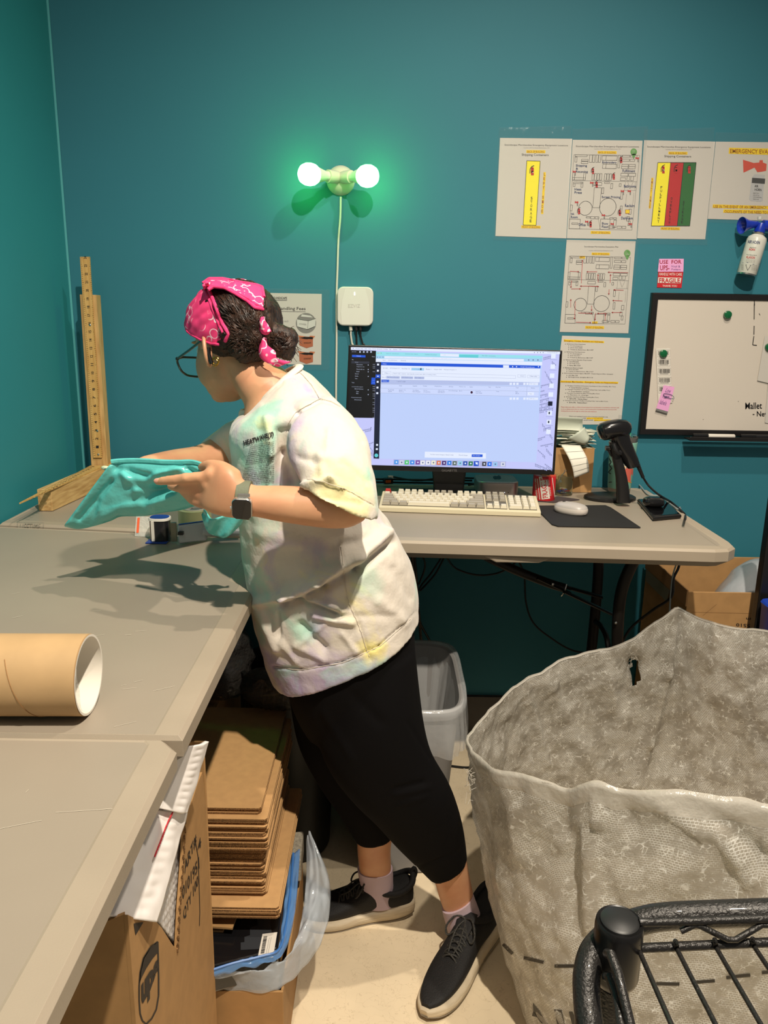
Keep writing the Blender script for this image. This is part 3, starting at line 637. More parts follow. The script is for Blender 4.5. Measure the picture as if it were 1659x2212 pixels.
# ---------------------------------------------------------------- whiteboard
wb0=P(1410,632,y=D-.02);wl=wb0.x;wt=wb0.z;wbz=P(1383,940,y=D-.02).z;wr=wl+.9
board=thing('whiteboard','black-framed magnetic whiteboard at the right edge of the photo','whiteboard',(wl+.45,D,(wt+wbz)/2))
M_wb=mat('white_enamel',(205,196,184),.16,var=.02,vs=2,coat=.5);M_wbf=mat('black_frame_plastic',(26,24,24),.35)
MB().box(((wl+wr)/2,D-.009,(wt+wbz)/2),(wr-wl-.02,.014,wt-wbz-.02)).build('panel',M_wb,board)
mb=MB();fw=.02
pts=lambda r,y:[V((x,y,z)) for x,z in ((wl+r,wt-r),(wr-r,wt-r),(wr-r,wbz+r),(wl+r,wbz+r))]
fr=[pts(0,D),pts(0,D-.016),pts(.003,D-.02),pts(fw-.002,D-.02),pts(fw,D-.0175),pts(fw,D-.01)]
vs=[p for r in fr for p in r];fs=[(i*4+j,i*4+(j+1)%4,(i+1)*4+(j+1)%4,(i+1)*4+j) for i in range(5) for j in range(4)]
mb.add(vs,fs);mb.build('frame',M_wbf,board)
yw=D-.0165
ty=wbz-.006
MB().box((wl+.155+.3,D-.045,ty),(.62,.05,.005)).box((wl+.455,D-.069,ty+.004),(.62,.003,.012)).build('pen_tray',M_wbf,board,bevel=.0012)
M_mk=mat('black_marker_ink',(18,18,20),.3)
ik=Ink(plane_fn((0,yw,0),(0,-1,0),.0004))
for p in ([(1629.5,647),(1630,660)],[(1629.5,655),(1629,690)],[(1629,704),(1628.5,723)],[(1628.5,726),(1626,745),(1635,746)]): ik.path(p,1.6,M_mk)
for x,y in ((1595,867),(1519,906)): ik.disc(x,y,.8,.6,M_mk,6)
ik.line((1640,677),(1642,681),1,M_mk)
ik.text('Mallet',(1610,870,1646,884,-1),M_mk,.012);ik.text('- New',(1626,888,1662,899,1),M_mk,.012);ik.build('handwriting',board)
M_mag=mat('green_magnet',(12,92,52),.18,coat=.5)
for (px,py,lab_) in ((1572,680,'round green magnet alone on the upper whiteboard'),(1433,764,'round green magnet holding the barcode strip'),(1661,750,'round green magnet at the photo edge holding papers')):
    c=P(px,py,y=yw-.006);m0=MB().lathe([(.0095,-.0),(.0118,.001),(.0125,.006),(.0115,.0105),(.007,.0125),(0,.013)],(c.x,yw,c.z),28,Rw)
    tag(m0.build('magnet',M_mag,loc=(c.x,yw,c.z),smooth=True),lab_,'magnet')
o=thing('barcode_strip','strip of white barcode labels hanging on the left of the whiteboard','label strip',P(1435,815,y=yw))
g=plane_fn((0,yw-.002,0),(0,-1,0));ps=[g(*c) for c in ((1417,753),(1447,752),(1452,870),(1422,874))];MB().prism(ps,(0,-.0006,0)).build('sheet',M_wst,o)
ik=Ink(plane_fn((0,yw-.002,0),(0,-1,0),.0011));r5=random.Random(9)
for k in range(5):
    y0=756+k*19.5;x0=1420+k*.8
    ik.box(x0,y0,x0+27,y0+15,.35,M_gink)
    x=x0+2
    while x<x0+24:
        wdt=r5.choice((.5,.8,1.2));ik.rect(x,y0+2,x+wdt,y0+11,M_ink);x+=wdt+r5.choice((.5,.8,1))
    ik.rect(x0+4,y0+12,x0+22,y0+13,M_gink)
ik.build('barcode_print',o)
o=thing('sticky_note','lilac note with pen writing clipped over the barcode strip','note',P(1436,862,y=yw))
g=plane_fn((0,yw-.006,0),(0,-1,0));MB().prism([g(*c) for c in ((1434,832),(1457,836),(1442,892),(1417,884))],(0,-.0006,0)).build('sheet',M_pink,o)
MB().prism([g(*c) for c in ((1418,882),(1443,889),(1441,893.5),(1416,886))],(0,-.0012,0)).build('grey_edge',M_gink,o)
ik=Ink(plane_fn((0,yw-.006,0),(0,-1,0),.0012));ik.text('Low\nrun\nlabels',((1441,838),(1454,841),(1438,876),(1424,872)),mat('grey_pen',(0,0,0)));ik.build('handwriting',o)
g=plane_fn((0,yw-.009,0),(0,-1,0));tag(MB().tube(cat_rom([g(1436,858),g(1446,860),g(1455,862),g(1455,857),g(1448,852),g(1436,850),g(1433,853),g(1436,856),g(1446,857)],4),.0007,6).build('paper_clip',M_nav,loc=g(1445,857),smooth=True),'navy wire paper clip on the lilac note','paper clip')
# papers at the right frame edge on the whiteboard
for cs,lab_,yy in ((((1652,726),(1700,730),(1690,835),(1636,822)),'loose white sheet under the photo-edge magnet',.003),(((1660,815),(1720,815),(1716,925),(1652,913)),'second white sheet, lowest at the photo edge on the whiteboard',.0015)):
    g=plane_fn((0,yw-yy,0),(0,-1,0));ps=[g(*c) for c in cs];tag(MB().prism(ps,(0,-.0006,0)).build('paper_sheet',M_paper,loc=ps[0]),lab_,'paper')
def marker(x0,x1,py,lab_,cap,body):
    g=plane_fn((0,D-.045,0),(0,-1,0));a=g(x0,py);b_=g(x1,py+ (x1-x0)*.016);z=ty+.0025+.0075;a.z=z;b_.z=z
    o=thing('marker_pen',lab_,'marker',(a+b_)/2);c=a.lerp(b_,.36)
    MB().tube([a,a+(b_-a)*.01,c],[.005,.0075,.0078],14).build('cap',cap,o,smooth=True);MB().tube([c,b_-(b_-a)*.02,b_],[.0072,.0072,.005],14).build('barrel',body,o,smooth=True)
marker(1497,1588,934,'black-capped white dry-wipe marker lying left in the tray',M_mk,M_wst)
marker(1600,1690,938,'black dry-wipe marker lying right in the tray',M_mk,mat('black_marker_barrel',(30,30,32),.3))
# ================================================================ monitor
YM=2.2
mf=lambda off=0: plane_fn((0,YM,0),(0,-1,0),off)
mon=thing('computer_monitor','large black monitor with a lit browser window standing on the grey desk','monitor',(.195,YM+.04,T))
M_mon=mat('black_monitor_plastic',(20,19,20),.35)
g=mf(0);q=[g(753,745),g(1215,757),g(1198,1026),g(742,1014)]
MB().prism(q,(0,.02,0)).build('housing',M_mon,mon,bevel=.002)
bx=MB();bc=(q[0]+q[2])/2;bx.box((bc.x,YM+.035,bc.z),(.34,.03,.2));bx.build('back_cover',M_mon,mon,bevel=.008)
def emis(name,rgb,es=1.0):
    m=mat(name,rgb,.25,emit=rgb,es=es)
    m.node_tree.nodes['Principled BSDF'].inputs['Base Color'].default_value=(.01,.01,.012,1)
    return m
S_wall=emis('screen_wallpaper_lilac',(196,200,250));S_win=emis('screen_window_pale_blue',(190,208,250));S_win2=emis('screen_table_blue',(204,216,252));S_wht=emis('screen_white',(228,236,255));S_bar=emis('screen_toolbar_blue',(160,206,240))
S_blue=emis('screen_blue',(20,84,214));S_navy=emis('screen_navy',(8,22,48));S_blk=emis('screen_black',(2,4,10));S_txt=emis('screen_grey_text',(92,106,150));S_gry=emis('screen_grey_line',(150,160,190));S_tl=emis('screen_aqua',(96,206,214));S_pat=emis('screen_pattern_grey',(140,146,190));S_lt=emis('screen_light_text',(180,190,215))
scr=[(758,750),(1209,762),(1193,1015),(748,1003)]
def SX(u,v): # u,v in 0..1 of the lit panel
    a=(scr[0][0]*(1-u)+scr[1][0]*u,scr[0][1]*(1-u)+scr[1][1]*u);b=(scr[3][0]*(1-u)+scr[2][0]*u,scr[3][1]*(1-u)+scr[2][1]*u)
    return (a[0]*(1-v)+b[0]*v,a[1]*(1-v)+b[1]*v)
MB().prism([mf(.0006)(*p) for p in scr],(0,.0004,0)).build('display',S_wall,mon)
k1=Ink(mf(.0010));k2=Ink(mf(.0014));k3=Ink(mf(.0018));k4=Ink(mf(.0022))
def zp(x,y): return (740+x*500/1659.,730+y*390/1294.)   # coordinates read off an enlarged view of the screen
def R_(k,x0,y0,x1,y1,m,sl=.027):
    a=zp(x0,y0);b=zp(x1,y0+(x1-x0)*sl);c=zp(x1-(y1-y0)*.06,y1+(x1-x0)*sl);d=zp(x0-(y1-y0)*.06,y1);k.poly([a,b,c,d],m)
def T_(k,t,x0,y,x1,h,m,sl=.027):
    a=zp(x0,y);b=zp(x1,y+(x1-x0)*sl);c=zp(x1,y+h+(x1-x0)*sl);d=zp(x0,y+h);k.text(t,(a,b,c,d),m)
# menu bar
R_(k1,60,66,1560,84,S_wht,.0215)
k2.disc(*zp(76,74),1,1,S_txt,8)
for t,x,w_ in (('Window',92,34),('File',132,14),('Edit',160,14),('View',186,18),('History',214,26),('Bookmarks',248,38),('Profiles',294,30),('Tab',334,14),('Window',362,30),('Help',404,18)): T_(k2,t,x,72+(x-76)*.025,x+w_,7,S_txt)
T_(k2,'Fri May 30  8:42 AM',1470,102,1540,7,S_txt)
for x in (1375,1398,1418,1438): k2.disc(*zp(x,105),1,1,S_txt,8)
# mail window (black)
k1.poly([zp(58,86),zp(240,92),zp(228,574),zp(100,572),zp(40,570)],S_blk)
for x in (70,82,94): k2.disc(*zp(x,99),.9,.9,S_gry,8)
for x in (125,152,177,204): R_(k2,x-5,94,x+6,106,S_lt)
k2.poly([zp(68,121),zp(164,124),zp(164,140),zp(68,137)],S_blue);T_(k3,'Compose',100,126,132,7,S_wht)
R_(k2,64,166,192,182,emis('screen_dark_row',(40,44,58)))
for t,x,y,w_ in (('Me',68,152,10),('Inbox',90,170,22),('Discussions',100,187,44),('Assigned to me',100,203,56),('Shared with me',100,220,56),('Email',100,237,20),('Starred',90,253,24),('Drafts',90,270,22),('Sent',90,287,16),('Teams',66,316,18),('soundscape',66,346,80),('Shared inboxes',86,361,62),('Chat',98,380,18),('Billie',98,394,16),('Assigned teammates',62,423,74),('All teammates',84,439,52)): T_(k2,t,x,y,x+w_,7,S_lt)
for y in (188,220,237,270,366,400): k2.disc(*zp(184,y+6),1,1.3,S_lt,6)
k2.poly([zp(208,284),zp(238,286),zp(236,334),zp(204,332)],S_blue)
T_(k2,'Open',210,130,232,9,S_lt)
for y in (186,200,212,238,300,318,345,360,375,398,412,430,458,474,500,514,528,566): T_(k2,'mail',216,y,232,6,S_lt)
# pattern of the desktop picture
rr=random.Random(4)
for (x,y,w_,sl) in ((1440,140,60,-.25),(1500,165,40,.9),(1450,235,70,1.6),(1420,340,90,-.22),(1416,380,40,-.2),(1418,408,60,-.2),(1415,445,70,-.25),(1412,475,90,-.22),(1410,500,80,-.2),(1412,520,100,-.2),(1430,610,80,1.4),(1440,650,60,-.3),(1400,720,60,-.3),(1420,770,90,-.2),(1400,800,60,.9),(1460,790,50,1.2),(1380,900,90,.4),(1450,900,60,.7),(140,660,70,-.2),(165,740,60,1.3),(170,800,55,.6),(180,760,50,-.4),(200,640,20,-.3)):
    n_=int(w_/11)
    for i in range(n_):
        x_=x+i*11;y_=y+i*11*sl;R_(k1,x_,y_,x_+8,y_+9,S_pat,sl)
        if rr.random()<.6: R_(k1,x_,y_+13,x_+8,y_+20,S_pat,sl)
# desktop icons
for i,y in enumerate((130,205,270,342,405,470,538,602,672)):
    x=1512-i*4.5
    m_=(S_wht,S_wht,S_wht,S_wht,S_wht,S_navy,S_wht,S_wht,S_wht)[i]
    R_(k2,x-16,y-16,x+16,y+16,m_);T_(k2,'screenshot',x-26,y+22,x+26,5,S_txt)
    if i in (6,7): R_(k3,x-8,y-8,x+2,y+8,S_navy)
# browser window
P4=lambda k,pts,m:k.poly([zp(*p) for p in pts],m)
P4(k2,[(240,98),(1434,128),(1388,892),(222,864)],S_win)
P4(k3,[(240,98),(1434,128),(1433,146),(239,126)],emis('screen_tabs_cyan',(150,224,236)))
P4(k3,[(239,126),(1433,146),(1431,172),(239,148)],S_bar);P4(k3,[(239,148),(1431,172),(1430,196),(238,172)],S_wht)
P4(k4,[(300,130),(1300,152),(1299,168),(300,146)],S_wht)
P4(k4,[(836,120),(974,122),(972,142),(834,138)],S_tl);P4(k4,[(700,112),(834,116),(834,136),(700,132)],S_wht)
for t,x,w_ in (('Intercom - Soundscape',312,92),('Starbird Shirts Store - Payments',448,92),('Untitled document',590,86),('Home',722,18),('Shipments - EasyPost',860,70),('New 2025 - commissions',1000,96)): T_(k4,t,x,109+(x-312)*.022,x+w_,6,S_txt)
for x,m_ in ((254,emis('screen_dot_red',(226,92,84))),(266,emis('screen_dot_amber',(230,190,90))),(277,emis('screen_dot_green',(90,190,110)))): k4.disc(*zp(x,109),1,1,m_,8)
T_(k4,'app.soundscape.com/orders?status=ready_to_fulfillment&store_number=all&tags&next_of=page&sort=desc',330,134,788,8,S_txt)
for t,x,w_ in (('Home',288,20),('Shine_EOP Banner...',328,66),('Passwords',418,36)): T_(k4,t,x,156+(x-288)*.02,x+w_,7,S_txt)
for x in (250,268,290): k4.disc(*zp(x,138),1,1,S_txt,8)
for x in (1334,1366,1400): k4.disc(*zp(x,158),1.5,1.5,S_txt,8)
P4(k3,[(238,172),(276,173),(262,866),(222,864)],S_navy)
P4(k3,[(276,173),(1419,199),(1418,219),(275,196)],S_blue);T_(k4,'Orders',288,182,314,7,S_wht)
k4.poly([zp(1151,195),zp(1193,196),zp(1193,214),zp(1151,213)],S_wht);T_(k4,'PT FIRST TIME SCHEDULING',1276,205,1376,6,S_wht)
for x in (1219,1247,1404): k4.disc(*zp(x,206),1.2,1.4,S_wht,8)
for i,y in enumerate((190,234,314,355,395,766,796)): R_(k4,248-i*1.5,y-6,262-i*1.5,y+7,S_wht)
R_(k4,238,262,270,286,S_blue);R_(k4,247,270,260,278,S_wht);k4.disc(*zp(242,842),4,4,S_tl,16)
P4(k3,[(275,196),(1417,219),(1412,318),(272,296)],S_wht)
for t,x,w_ in (('All  2631',290,34),('All Unshipped  47',340,68),('Pre-Order  18',426,54),('Picked  1',598,40),('Shipped  2582',655,56),('Picking In Progress  0',727,88)): T_(k4,t,x,212+(x-290)*.026,x+w_,8,S_txt)
R_(k4,494,214,584,232,S_bar);T_(Ink(mf(.0026)) if 0 else k4,'Ready To Ship',498,219,550,8,S_blue)
R_(k4,556,216,567,230,S_navy)
for a in ((284,240,348,264),(360,246,1240,268),(1256,262,1312,282),(1326,266,1408,286)):
    p=[zp(a[0],a[1]),zp(a[2],a[1]+(a[2]-a[0])*.026),zp(a[2],a[3]+(a[2]-a[0])*.026),zp(a[0],a[3])];k4.path(p+[p[0]],.35,S_gry)
T_(k4,'+ Filters  v',298,247,338,9,S_txt);T_(k4,'Search order, customer, email, zipcode, product name, SKU or tracking number...',366,252,676,9,S_txt);T_(k4,'Import',1274,268,1304,9,S_txt);T_(k4,'+ New order',1338,270,1396,9,S_txt)
T_(k4,'List of',282,276,310,8,S_txt)
for a,t in (((314,410),'Tags: None of Pre-sale x'),((420,506),'Status: Ready to Ship x'),((514,586),'Tote Number: 0 x')): 
    R_(k4,a[0],273+(a[0]-314)*.02,a[1],290+(a[0]-314)*.02,emis('screen_chip',(176,188,226)));T_(Ink(mf(.0026)) if 0 else k4,t,a[0]+4,277+(a[0]-314)*.02,a[1]-4,8,S_txt)
P4(k3,[(272,296),(1412,318),(1411,340),(271,330)],emis('screen_band_grey',(180,192,232)))
R_(k4,280,300,334,317,S_blue,.0);T_(k4,'1 out of 1 order',390,306,452,9,S_txt)
P4(k3,[(271,330),(1410,348),(1404,422),(268,394)],S_win2)
for p in ([(271,330),(1410,350)],[(270,359),(1408,385)],[(268,394),(1404,422)],[(1322,346),(1318,418)]): k4.path([zp(*a) for a in p],.4,S_gry)
for t,x,w_ in (('Order',405,22),('Customer',503,32),('Package',577,28),('Shipping Name',660,52),('Services',762,30),('Delivery cost',836,46),('Items',912,20),('Tags',1045,16),('Ship date',1098,34),('Total',1242,18),('Actions',1350,28)): T_(k4,t,x,338+(x-405)*.017,x+w_,8,S_txt)
for t,x,w_ in (('May 28 2025\n4:42 PM',326,42),('Ready To Ship\n#56179\nMay 28 (3)',404,48),('Tara Williams\nMerch, Maryland',502,54),('0 lb 6 oz\n12 x 10 x 1 in\n(1) Large Pouch',580,50),('USPS Ground\nAdvantage Mai...\n$5.01 Ground',684,52),('GroundAdvantage',760,64),('$6.15',836,20),('Launch Tray\nGuster Wheels..',954,48),('Today',1100,22),('Paid\n$45.35',1240,24)): T_(k4,t,x,368+(x-326)*.016,x+w_,20 if '\n' in t else 8,S_txt)
k4.disc(*zp(925,390),2.6,2.8,emis('screen_maroon',(60,30,60)),12)
for yy in (330,436):
    for x in (1206,1230,1254,1304,1326): R_(k4,x-8,yy-9,x+8,yy+7,S_wht,.0)
    R_(k4,1338,yy-9,1402,yy+9,S_wht,.0);T_(k4,'100 / page  v',1344,yy-4,1394,8,S_txt,0)
R_(k4,1328,389,1372,409,S_wht);T_(k4,'Pack',1340,396,1360,8,S_txt)
# save bar and dock
P4(k3,[(590,815),(1028,826),(1027,866),(588,857)],S_wht);T_(k4,"You have unsaved changes to 'Ready To Ship'",628,831,796,9,S_txt);T_(k4,'Discard changes',834,836,896,9,S_txt)
R_(k4,926,834,1004,853,S_blue,.01)
P4(k2,[(365,870),(1172,884),(1170,926),(363,912)],emis('screen_dock',(176,180,226)))
dock=[(386,890,(70,150,230)),(424,892,(210,214,230)),(461,892,(80,200,110)),(500,892,(60,140,230)),(540,892,(120,70,160)),(575,894,(236,236,240)),(614,894,(236,236,244)),(652,894,(240,236,210)),(690,895,(220,120,80)),(728,896,(70,40,110)),(766,896,(30,120,220)),(804,898,(90,110,96)),(843,898,(150,210,235)),(880,899,(30,80,170)),(919,900,(30,120,80)),(959,901,(20,80,200)),(1016,903,(60,62,70)),(1054,904,(30,110,230)),(1095,905,(150,200,240)),(1150,905,(210,214,232))]
k5=Ink(mf(.0024))
for i,(x,y,c) in enumerate(dock):
    s_=15 if i!=15 else 18;R_(k4,x-s_,y-s_,x+s_,y+s_,emis('screen_icon_%02d'%i if 0 else 'screen_icon_%d_%d_%d'%c,c),.0)
    k5.disc(*zp(x,y),1.8,1.8,S_wht if sum(c)<560 else S_txt,8)
T_(k5,'Save changes',934,840,986,7,S_wht,.01);T_(k5,'Actions  v',286,304,328,8,S_wht,0)
k5.poly([zp(950,890),zp(970,892),zp(968,912)],S_wht)
for k in (k1,k2,k3,k4,k5): k.build('screen_content',mon)
ik=Ink(mf(.0012));ik.text('GIGABYTE',(954,1013.5,987,1018.5,.3),mat('grey_badge',(92,90,90),.4),.008);ik.build('brand_badge',mon)
# stand
sp=P(965,1040,y=2.27)
MB().prism([V((x,2.245,z)) for x,z in ((.14,1.03),(.245,1.03),(.235,T+.012),(.15,T+.012))],(0,.03,0)).build('stand_neck',M_mon,mon,bevel=.006)
MB().prism([V((x,y,T)) for x,y in ((.08,2.19),(.31,2.19),(.34,2.36),(.05,2.36))],(0,0,.012)).build('stand_foot',M_mon,mon,bevel=.003)
# ================================================================ keyboard
kbO=P(818,1105,z=T);kbR=P(1168,1117,z=T);kbK=P(1150,1068,z=T+.02)
ux=(kbR-kbO);kw=ux.length;ux.normalize();uy=V((-ux.y,ux.x,0));kd=.135
kb=thing('computer_keyboard','cream full-size mechanical keyboard with one red key in front of the monitor','keyboard',tuple(kbO))
M_kb=mat('cream_keyboard_case',(206,196,166),.45);M_k1=mat('cream_keycap',(214,206,184),.5);M_k2=mat('grey_keycap',(164,156,140),.5);M_kr=mat('red_keycap',(176,52,48),.5);M_plate=mat('keyboard_plate_grey',(96,92,84),.5)
mb=MB()
prof=[(0,0),(kd,0),(kd,.03),(kd-.008,.031),(.009,.016),(0,.013)]
mb.prism([kbO+uy*a+V((0,0,b)) for a,b in prof],ux*kw);mb.build('case',M_kb,kb,bevel=.0015)
sl=(.031-.016)/(kd-.017);nz=V((0,0,1))-uy*sl;nz.normalize();us=(uy+V((0,0,sl))).normalized()
u=(kw-.016)/22.6;o0=kbO+ux*.008+uy*.010+V((0,0,.0162))
mb=MB();
for a,b in ((0,15),(15.25,18.25),(18.5,22.5)):
    p=[o0+ux*(a*u)+us*0,o0+ux*(b*u),o0+ux*(b*u)+us*.118,o0+ux*(a*u)+us*.118];mb.prism(p,nz*.0012)
mb.build('switch_plate',M_plate,kb)
_kc={}
def key(x,row,w_,m,h=1):
    ph=.118/6.35
    y0=(row if row<5 else row+.35)*ph
    key_=(w_,h,m.name)
    if key_ not in _kc:
        W=w_*u-.0012;Hh=h*ph-.0012;t=.0025;hh=.0085
        b=[(0,0),(W,0),(W,Hh),(0,Hh)];tp=[(t,t*.8),(W-t,t*.8),(W-t,Hh-t*1.1),(t,Hh-t*1.1)]
        vs=[ux*a+us*c for a,c in b]+[ux*a+us*c+nz*hh for a,c in tp]
        mm=MB().add(vs,[(3,2,1,0),(4,5,6,7),(0,1,5,4),(1,2,6,5),(2,3,7,6),(3,0,4,7)])
        me=mm.mesh('key');me.materials.append(m);_kc[key_]=me
    o=bpy.data.objects.new('key',_kc[key_]);COL.objects.link(o);o.parent=kb
    o.location=o0+ux*(x*u)+us*y0+nz*.0022-kb.location
rows={0:[(0,1.25,1),(1.25,1.25,1),(2.5,1.25,1),(3.75,6.25,0),(10,1.25,1),(11.25,1.25,1),(12.5,1.25,1),(13.75,1.25,1)],
 1:[(0,2.25,1)]+[(2.25+i,1,0) for i in range(10)]+[(12.25,2.75,1)],
 2:[(0,1.75,1)]+[(1.75+i,1,0) for i in range(11)]+[(12.75,2.25,1)],
 3:[(0,1.5,1)]+[(1.5+i,1,0) for i in range(12)]+[(13.5,1.5,1)],
 4:[(i,1,0) for i in range(13)]+[(13,2,1)],
 5:[(0,1,2)]+[(2+i,1,0) for i in range(4)]+[(6.5+i,1,1) for i in range(4)]+[(11+i,1,0) for i in range(4)]}
for r_,ks in rows.items():
    for x,w_,c in ks: key(x,r_,w_,(M_k1,M_k2,M_kr)[c])
for i in range(3): key(15.25+i,5,1,M_k2);key(15.25+i,4,1,M_k2);key(15.25+i,3,1,M_k2);key(15.25+i,0,1,M_k1)
key(16.25,1,1,M_k1)
for r_ in (1,2,3,4):
    for i in range(3): key(18.5+i,r_,1,M_k1)
key(18.5,0,2,M_k1);key(20.5,0,1,M_k1);key(21.5,0,1,M_k1,2);key(21.5,2,1,M_k1,2);key(21.5,4,1,M_k1)
# ================================================================ mouse pad, mouse
TP=lambda x,y,z=0:P(x,y,z=T+z)
M_pad=mat('black_mouse_mat',(26,25,25),.75,bump=.3,bs=1500,bd=.0003)
tag(MB().prism([TP(1152,1094),TP(1308,1093),TP(1320,1098),TP(1384,1141),TP(1205,1138),TP(1192,1134)],(0,0,.003)).build('mouse_pad',M_pad,loc=TP(1260,1120),bevel=.001),'black mouse pad with a slanted right edge on the desk','mouse pad')
M_ms=mat('pale_mouse_plastic',(206,196,186),.35);M_ms2=mat('silver_mouse_shell',(176,170,164),.35)
ma=TP(1198,1104,.003);mb_=TP(1268,1112,.003);mc=(ma+mb_)/2;ms=thing('computer_mouse','pale grey wireless mouse resting on the black mouse pad','mouse',tuple(mc))
dx=(mb_-ma);ln=dx.length*1.25;dx=V((dx.x,dx.y,0)).normalized();dx=(dx+V((0,-.35,0))).normalized();dy=V((-dx.y,dx.x,0))
rg=[]
for z,s_ in ((0,.86),(.003,.96),(.009,1),(.016,.99),(.0175,.975)): rg.append((mc+V((0,0,z)),dx*ln/2*s_*.86,dy*.029*s_,2.4))
MB().loft(rg,36).build('body',M_ms,ms,smooth=True)
rg=[(mc+V((0,0,z)),dx*ln/2*s_*.86,dy*.029*s_,2.4) for z,s_ in ((.0176,.972),(.022,.93),(.026,.8),(.0285,.6),(.0297,.3),(.030,.05))]
MB().loft(rg,36).build('top_shell',M_ms2,ms,smooth=True)
MB().box(mc-dx*ln*.2+V((0,0,.030)),(.008,.002,.002)).build('scroll_wheel',M_blkp,ms)
# ================================================================ small computer
M_alu=mat('silver_aluminium',(200,188,190),.3,metal=.7)
mm0=TP(1032,1076);mmc=V((mm0.x+.062,mm0.y+.064,T));mini=thing('mini_computer','small square silver computer with a dark apple mark under the monitor','computer',tuple(mmc))
pts=[V((mmc.x+x,mmc.y+y,T+.004)) for x,y in rrect(.127,.127,.03,8)]
MB().prism(pts,(0,0,.046)).build('housing',M_alu,mini,bevel=.004,smooth=True,seg=3)
MB().lathe([(.0,0),(.048,0),(.05,.005)],(mmc.x,mmc.y,T),32).build('base',M_blkp,mini)
ik=Ink(plane_fn((0,0,T+.0502),(0,0,1),.0003));M_al=mat('glossy_black_logo',(16,16,18),.2)
ac_=(1074,1031);ik.poly([(ac_[0]-9+0,ac_[1]),(ac_[0]-8.5,ac_[1]-2),(ac_[0]-5,ac_[1]-3.2),(ac_[0]-.5,ac_[1]-2.6),(ac_[0]+4,ac_[1]-3.2),(ac_[0]+8,ac_[1]-2.2),(ac_[0]+6.5,ac_[1]-.2),(ac_[0]+9.5,ac_[1]+2),(ac_[0]+5,ac_[1]+4.4),(ac_[0],ac_[1]+3.8),(ac_[0]-5,ac_[1]+4.4),(ac_[0]-8.5,ac_[1]+2)],M_al);ik.poly([(ac_[0]+.5,ac_[1]-3.2),(ac_[0]+5,ac_[1]-5.6),(ac_[0]+4,ac_[1]-4)],M_al);ik.build('logo',mini)
fy=mmc.y-.0635;ik=Ink(plane_fn((0,fy,0),(0,-1,0),.0005));
for x in (1045,1056): ik.rect(x-.8,1062,x+.8,1066,M_al)
ik.disc(1098,1064,1.1,1.1,M_al,8);ik.disc(1090,1064,.8,.8,M_led,8);ik.build('ports',mini)
# charging brick clutter behind the keyboard
tag(MB().box(TP(845,1040)+V((0,.02,.012)),(.05,.07,.022),.4).build('power_strip',mat('grey_green_plastic',(120,128,118),.5),loc=TP(845,1040),bevel=.003),'pale power strip behind the keyboard left end','power strip')
o=thing('usb_adapter','small black adapter with a bright orange face behind the keyboard','adapter',tuple(TP(838,1052)))
c=TP(838,1052)+V((0,.01,.018));MB().box(c,(.03,.02,.018),.3).build('housing',M_blkp,o,bevel=.002);MB().box(c+V((.001,-.0105,0)),(.018,.003,.009),.3).build('orange_cap',mat('orange_plastic',(232,92,30),.4),o,bevel=.001)
rs=random.Random(8)
for i,(pts,z,lab_) in enumerate(((((806,1010),(840,1030),(900,1048),(960,1040)),.012,'black cable looping behind the left of the keyboard'),(((806,1030),(870,1035),(905,1022),(960,1050),(1010,1035)),.022,'black cable snaking behind the monitor stand'),(((850,1050),(900,1058),(950,1030),(1000,1020),(1020,1050)),.03,'black cable crossing in front of the monitor stand'),(((985,1055),(992,1030),(1005,1020),(1016,1034),(1012,1056)),.012,'black cable coiled left of the small silver computer'))):
    q=[TP(*p)+V((0,0,z)) for p in pts];q=[V((p.x,min(max(p.y,2.275),2.44),p.z)) for p in q]
    tag(MB().tube(cat_rom(q),.003,8).build('power_cable',M_blk,loc=q[0],smooth=True),lab_,'cable')
# ================================================================ roll of FRAGILE stickers
fr0=TP(1168,1082);frc=V((fr0.x+.012,fr0.y+.022,T));M_core=mat('kraft_core',(150,120,84),.8)
# roll standing on edge-core, with loose strip curling in front
o=thing('sticker_roll','roll of red FRAGILE stickers standing between keyboard and jar','sticker roll',tuple(frc))
M_rl=mat('red_gloss_sticker',(196,30,38),.3,coat=.3)
MB().lathe([(.016,0),(.033,0),(.034,.002),(.034,.074),(.033,.076),(.016,.076),(.016,0)],frc+V((0,0,.0)),48).build('roll',M_rl,o,smooth=True)
MB().lathe([(.014,.0),(.016,.0),(.016,.0765),(.014,.0765),(.014,0)],frc,32).build('core',M_core,o,smooth=True)
mec=MB().lathe([(.0343,0),(.0343,.076)],frc,64).mesh('t');fnr=surf_fn(bvh_of(mec),.0004,2.2);bpy.data.meshes.remove(mec)
ik=Ink(fnr,6);ik.poly([(1164,1030),(1181,1028.5),(1188,1077),(1170,1079)],M_wst);ik.poly([(1192,1032),(1193.5,1032),(1199,1074),(1197.5,1074)],M_wst);ik.poly([(1160,1034),(1161.5,1033.8),(1167,1079),(1165.5,1079)],M_wst)
ik.text('HANDLE WITH CARE',((1158,1076),(1155,1034),(1158,1033.5),(1162,1076)),M_wst,.01);ik.text('THANK YOU',((1187.5,1072),(1182,1036),(1186,1037),(1191,1071)),M_wst,.01)
ik.build('printing',o);mec=MB().lathe([(.0347,0),(.0347,.076)],frc,64).mesh('t');ik=Ink(surf_fn(bvh_of(mec),.0004,2.2));ik.text('FRAGILE',((1173,1077),(1167,1033),(1178,1031),(1184,1075)),M_rl,.02);ik.build('lettering',o)
# folded backing card under it
tag(MB().prism([TP(1158,1083),TP(1205,1073),TP(1252,1080),TP(1196,1086)],(0,0,.002)).build('backing_card',mat('dark_grey_card',(70,62,64),.5),loc=TP(1200,1080)),'flat dark card lying in front of the sticker roll and the jar','card')
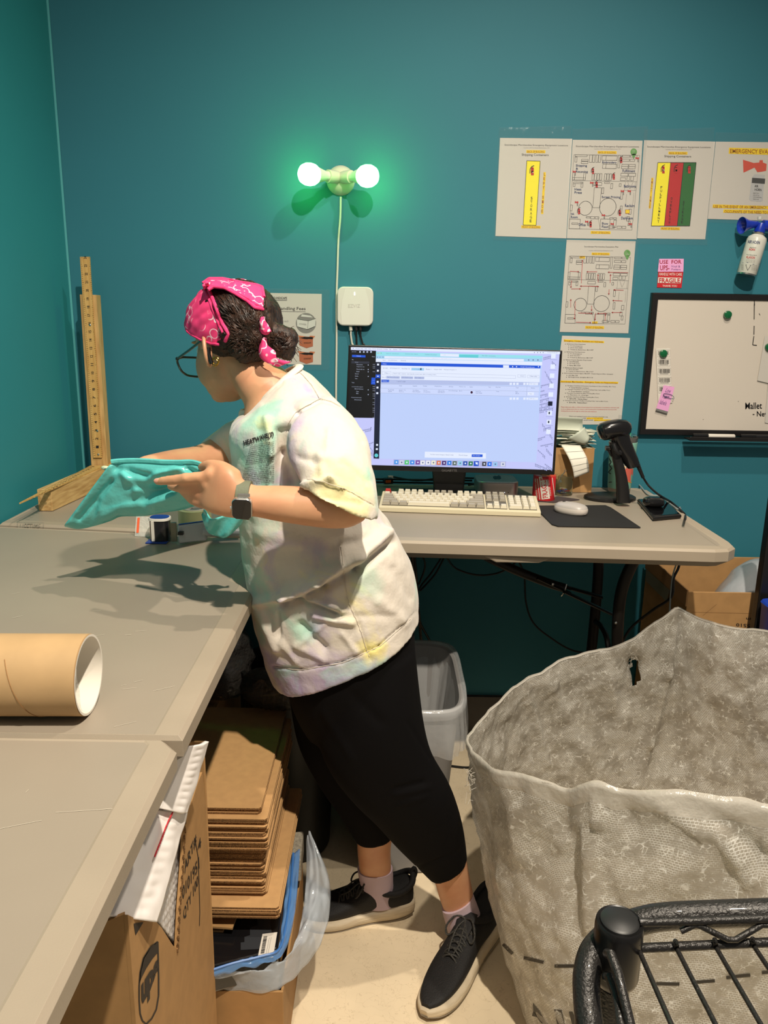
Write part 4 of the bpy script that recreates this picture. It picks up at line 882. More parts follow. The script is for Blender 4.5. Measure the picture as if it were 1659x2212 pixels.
# jar of paper clips
jb=TP(1212,1072);jc=V((jb.x+.012,jb.y+.03,T));jar=thing('glass_jar','clear jar holding coloured paper clips and a binder clip behind the mouse pad','jar',tuple(jc))
M_glass=mat('clear_jar_glass',(235,245,242),.05,trans=1,ior=1.3)
MB().lathe([(0,.0),(.026,.0),(.029,.003),(.0295,.045),(.027,.05),(.0285,.053),(.0285,.06),(.0265,.06),(.0255,.05),(.0275,.045),(.027,.005),(0,.003)],jc,40).build('jar_body',M_glass,jar,smooth=True)
cols=[mat('clip_'+n,c,.3,metal=.3) for n,c in (('blue',(40,80,200)),('red',(190,40,50)),('violet',(120,60,170)),('teal',(30,140,170)),('silver',(180,180,185)),('yellow',(200,170,50)))]
def clip_mesh():
    p=[(-.012,-.003,0),(.008,-.003,0),(.011,0,0),(.008,.003,0),(-.009,.003,0),(-.011,.001,0),(-.009,-.001,0),(.005,-.001,0)]
    return MB().tube(cat_rom(p,3),.0006,5)
for i in range(24):
    me=clip_mesh().mesh('paper_clip');m_=cols[i%6];me.materials.append(m_);o=bpy.data.objects.new('paper_clip',me);COL.objects.link(o)
    a=rs.uniform(0,6.28);r_=rs.uniform(0,.012);o.location=jc+V((r_*math.cos(a),r_*math.sin(a),.005+i*.0006));o.rotation_euler=(rs.uniform(-.3,.3),rs.uniform(-.3,.3),rs.uniform(0,6.28))
    tag(o,'small coloured wire paper clip lying in the clear jar','paper clip','paper clips in the jar')
o=thing('binder_clip','silver wire binder clip leaning out of the clear jar','binder clip',tuple(jc+V((.0,0,.04))))
c=jc+V((-.012,-.004,.05));MB().prism([c+V((-.006,0,-.012)),c+V((.006,0,-.012)),c+V((0,0,.004))],(0,.014,0)).build('spring_body',M_chrome,o)
MB().tube(cat_rom([c,c+V((.004,0,.012)),c+V((.014,0,.022)),c+V((.017,0,.027)),c+V((.012,0,.028)),c+V((.01,0,.02)),c+V((.002,0,.006))]),.0009,6).build('wire_handle',M_chrome,o,smooth=True)
# kraft box with label stacks
M_kraft=mat('kraft_cardboard',(172,132,84),.75,var=.08,vs=30,bump=.15,bs=120,bd=.0005)
M_kraftd=mat('kraft_cardboard_edge',(150,112,70),.85)
b0=TP(1262,1058);kx1=b0.x+.012;box=thing('cardboard_box','small kraft box right of the monitor, piled with white label sheets','box',(kx1-.06,2.42,T))
zt=P(1262,968,y=2.39).z
mb=MB();mb.box((kx1-.0665,2.39,(T+zt)/2),(.133,.003,zt-T));mb.box((kx1-.0015,2.43,(T+zt)/2),(.003,.082,zt-T));mb.box((kx1-.1315,2.43,(T+zt)/2),(.003,.082,zt-T));mb.box((kx1-.0665,2.469,(T+zt)/2),(.133,.003,zt-T));mb.box((kx1-.0665,2.43,T+.0015),(.13,.08,.003));mb.build('box_body',M_kraft,box)
M_lab=mat('pale_label_paper',(214,214,196),.5);M_lab2=mat('grey_green_label_paper',(186,192,176),.5)
r6=random.Random(12)
for i in range(14):
    zz=zt+.001+i*.0042;w_=.105+r6.uniform(-.02,.03);a=r6.uniform(-.35,.35);cxx=kx1-.06+r6.uniform(-.012,.02);cy=2.425
    def g(u_,v_,zz=zz,w_=w_,a=a,cxx=cxx,cy=cy,s=r6.uniform(0,9)):
        x=(u_-.5)*w_;y=(v_-.5)*.06;z=zz+.0035*math.sin(u_*3+s)*(.3+u_)
        return (cxx+x*math.cos(a)-y*math.sin(a),cy+x*math.sin(a)+y*math.cos(a),z)
    o=MB().grid(g,8,4).build('label_sheet',M_lab if i%3 else M_lab2,loc=(cxx,cy,zz),smooth=True,solid=.0012)
    tag(o,'pale label sheet in the untidy pile on the small kraft box','label sheet','label sheets on the kraft box')
q=[P(*p,y=2.40) for p in ((1192,899),(1259,903),(1262,935),(1190,942))]
q2=lambda u_,v_:q[0]*(1-u_)*(1-v_)+q[1]*u_*(1-v_)+q[3]*(1-u_)*v_+q[2]*u_*v_
tag(MB().grid(lambda u_,v_:q2(u_,v_)+V((0,.012*math.sin(v_*3),0)),8,8).build('label_sheet',M_lab2,loc=q[3],smooth=True,solid=.001),'grey-green sheet standing upright at the back of the label pile','label sheet')
q3=[P(*p,y=y) for p,y in (((1212,961),2.37),((1253,962),2.37),((1272,1020),2.34),((1240,1033),2.34))]
def g(u_,v_):
    p=q3[0]*(1-u_)*(1-v_)+q3[1]*u_*(1-v_)+q3[3]*(1-u_)*v_+q3[2]*u_*v_;return p+V((.006*math.sin(v_*3.1),-.014*math.sin(v_*3.1),.0))
o=thing('label_strip','strip of blank white labels hanging down the front of the small kraft box','label strip',tuple(q3[0]));MB().grid(g,8,12).build('strip',mat('white_labels',(222,218,204),.5),o,smooth=True,solid=.0006)
mb=MB()
for v_ in (.2,.42,.62,.8): mb.tube([g(0,v_)+V((0,-.0006,0)),g(.5,v_)+V((0,-.0012,0)),g(1,v_)+V((0,-.0006,0))],.0005,4)
mb.build('label_gap',M_gink,o)
q=[P(*p,y=2.375) for p in ((1224,948),(1262,922),(1274,945),(1262,962))];tag(MB().grid(lambda u_,v_:q[0]*(1-u_)*(1-v_)+q[1]*u_*(1-v_)+q[3]*(1-u_)*v_+q[2]*u_*v_+V((0,-.01*math.sin(u_*3),0)),6,6).build('label_sheet',M_lab2,loc=q[0],smooth=True,solid=.001),'grey-green curled sheet poking out at the front right of the label pile','label sheet')
# ================================================================ barcode scanner on its stand
M_scan=mat('glossy_black_scanner',(20,19,20),.22,coat=.3);M_scan2=mat('satin_black_stand',(28,27,27),.38)
YS=2.21
sb=P(1315,1076,z=T);sc=V((sb.x,sb.y-.01,T))
st=thing('scanner_stand','black oval-based stand holding the barcode scanner on the desk','scanner stand',tuple(sc))
MB().loft([(sc+V((0,0,z)),(.079*s_,0,0),(0,.055*s_,0)) for z,s_ in ((0,.97),(.004,1),(.008,.99),(.012,.9),(.016,.6),(.018,.3))],40).build('stand_base',M_scan2,st,smooth=True)
nk=[P(1348,1072,y=YS),P(1342,1030,y=YS),P(1331,985,y=YS),P(1325,955,y=YS)]
nk[0].z=T+.01
MB().loft([(p,(w_,0,0),(0,.013,0),3) for p,w_ in zip(cat_rom(nk,3),[.02,.019,.018,.016,.015,.0145,.014,.0135,.013,.013])],20).build('neck',M_scan2,st,smooth=True)
MB().tube([P(1322,985,y=YS),P(1312,968,y=YS)],.004,10).tube([P(1316,968,y=YS),P(1308,968,y=YS)],.007,14).build('knob',M_scan2,st,smooth=True)
q=cat_rom([P(1325,960,y=YS-.02),P(1331,975,y=YS-.028),P(1340,980,y=YS-.02),P(1338,965,y=YS)])
MB().tube(q,.0055,8).build('cradle',M_scan2,st,smooth=True)
sn=thing('barcode_scanner','black handheld barcode scanner tilted in its desk stand','barcode scanner',tuple(P(1340,960,y=YS)))
def ringpx(a,b,y,dep,p=2.3):
    A_,B_=P(*a,y=y),P(*b,y=y);return ((A_+B_)/2,(B_-A_)/2,V((0,dep,0)),p)
MB().loft([ringpx((1290,927),(1297,948),YS,.018),ringpx((1291,922),(1304,951),YS,.026),ringpx((1297,915),(1313,950),YS,.03),ringpx((1312,909),(1322,946),YS,.03),ringpx((1335,905),(1335,945),YS,.028),ringpx((1352,907),(1350,945),YS,.025),ringpx((1361,913),(1359,938),YS,.018),ringpx((1363,918),(1362,930),YS,.01)],32).build('scan_head',M_scan,sn,smooth=True)
MB().loft([ringpx((1318,938),(1358,930),YS,.02),ringpx((1326,962),(1362,948),YS,.021),ringpx((1338,985),(1370,970),YS,.021),ringpx((1348,1003),(1378,990),YS,.019),ringpx((1356,1012),(1381,1004),YS,.016)],28).build('handle_grip',M_scan,sn,smooth=True)
MB().loft([ringpx((1318,945),(1330,950),YS,.009),ringpx((1324,962),(1336,965),YS,.01),ringpx((1334,975),(1344,975),YS,.009)],16).build('trigger',M_scan2,sn,smooth=True)
q=[P(1300,919,y=YS-.029),P(1305,932,y=YS-.033),P(1308,950,y=YS-.03)]
MB().tube(q,.0012,6).build('head_seam',M_scan2,sn,smooth=True)
mb=MB();ca,cb=P(1376,1000,y=YS),P(1389,1031,y=YS)
for i in range(9):
    p=ca.lerp(cb,i/8);dn=(cb-ca).normalized();mb.tube([p-dn*.0014,p+dn*.0014],.0075-.0004*i,14)
mb.tube([ca,cb],.005,10);mb.build('strain_relief',M_blk,sn,smooth=True)
q=cat_rom([cb,P(1402,1050,y=YS),P(1425,1070,y=2.16),TP(1450,1085,.006),TP(1472,1104,.004),P(1480,1113,z=T-.004),P(1480,1122,y=1.96)])
MB().tube(q,.0032,8).build('cord',M_blk,sn,smooth=True)
# ================================================================ insulated tumbler
tmb=TP(1340,1066);tc=V((tmb.x+.004,tmb.y+.03,T));tz=P(1365,942,y=tc.y).z-T
tum=thing('insulated_tumbler','mint tumbler with coral patch and stickers behind the barcode scanner','tumbler',tuple(tc))
M_mint=mat('mint_powder_coat',(136,190,170),.4);M_st=mat('brushed_steel',(168,160,150),.3,metal=.9);M_coral=mat('coral_sticker',(206,100,84),.45)
r0,r1=.0345,.044
rr_=lambda z:r0+(r1-r0)*z/tz
MB().lathe([(0,0),(r0-.002,0),(r0,.003),(rr_(.014),.014)],tc,40).build('steel_base',M_st,tum,smooth=True)
MB().lathe([(rr_(.0141),.0141),(rr_(.016)+.0008,.016),(rr_(tz*.9)+.0008,tz*.9),(rr_(tz*.905),tz*.905)],tc,40).build('cup_wall',M_mint,tum,smooth=True)
MB().lathe([(rr_(tz*.9),tz*.9),(r1,tz*.985),(r1-.001,tz),(r1-.003,tz),(r1-.004,tz*.9)],tc,40).build('steel_lip',M_st,tum,smooth=True)
MB().lathe([(0,tz*.97),(r1-.004,tz*.97),(r1-.003,tz+.001),(r1-.008,tz+.006),(0,tz+.005)],tc,32).build('clear_lid',M_glass,tum,smooth=True)
mec=MB().lathe([(r0+.001,0),(rr_(tz*.95)+.0012,tz*.95)],tc,64).mesh('t');fn_=surf_fn(bvh_of(mec),.0006,2.3);bpy.data.meshes.remove(mec)
ik=Ink(fn_,8);M_tw=mat('cream_sticker',(230,224,206),.4);M_tb=mat('dark_sticker_ink',(40,30,40),.4);M_to=mat('orange_sticker',(226,150,40),.4)
ik.poly([(1335,1005),(1372,1014),(1371,1043),(1335,1037)],M_coral);ik.poly([(1354,1012),(1360,1022),(1364,1010),(1366,1022),(1371,1020),(1362,1032),(1358,1028)],M_tw)
for x,y in ((1338,998),(1345,1003),(1352,1000),(1343,1010),(1350,1009)): ik.disc(x,y,4,4.2,M_tw,14);ik.ring(x,y,3.3,3.4,.8,M_tb,12);ik.disc(x,y,1.2,1.2,M_to,8)
ik.path([(1316,990),(1321,998),(1316,1004),(1322,1012),(1314,1020),(1320,1024)],1.6,M_tb);ik.path([(1335,1039),(1345,1035),(1358,1041),(1370,1044)],1.4,M_to)
ik.path([(1315,1042),(1322,1041)],1.4,M_tb);ik.rect(1351,1046,1357,1052,M_mint)
ik.build('stickers',tum)
# ================================================================ phone and earbud case
ph=thing('smartphone','black smartphone lying face up at the right end of the desk','phone',tuple(TP(1425,1105)))
pc=[TP(1376,1085),TP(1432,1083),TP(1472,1120),TP(1410,1126)]
a_=(pc[1]-pc[0]).normalized();M_gl=mat('black_screen_glass',(8,8,10),.06,coat=.5)
MB().prism(pc,(0,0,.011)).build('case',M_blkp,ph,bevel=.004,seg=3)
cc=sum(pc,V((0,0,0)))/4;MB().prism([cc+(p-cc)*.9+V((0,0,.0112)) for p in pc],(0,0,.0006)).build('screen',M_gl,ph)
ik=Ink(plane_fn((pc[3]+pc[2])/2,(V((pc[2]-pc[3]).cross(V((0,0,1)))).normalized()),.0008))
eb=TP(1411,1093,.012)
tag(MB().loft([(eb+V((0,0,z)),(.030*s_,0.00,0),(0.0,.024*s_,0),2.6) for z,s_ in ((0,.7),(.003,.92),(.008,1),(.014,.99),(.0145,.97),(.015,.99),(.021,.93),(.025,.7),(.026,.3))],36).build('earbud_case',M_scan,loc=eb,smooth=True),'glossy black earbud charging case lying on the smartphone','earbud case')
tag(MB().tube(cat_rom([TP(1374,1040,.004),TP(1385,1052,.004),TP(1400,1068,.004),TP(1425,1072,.004),TP(1450,1090,.004),TP(1464,1100,.004),P(1470,1102,z=T-.01),P(1468,1190,y=1.97),P(1452,1250,y=1.96),P(1446,1330,y=1.96)]),.0022,7).build('charging_cable',mat('grey_braided_cable',(140,150,150),.6),loc=TP(1385,1052),smooth=True),'pale grey cable crossing the desk behind the phone and dropping over the edge','cable')
# ================================================================ cables under the desk
yb_=2.3
for pts,r_,lab_ in (
  (((966,1184,2.1),(950,1210,2.2),(930,1240,2.3),(912,1262,2.35),(905,1276,2.35)),.003,'black cable running down left from the desk to the cable bundle'),
  (((966,1205,2.2),(985,1228,2.3),(1030,1242,2.35),(1075,1238,2.35),(1110,1218,2.3),(1140,1184,2.1)),.003,'black cable hanging in a wide loop under the desk middle'),
  (((1096,1184,2.2),(1115,1205,2.35),(1132,1240,2.44),(1136,1300,2.46),(1152,1345,2.46),(1190,1378,2.46),(1240,1406,2.46),(1300,1412,2.44)),.003,'long black cable dropping from the desk and curving right to the leg'),
  (((895,1184,2.2),(912,1200,2.3),(918,1225,2.35),(905,1262,2.38)),.003,'short black cable loop beside the person under the desk'),
  (((893,1184,2.15),(898,1230,2.3),(902,1280,2.36),(906,1340,2.4),(930,1390,2.44),(935,1440,2.44)),.004,'black cable passing behind the hip down to the waste bin'),
  (((978,1184,2.15),(962,1200,2.25),(940,1240,2.33),(908,1276,2.37)),.003,'second black cable slanting into the cable bundle')):
    q=cat_rom([P(a,b,y=c) for a,b,c in pts]);tag(MB().tube(q,r_,8).build('power_cable',M_blk,loc=q[0],smooth=True),lab_,'cable')
# braided brown-grey cord
q=cat_rom([P(889,1184,y=2.15),P(894,1250,y=2.3),P(901,1290,y=2.36),P(906,1340,y=2.38),P(910,1390,y=2.4)],8)
mb=MB().tube(q,.0045,8)
M_braid=mat('flecked_braided_cord',(96,84,66),.7,rgb2=(28,26,24),vs=260,detail=1)
tag(mb.build('braided_cord',M_braid,loc=q[0],smooth=True),'brown flecked braided cord hanging down behind the person','cord')
q=cat_rom([P(1472,1190,y=1.97),P(1466,1225,y=1.96),P(1455,1250,y=1.96),P(1450,1290,y=1.96),P(1410,1318,y=2.0),P(1360,1360,y=2.05),P(1330,1420,y=2.0)])
tag(MB().tube(q,.0036,8).build('power_cable',M_blk,loc=q[0],smooth=True),'black cable hanging off the right desk end across the big box','cable')
q=cat_rom([P(975,1655,z=.004),P(1010,1658,z=.004),P(1040,1652,z=.004),P(1080,1656,z=.004)]);tag(MB().tube(q,.004,8).build('power_cable',M_blk,loc=q[0],smooth=True),'black cable lying on the floor right of the waste bin','cable')
# ================================================================ things on the packing table
# cardboard mailing tube
M_tube=mat('kraft_tube_paper',(190,156,112),.6,var=.08,vs=16,bump=.1,bs=200,bd=.0004);M_tin=mat('white_tube_lining',(222,216,204),.5)
te=P(193,1470,y=.935);tb_=thing('mailing_tube','thick brown cardboard mailing tube lying on the packing table','mailing tube',(te.x,.935,T))
R_t=.0535;tdir=V((-1,-.03,0)).normalized();tc_=V((te.x,.935,T+R_t));Rt=tdir.to_track_quat('Z','Y').to_matrix();LT=.56
mb=MB();mb.lathe([(R_t-.003,.0),(R_t,.001),(R_t,LT),(R_t-.003,LT)],tc_,64,Rt,caps=False);mb.build('outer_wall',M_tube,tb_,smooth=True)
MB().lathe([(R_t-.0005,-.0005),(R_t-.0035,-.0005),(R_t-.0035,.1),(R_t-.004,LT-.01)],tc_,64,Rt,caps=False).build('inner_lining',M_tin,tb_,smooth=True)
MB().lathe([(R_t-.0037,.06),(R_t-.01,.062),(0,.062)],tc_,48,Rt).build('end_plug',M_tin,tb_,smooth=True)
q=[]
for i in range(26):
    a=-2.2+i*.12;q.append(tc_+Rt@V(((R_t+.0002)*math.cos(a),(R_t+.0002)*math.sin(a),.075+.018*(a))))
MB().tube(q,.0006,4).build('spiral_seam',mat('kraft_cardboard_edge',(150,112,70),.85),tb_)
def tg(u_,v_):
    a=-.9+u_*1.5;r=R_t-.006-.012*math.sin(u_*3.1)*abs(math.sin(v_*5+u_*3));return tc_+Rt@V((r*math.cos(a),r*math.sin(a),.0+.05*v_))
M_film=mat('crinkled_clear_film',(230,228,220),.12,alpha=.35,bump=.8,bs=120,bd=.003)
MB().grid(tg,18,10).build('clear_tape',M_film,tb_,smooth=True)
# tape dispenser
M_dgrey=mat('translucent_grey_plastic',(178,182,186),.3);M_dblue=mat('blue_plastic_label',(24,56,140),.35);M_smoke=mat('smoked_dark_plastic',(34,32,36),.2,coat=.4);M_tapec=mat('yellowish_clear_tape',(206,204,150),.2,alpha=.85)
t0=P(340,1182,z=T);dsp=thing('tape_dispenser','white and blue packing tape dispenser standing under the teal mailer','tape dispenser',tuple(t0))
def slab(name,pxs,z0,z1,m,dy=0,bev=.002):
    pts=[P(*p,z=T) for p in pxs];pts=[V((p.x,p.y+dy,T+z0)) for p in pts];return MB().prism(pts,(0,0,z1-z0)).build(name,m,dsp,bevel=bev,smooth=True)
fc=P(343,1172,z=T);MB().loft([(fc+V((0,.018,z)),(.0235*s_,0,0),(0,.02*s_,0),2.6) for z,s_ in ((.002,1),(.052,1))],28).build('blade_housing',M_smoke,dsp,smooth=True)
MB().loft([(fc+V((0,.018,z)),(.0255*s_,0,0),(0,.022*s_,0),2.6) for z,s_ in ((.052,1),(.057,1),(.058,.97))],28).build('top_rim',M_wst,dsp,smooth=True)
MB().loft([(fc+V((0,.018,z)),(.0222,0,0),(0,.019,0),2.6) for z in (.058,.0588)],28).build('blue_cap',M_dblue,dsp,smooth=True)
MB().box(fc+V((-.0115,-.0035,.028)),(.007,.003,.048)).build('white_stripe',M_wst,dsp);MB().box(fc+V((-.004,.012,.001)),(.05,.045,.003)).build('blue_foot',M_dblue,dsp,bevel=.001)
MB().box(fc+V((.036,.003,.026)),(.014,.01,.046),.15).build('tape_guide',mat('dull_brass_steel',(140,136,120),.35,metal=.6),dsp,bevel=.001)
rc=P(415,1150,z=T)+V((0,.035,0))
MB().lathe([(.028,.004),(.041,.004),(.041,.052),(.028,.052),(.028,.004)],rc,48).build('tape_roll',M_tapec,dsp,smooth=True)
MB().lathe([(.0255,.003),(.028,.003),(.028,.055),(.0255,.055),(.0255,.003)],rc,40).build('roll_core',M_wst,dsp,smooth=True)
mb=MB();mb.lathe([(0,.0),(.012,.0),(.012,.05),(0,.05)],rc,16)
for k in range(3): mb.box(rc+V((math.cos(k*2.09)*.012,math.sin(k*2.09)*.012,.048)),(.024,.003,.003),k*2.09)
mb.build('hub',mat('grey_hub_metal',(130,130,128),.3,metal=.6),dsp)
gp=[P(385,1178,z=T),P(446,1170,z=T)];ga=gp[0];gb=gp[1];
MB().prism([ga+V((0,0,.002)),gb+V((0,0,.002)),gb+V((0,.014,.002)),ga+V((0,.014,.002))],(0,0,.046)).build('side_plate',M_dgrey,dsp,bevel=.004,smooth=True)
MB().prism([ga+V((.002,.002,.0485)),gb+V((-.004,.002,.0485)),gb+V((-.004,.011,.0485)),ga+V((.002,.011,.0485))],(0,0,.001)).build('blue_label',M_dblue,dsp)
MB().tube([gb+V((-.01,.01,.026)),gb+V((.03,.018,.022)),gb+V((.075,.03,.018))],[.018,.016,.013],16,flat=.8).build('handle',M_dgrey,dsp,smooth=True)
MB().box(ga+V((.008,-.001,.03)),(.012,.01,.008)).build('latch',M_blkp,dsp,bevel=.001)
# clear plastic card pack behind the dispenser
o=thing('tape_package','clear plastic package with an orange label leaning behind the tape dispenser','package',tuple(P(300,1160,z=T)))
a_=P(291,1158,z=T);b_=P(322,1160,z=T);MB().prism([a_,b_,b_+V((0,.02,.045)),a_+V((0,.02,.045))],(0,.002,0)).build('blister',M_film,o);MB().prism([a_+V((.004,.003,.008)),a_+V((.0095,.003,.008)),a_+V((.0095,.018,.042)),a_+V((.004,.018,.042))],(0,-.0015,0)).build('orange_label',mat('orange_label',(224,92,48),.5),o)
# wooden corner ruler: three graduated legs
M_wood=mat('pale_pine_wood',(206,170,112),.55,rgb2=(176,136,82),vs=9,stretch=(14,14,1.2),bump=.1,bs=60)
M_woodh=mat('pale_pine_wood_beam',(206,172,116),.55,rgb2=(172,134,82),vs=9,stretch=(10,1.2,14),bump=.1,bs=60);M_rul=mat('yellow_ruler_wood',(208,170,104),.45,rgb2=(186,144,80),vs=12,stretch=(12,12,1))
YR=2.385
rl=thing('corner_ruler','three-legged wooden measuring corner with an upright yardstick on the desk corner','ruler',tuple(V((P(215,1000,y=YR).x,YR,T))))
g=plane_fn((0,YR,0),(0,-1,0))
def up(px0,py0,px1,py1,w0,w1): pass
ps=[g(172,636),g(208,637),g(232.5,1012),g(197.5,1012)];MB().prism(ps,(0,.035,0)).build('upright_post',M_wood,rl,bevel=.001)
g2=plane_fn((0,YR-.001,0),(0,-1,0));MB().prism([g2(174,555),g2(195,555),g2(221,988),g2(203,988)],(0,-.005,0)).build('upright_ruler',M_rul,rl)
ik=Ink(plane_fn((0,YR-.006,0),(0,-1,0),.0004))
for i in range(24*4+1):
    t=i/96.;cx=212-(212-184.5)*t;cy=984-(984-557)*(1-(1-t)**1.0);hw=9.5+1*t
    ln=3.6 if i%4==0 else 2.2
    ik.line((cx-hw,cy),(cx-hw+ln,cy),.55,M_ink);ik.line((cx+hw-ln,cy),(cx+hw,cy),.55,M_ink)
    if i%4==0 and 0<i: ik.text(str(i//4),((cx-3.6,cy+2),(cx-3.6,cy-3.5),(cx+2.4,cy-3.5),(cx+2.4,cy+2)),M_ink,.02)
ik.build('graduation',rl)
for py,px in ((702,194.5),(931,210.5),(982,212.5)):
    c=plane_fn((0,YR-.0065,0),(0,-1,0))(px,py);MB().ell(c,(.0035,0,0),(0,.0012,0),(0,0,.0035),12).build('screw',M_chrome,rl,smooth=True)
# leg toward the viewer along the left wall
z2=T+.060
n0=P(86,1108,z=T);n1=P(114,1104,z=T);f0=P(196,1018,z=T);f1=P(231,1010,z=T)
f0.y=f1.y=YR-.004;f1.x=P(231,1000,y=YR).x;f0.x=f1.x-.05
n1.x=max(n1.x,-.94);n0=n1+V((-.038,0,0));
MB().prism([n0,n1,f1,f0],(0,0,.060)).build('side_beam',M_woodh,rl,bevel=.001)
m0=P(45,1084,z=z2+.004);m1=P(72,1087,z=z2+.004)
if m0.x<-.985: m0.x=-.985
h0=V((m0.x,m0.y,z2));h1=V((n1.x-.004,m0.y-.01,z2));k0=V((f0.x,YR-.006,z2));k1_=V((f1.x-.006,YR-.006,z2))
MB().prism([h0,h1,k1_,k0],(0,0,.004)).build('side_ruler',M_rul,rl)
ik=Ink(lambda x,y:V((x,y,z2+.0044)))
for i in range(1,72):
    t=i/72;a=h0.lerp(k0,t);b_=h1.lerp(k1_,t)
    l=.16 if i%3 else .3
    ik.line((a.x,a.y),(a.x+(b_.x-a.x)*l,a.y),.0009,M_ink)
    if i%3==0: ik.text(str(24-i//3),((a.x+.011,a.y+.003),(a.x+.019,a.y+.003),(a.x+.019,a.y-.004),(a.x+.011,a.y-.004)),M_ink,.02)
ik.build('graduation',rl)
# leg to the right along the back wall
x0=f1.x;x1=P(440,1000,y=2.38).x
MB().box(((x0+x1)/2,2.402,T+.030),(x1-x0,.034,.060)).build('back_beam',M_woodh,rl,bevel=.001)
MB().box(((x0+x1)/2,2.40,T+.0625),(x1-x0+.01,.036,.005)).build('back_ruler',M_rul,rl);MB().ell((x0+.02,2.392,T+.066),(.003,0,0),(0,.003,0),(0,0,.001),10).build('screw',M_chrome,rl)
tag(MB().box(P(236,1045,z=T)+V((0,0,.016)),(.035,.03,.032),.2).build('black_clip',M_blkp,loc=P(236,1045,z=T),bevel=.003),'small black gadget on the desk behind the teal mailer edge','gadget')
# ================================================================ teal poly mailer held in both hands
M_teal=mat('glossy_teal_poly',(98,196,192),.26,coat=.3,bump=.55,bs=34,bd=.006)
bag=thing('poly_mailer','crinkled teal poly mailer bag held in the hands of the person','mailer bag',tuple(P(300,1060,y=1.42)))
top=[(243,1001,1.37),(262,999,1.37),(290,998,1.365),(320,999,1.355),(350,1001,1.345),(385,1002,1.335),(420,1002,1.32),(448,1012,1.305),(462,1022,1.295)]
bot=[(140,1138,1.41),(170,1143,1.415),(205,1136,1.41),(240,1125,1.405),(262,1116,1.40),(310,1115,1.39),(350,1108,1.375),(400,1100,1.355),(445,1085,1.335)]
tp=cat_rom([P(a,b,y=c) for a,b,c in top],4);bt=cat_rom([P(a,b,y=c) for a,b,c in bot],4);tp_n=len(tp)
folds=[((150,1135),(235,1010),9,.012),((175,1120),(245,1040),6,-.010),((255,1012),(330,1030),8,-.010),((330,1032),(400,1008),7,.010),((270,1020),(300,1060),8,.008),((390,1002),(425,1022),6,-.012),((300,1085),(360,1050),16,-.012),((230,1120),(300,1090),12,.010),((340,1090),(400,1060),14,.012),((290,1050),(380,1060),10,-.008),((200,1130),(215,1085),7,-.006)]
def segd(px,py,a,b):
    dx,dy=b[0]-a[0],b[1]-a[1];t=max(0,min(1,((px-a[0])*dx+(py-a[1])*dy)/(dx*dx+dy*dy)));return math.hypot(px-a[0]-dx*t,py-a[1]-dy*t)
def proj(p):
    v=p-CAM;w_=v.dot(_f);return CX+F*v.dot(_r)/w_,CY-F*v.dot(_u)/w_
def lerpl(l,u_):
    x=u_*(len(l)-1);i=min(int(x),len(l)-2);return l[i].lerp(l[i+1],x-i)
def bagf(side):
    def fn(u_,v_):
        p=lerpl(tp,u_).lerp(lerpl(bt,u_),v_);e=min(1,4*min(u_+.03,1-u_+.03,v_*1.5,(1-v_)))
        e=math.sqrt(max(0,e));d=V((0,-1,.25)).normalized()
        if side>0: q=p+d*.016*e
        else:
            eu=math.sqrt(max(0,min(1,8*min(u_,1-u_))));q=p+V((.01,.085,-.012))*eu*math.sqrt(min(1,v_/.07))*max(0,1-v_)**.8
        if side>0:
            x,y=proj(p);a=0
            for f0_,f1_,w_,am in folds: a+=am*math.exp(-(segd(x,y,f0_,f1_)/w_)**2)
            a+=.003*noise.noise(p*16)+.001*noise.noise(p*60)
            q+=d*a*e
        return q
    return fn
mb=MB();mb.grid(bagf(1),90,44);mb.grid(bagf(-1),90,44);mb.build('bag_body',M_teal,bag,smooth='all')
fl=[(440,1100,1.36),(452,1118,1.35),(470,1118,1.345),(500,1112,1.34),(527,1118,1.34)];fb=[(436,1112,1.38),(452,1150,1.37),(470,1160,1.36),(492,1158,1.355),(521,1132,1.35)]
a_=cat_rom([P(*p[:2],y=p[2]) for p in fl],3);b_=cat_rom([P(*p[:2],y=p[2]) for p in fb],3)
MB().grid(lambda u_,v_:lerpl(a_,u_).lerp(lerpl(b_,u_),v_)+V((0,.006*math.sin(u_*11+v_*3),0)),24,12).build('bag_flap',M_teal,bag,smooth='all',solid=.002)
q=[p+V((0,-.006,.004)) for p in tp];MB().tube(q,.0022,6,flat=2).build('seam',M_teal,bag,smooth=True)
# ================================================================ under the packing table
M_fl=mat('corrugated_edge',(150,112,68),.85,rgb2=(84,58,34),vs=420,detail=1,stretch=(1,1,1))
def carton(name,label,x0,x1,y0,y1,z0,z1,th=.005,open_=True,m=M_kraft,cat='box',skip=()):
    o=thing(name,label,cat,((x0+x1)/2,(y0+y1)/2,z0));mb=MB();h=z1-z0;zc=(z0+z1)/2
    if 'f' not in skip: mb.box(((x0+x1)/2,y0+th/2,zc),(x1-x0,th,h))
    mb.box(((x0+x1)/2,y1-th/2,zc),(x1-x0,th,h));mb.box((x0+th/2,(y0+y1)/2,zc),(th,y1-y0-2*th,h))
    if 'r' not in skip: mb.box((x1-th/2,(y0+y1)/2,zc),(th,y1-y0-2*th,h))
    mb.box(((x0+x1)/2,(y0+y1)/2,z0+th/2),(x1-x0-2*th,y1-y0-2*th,th))
    if not open_: mb.box(((x0+x1)/2,(y0+y1)/2,z1-th/2),(x1-x0-2*th,y1-y0-2*th,th))
    mb.build('box_body',m,o,bevel=.0015);return o
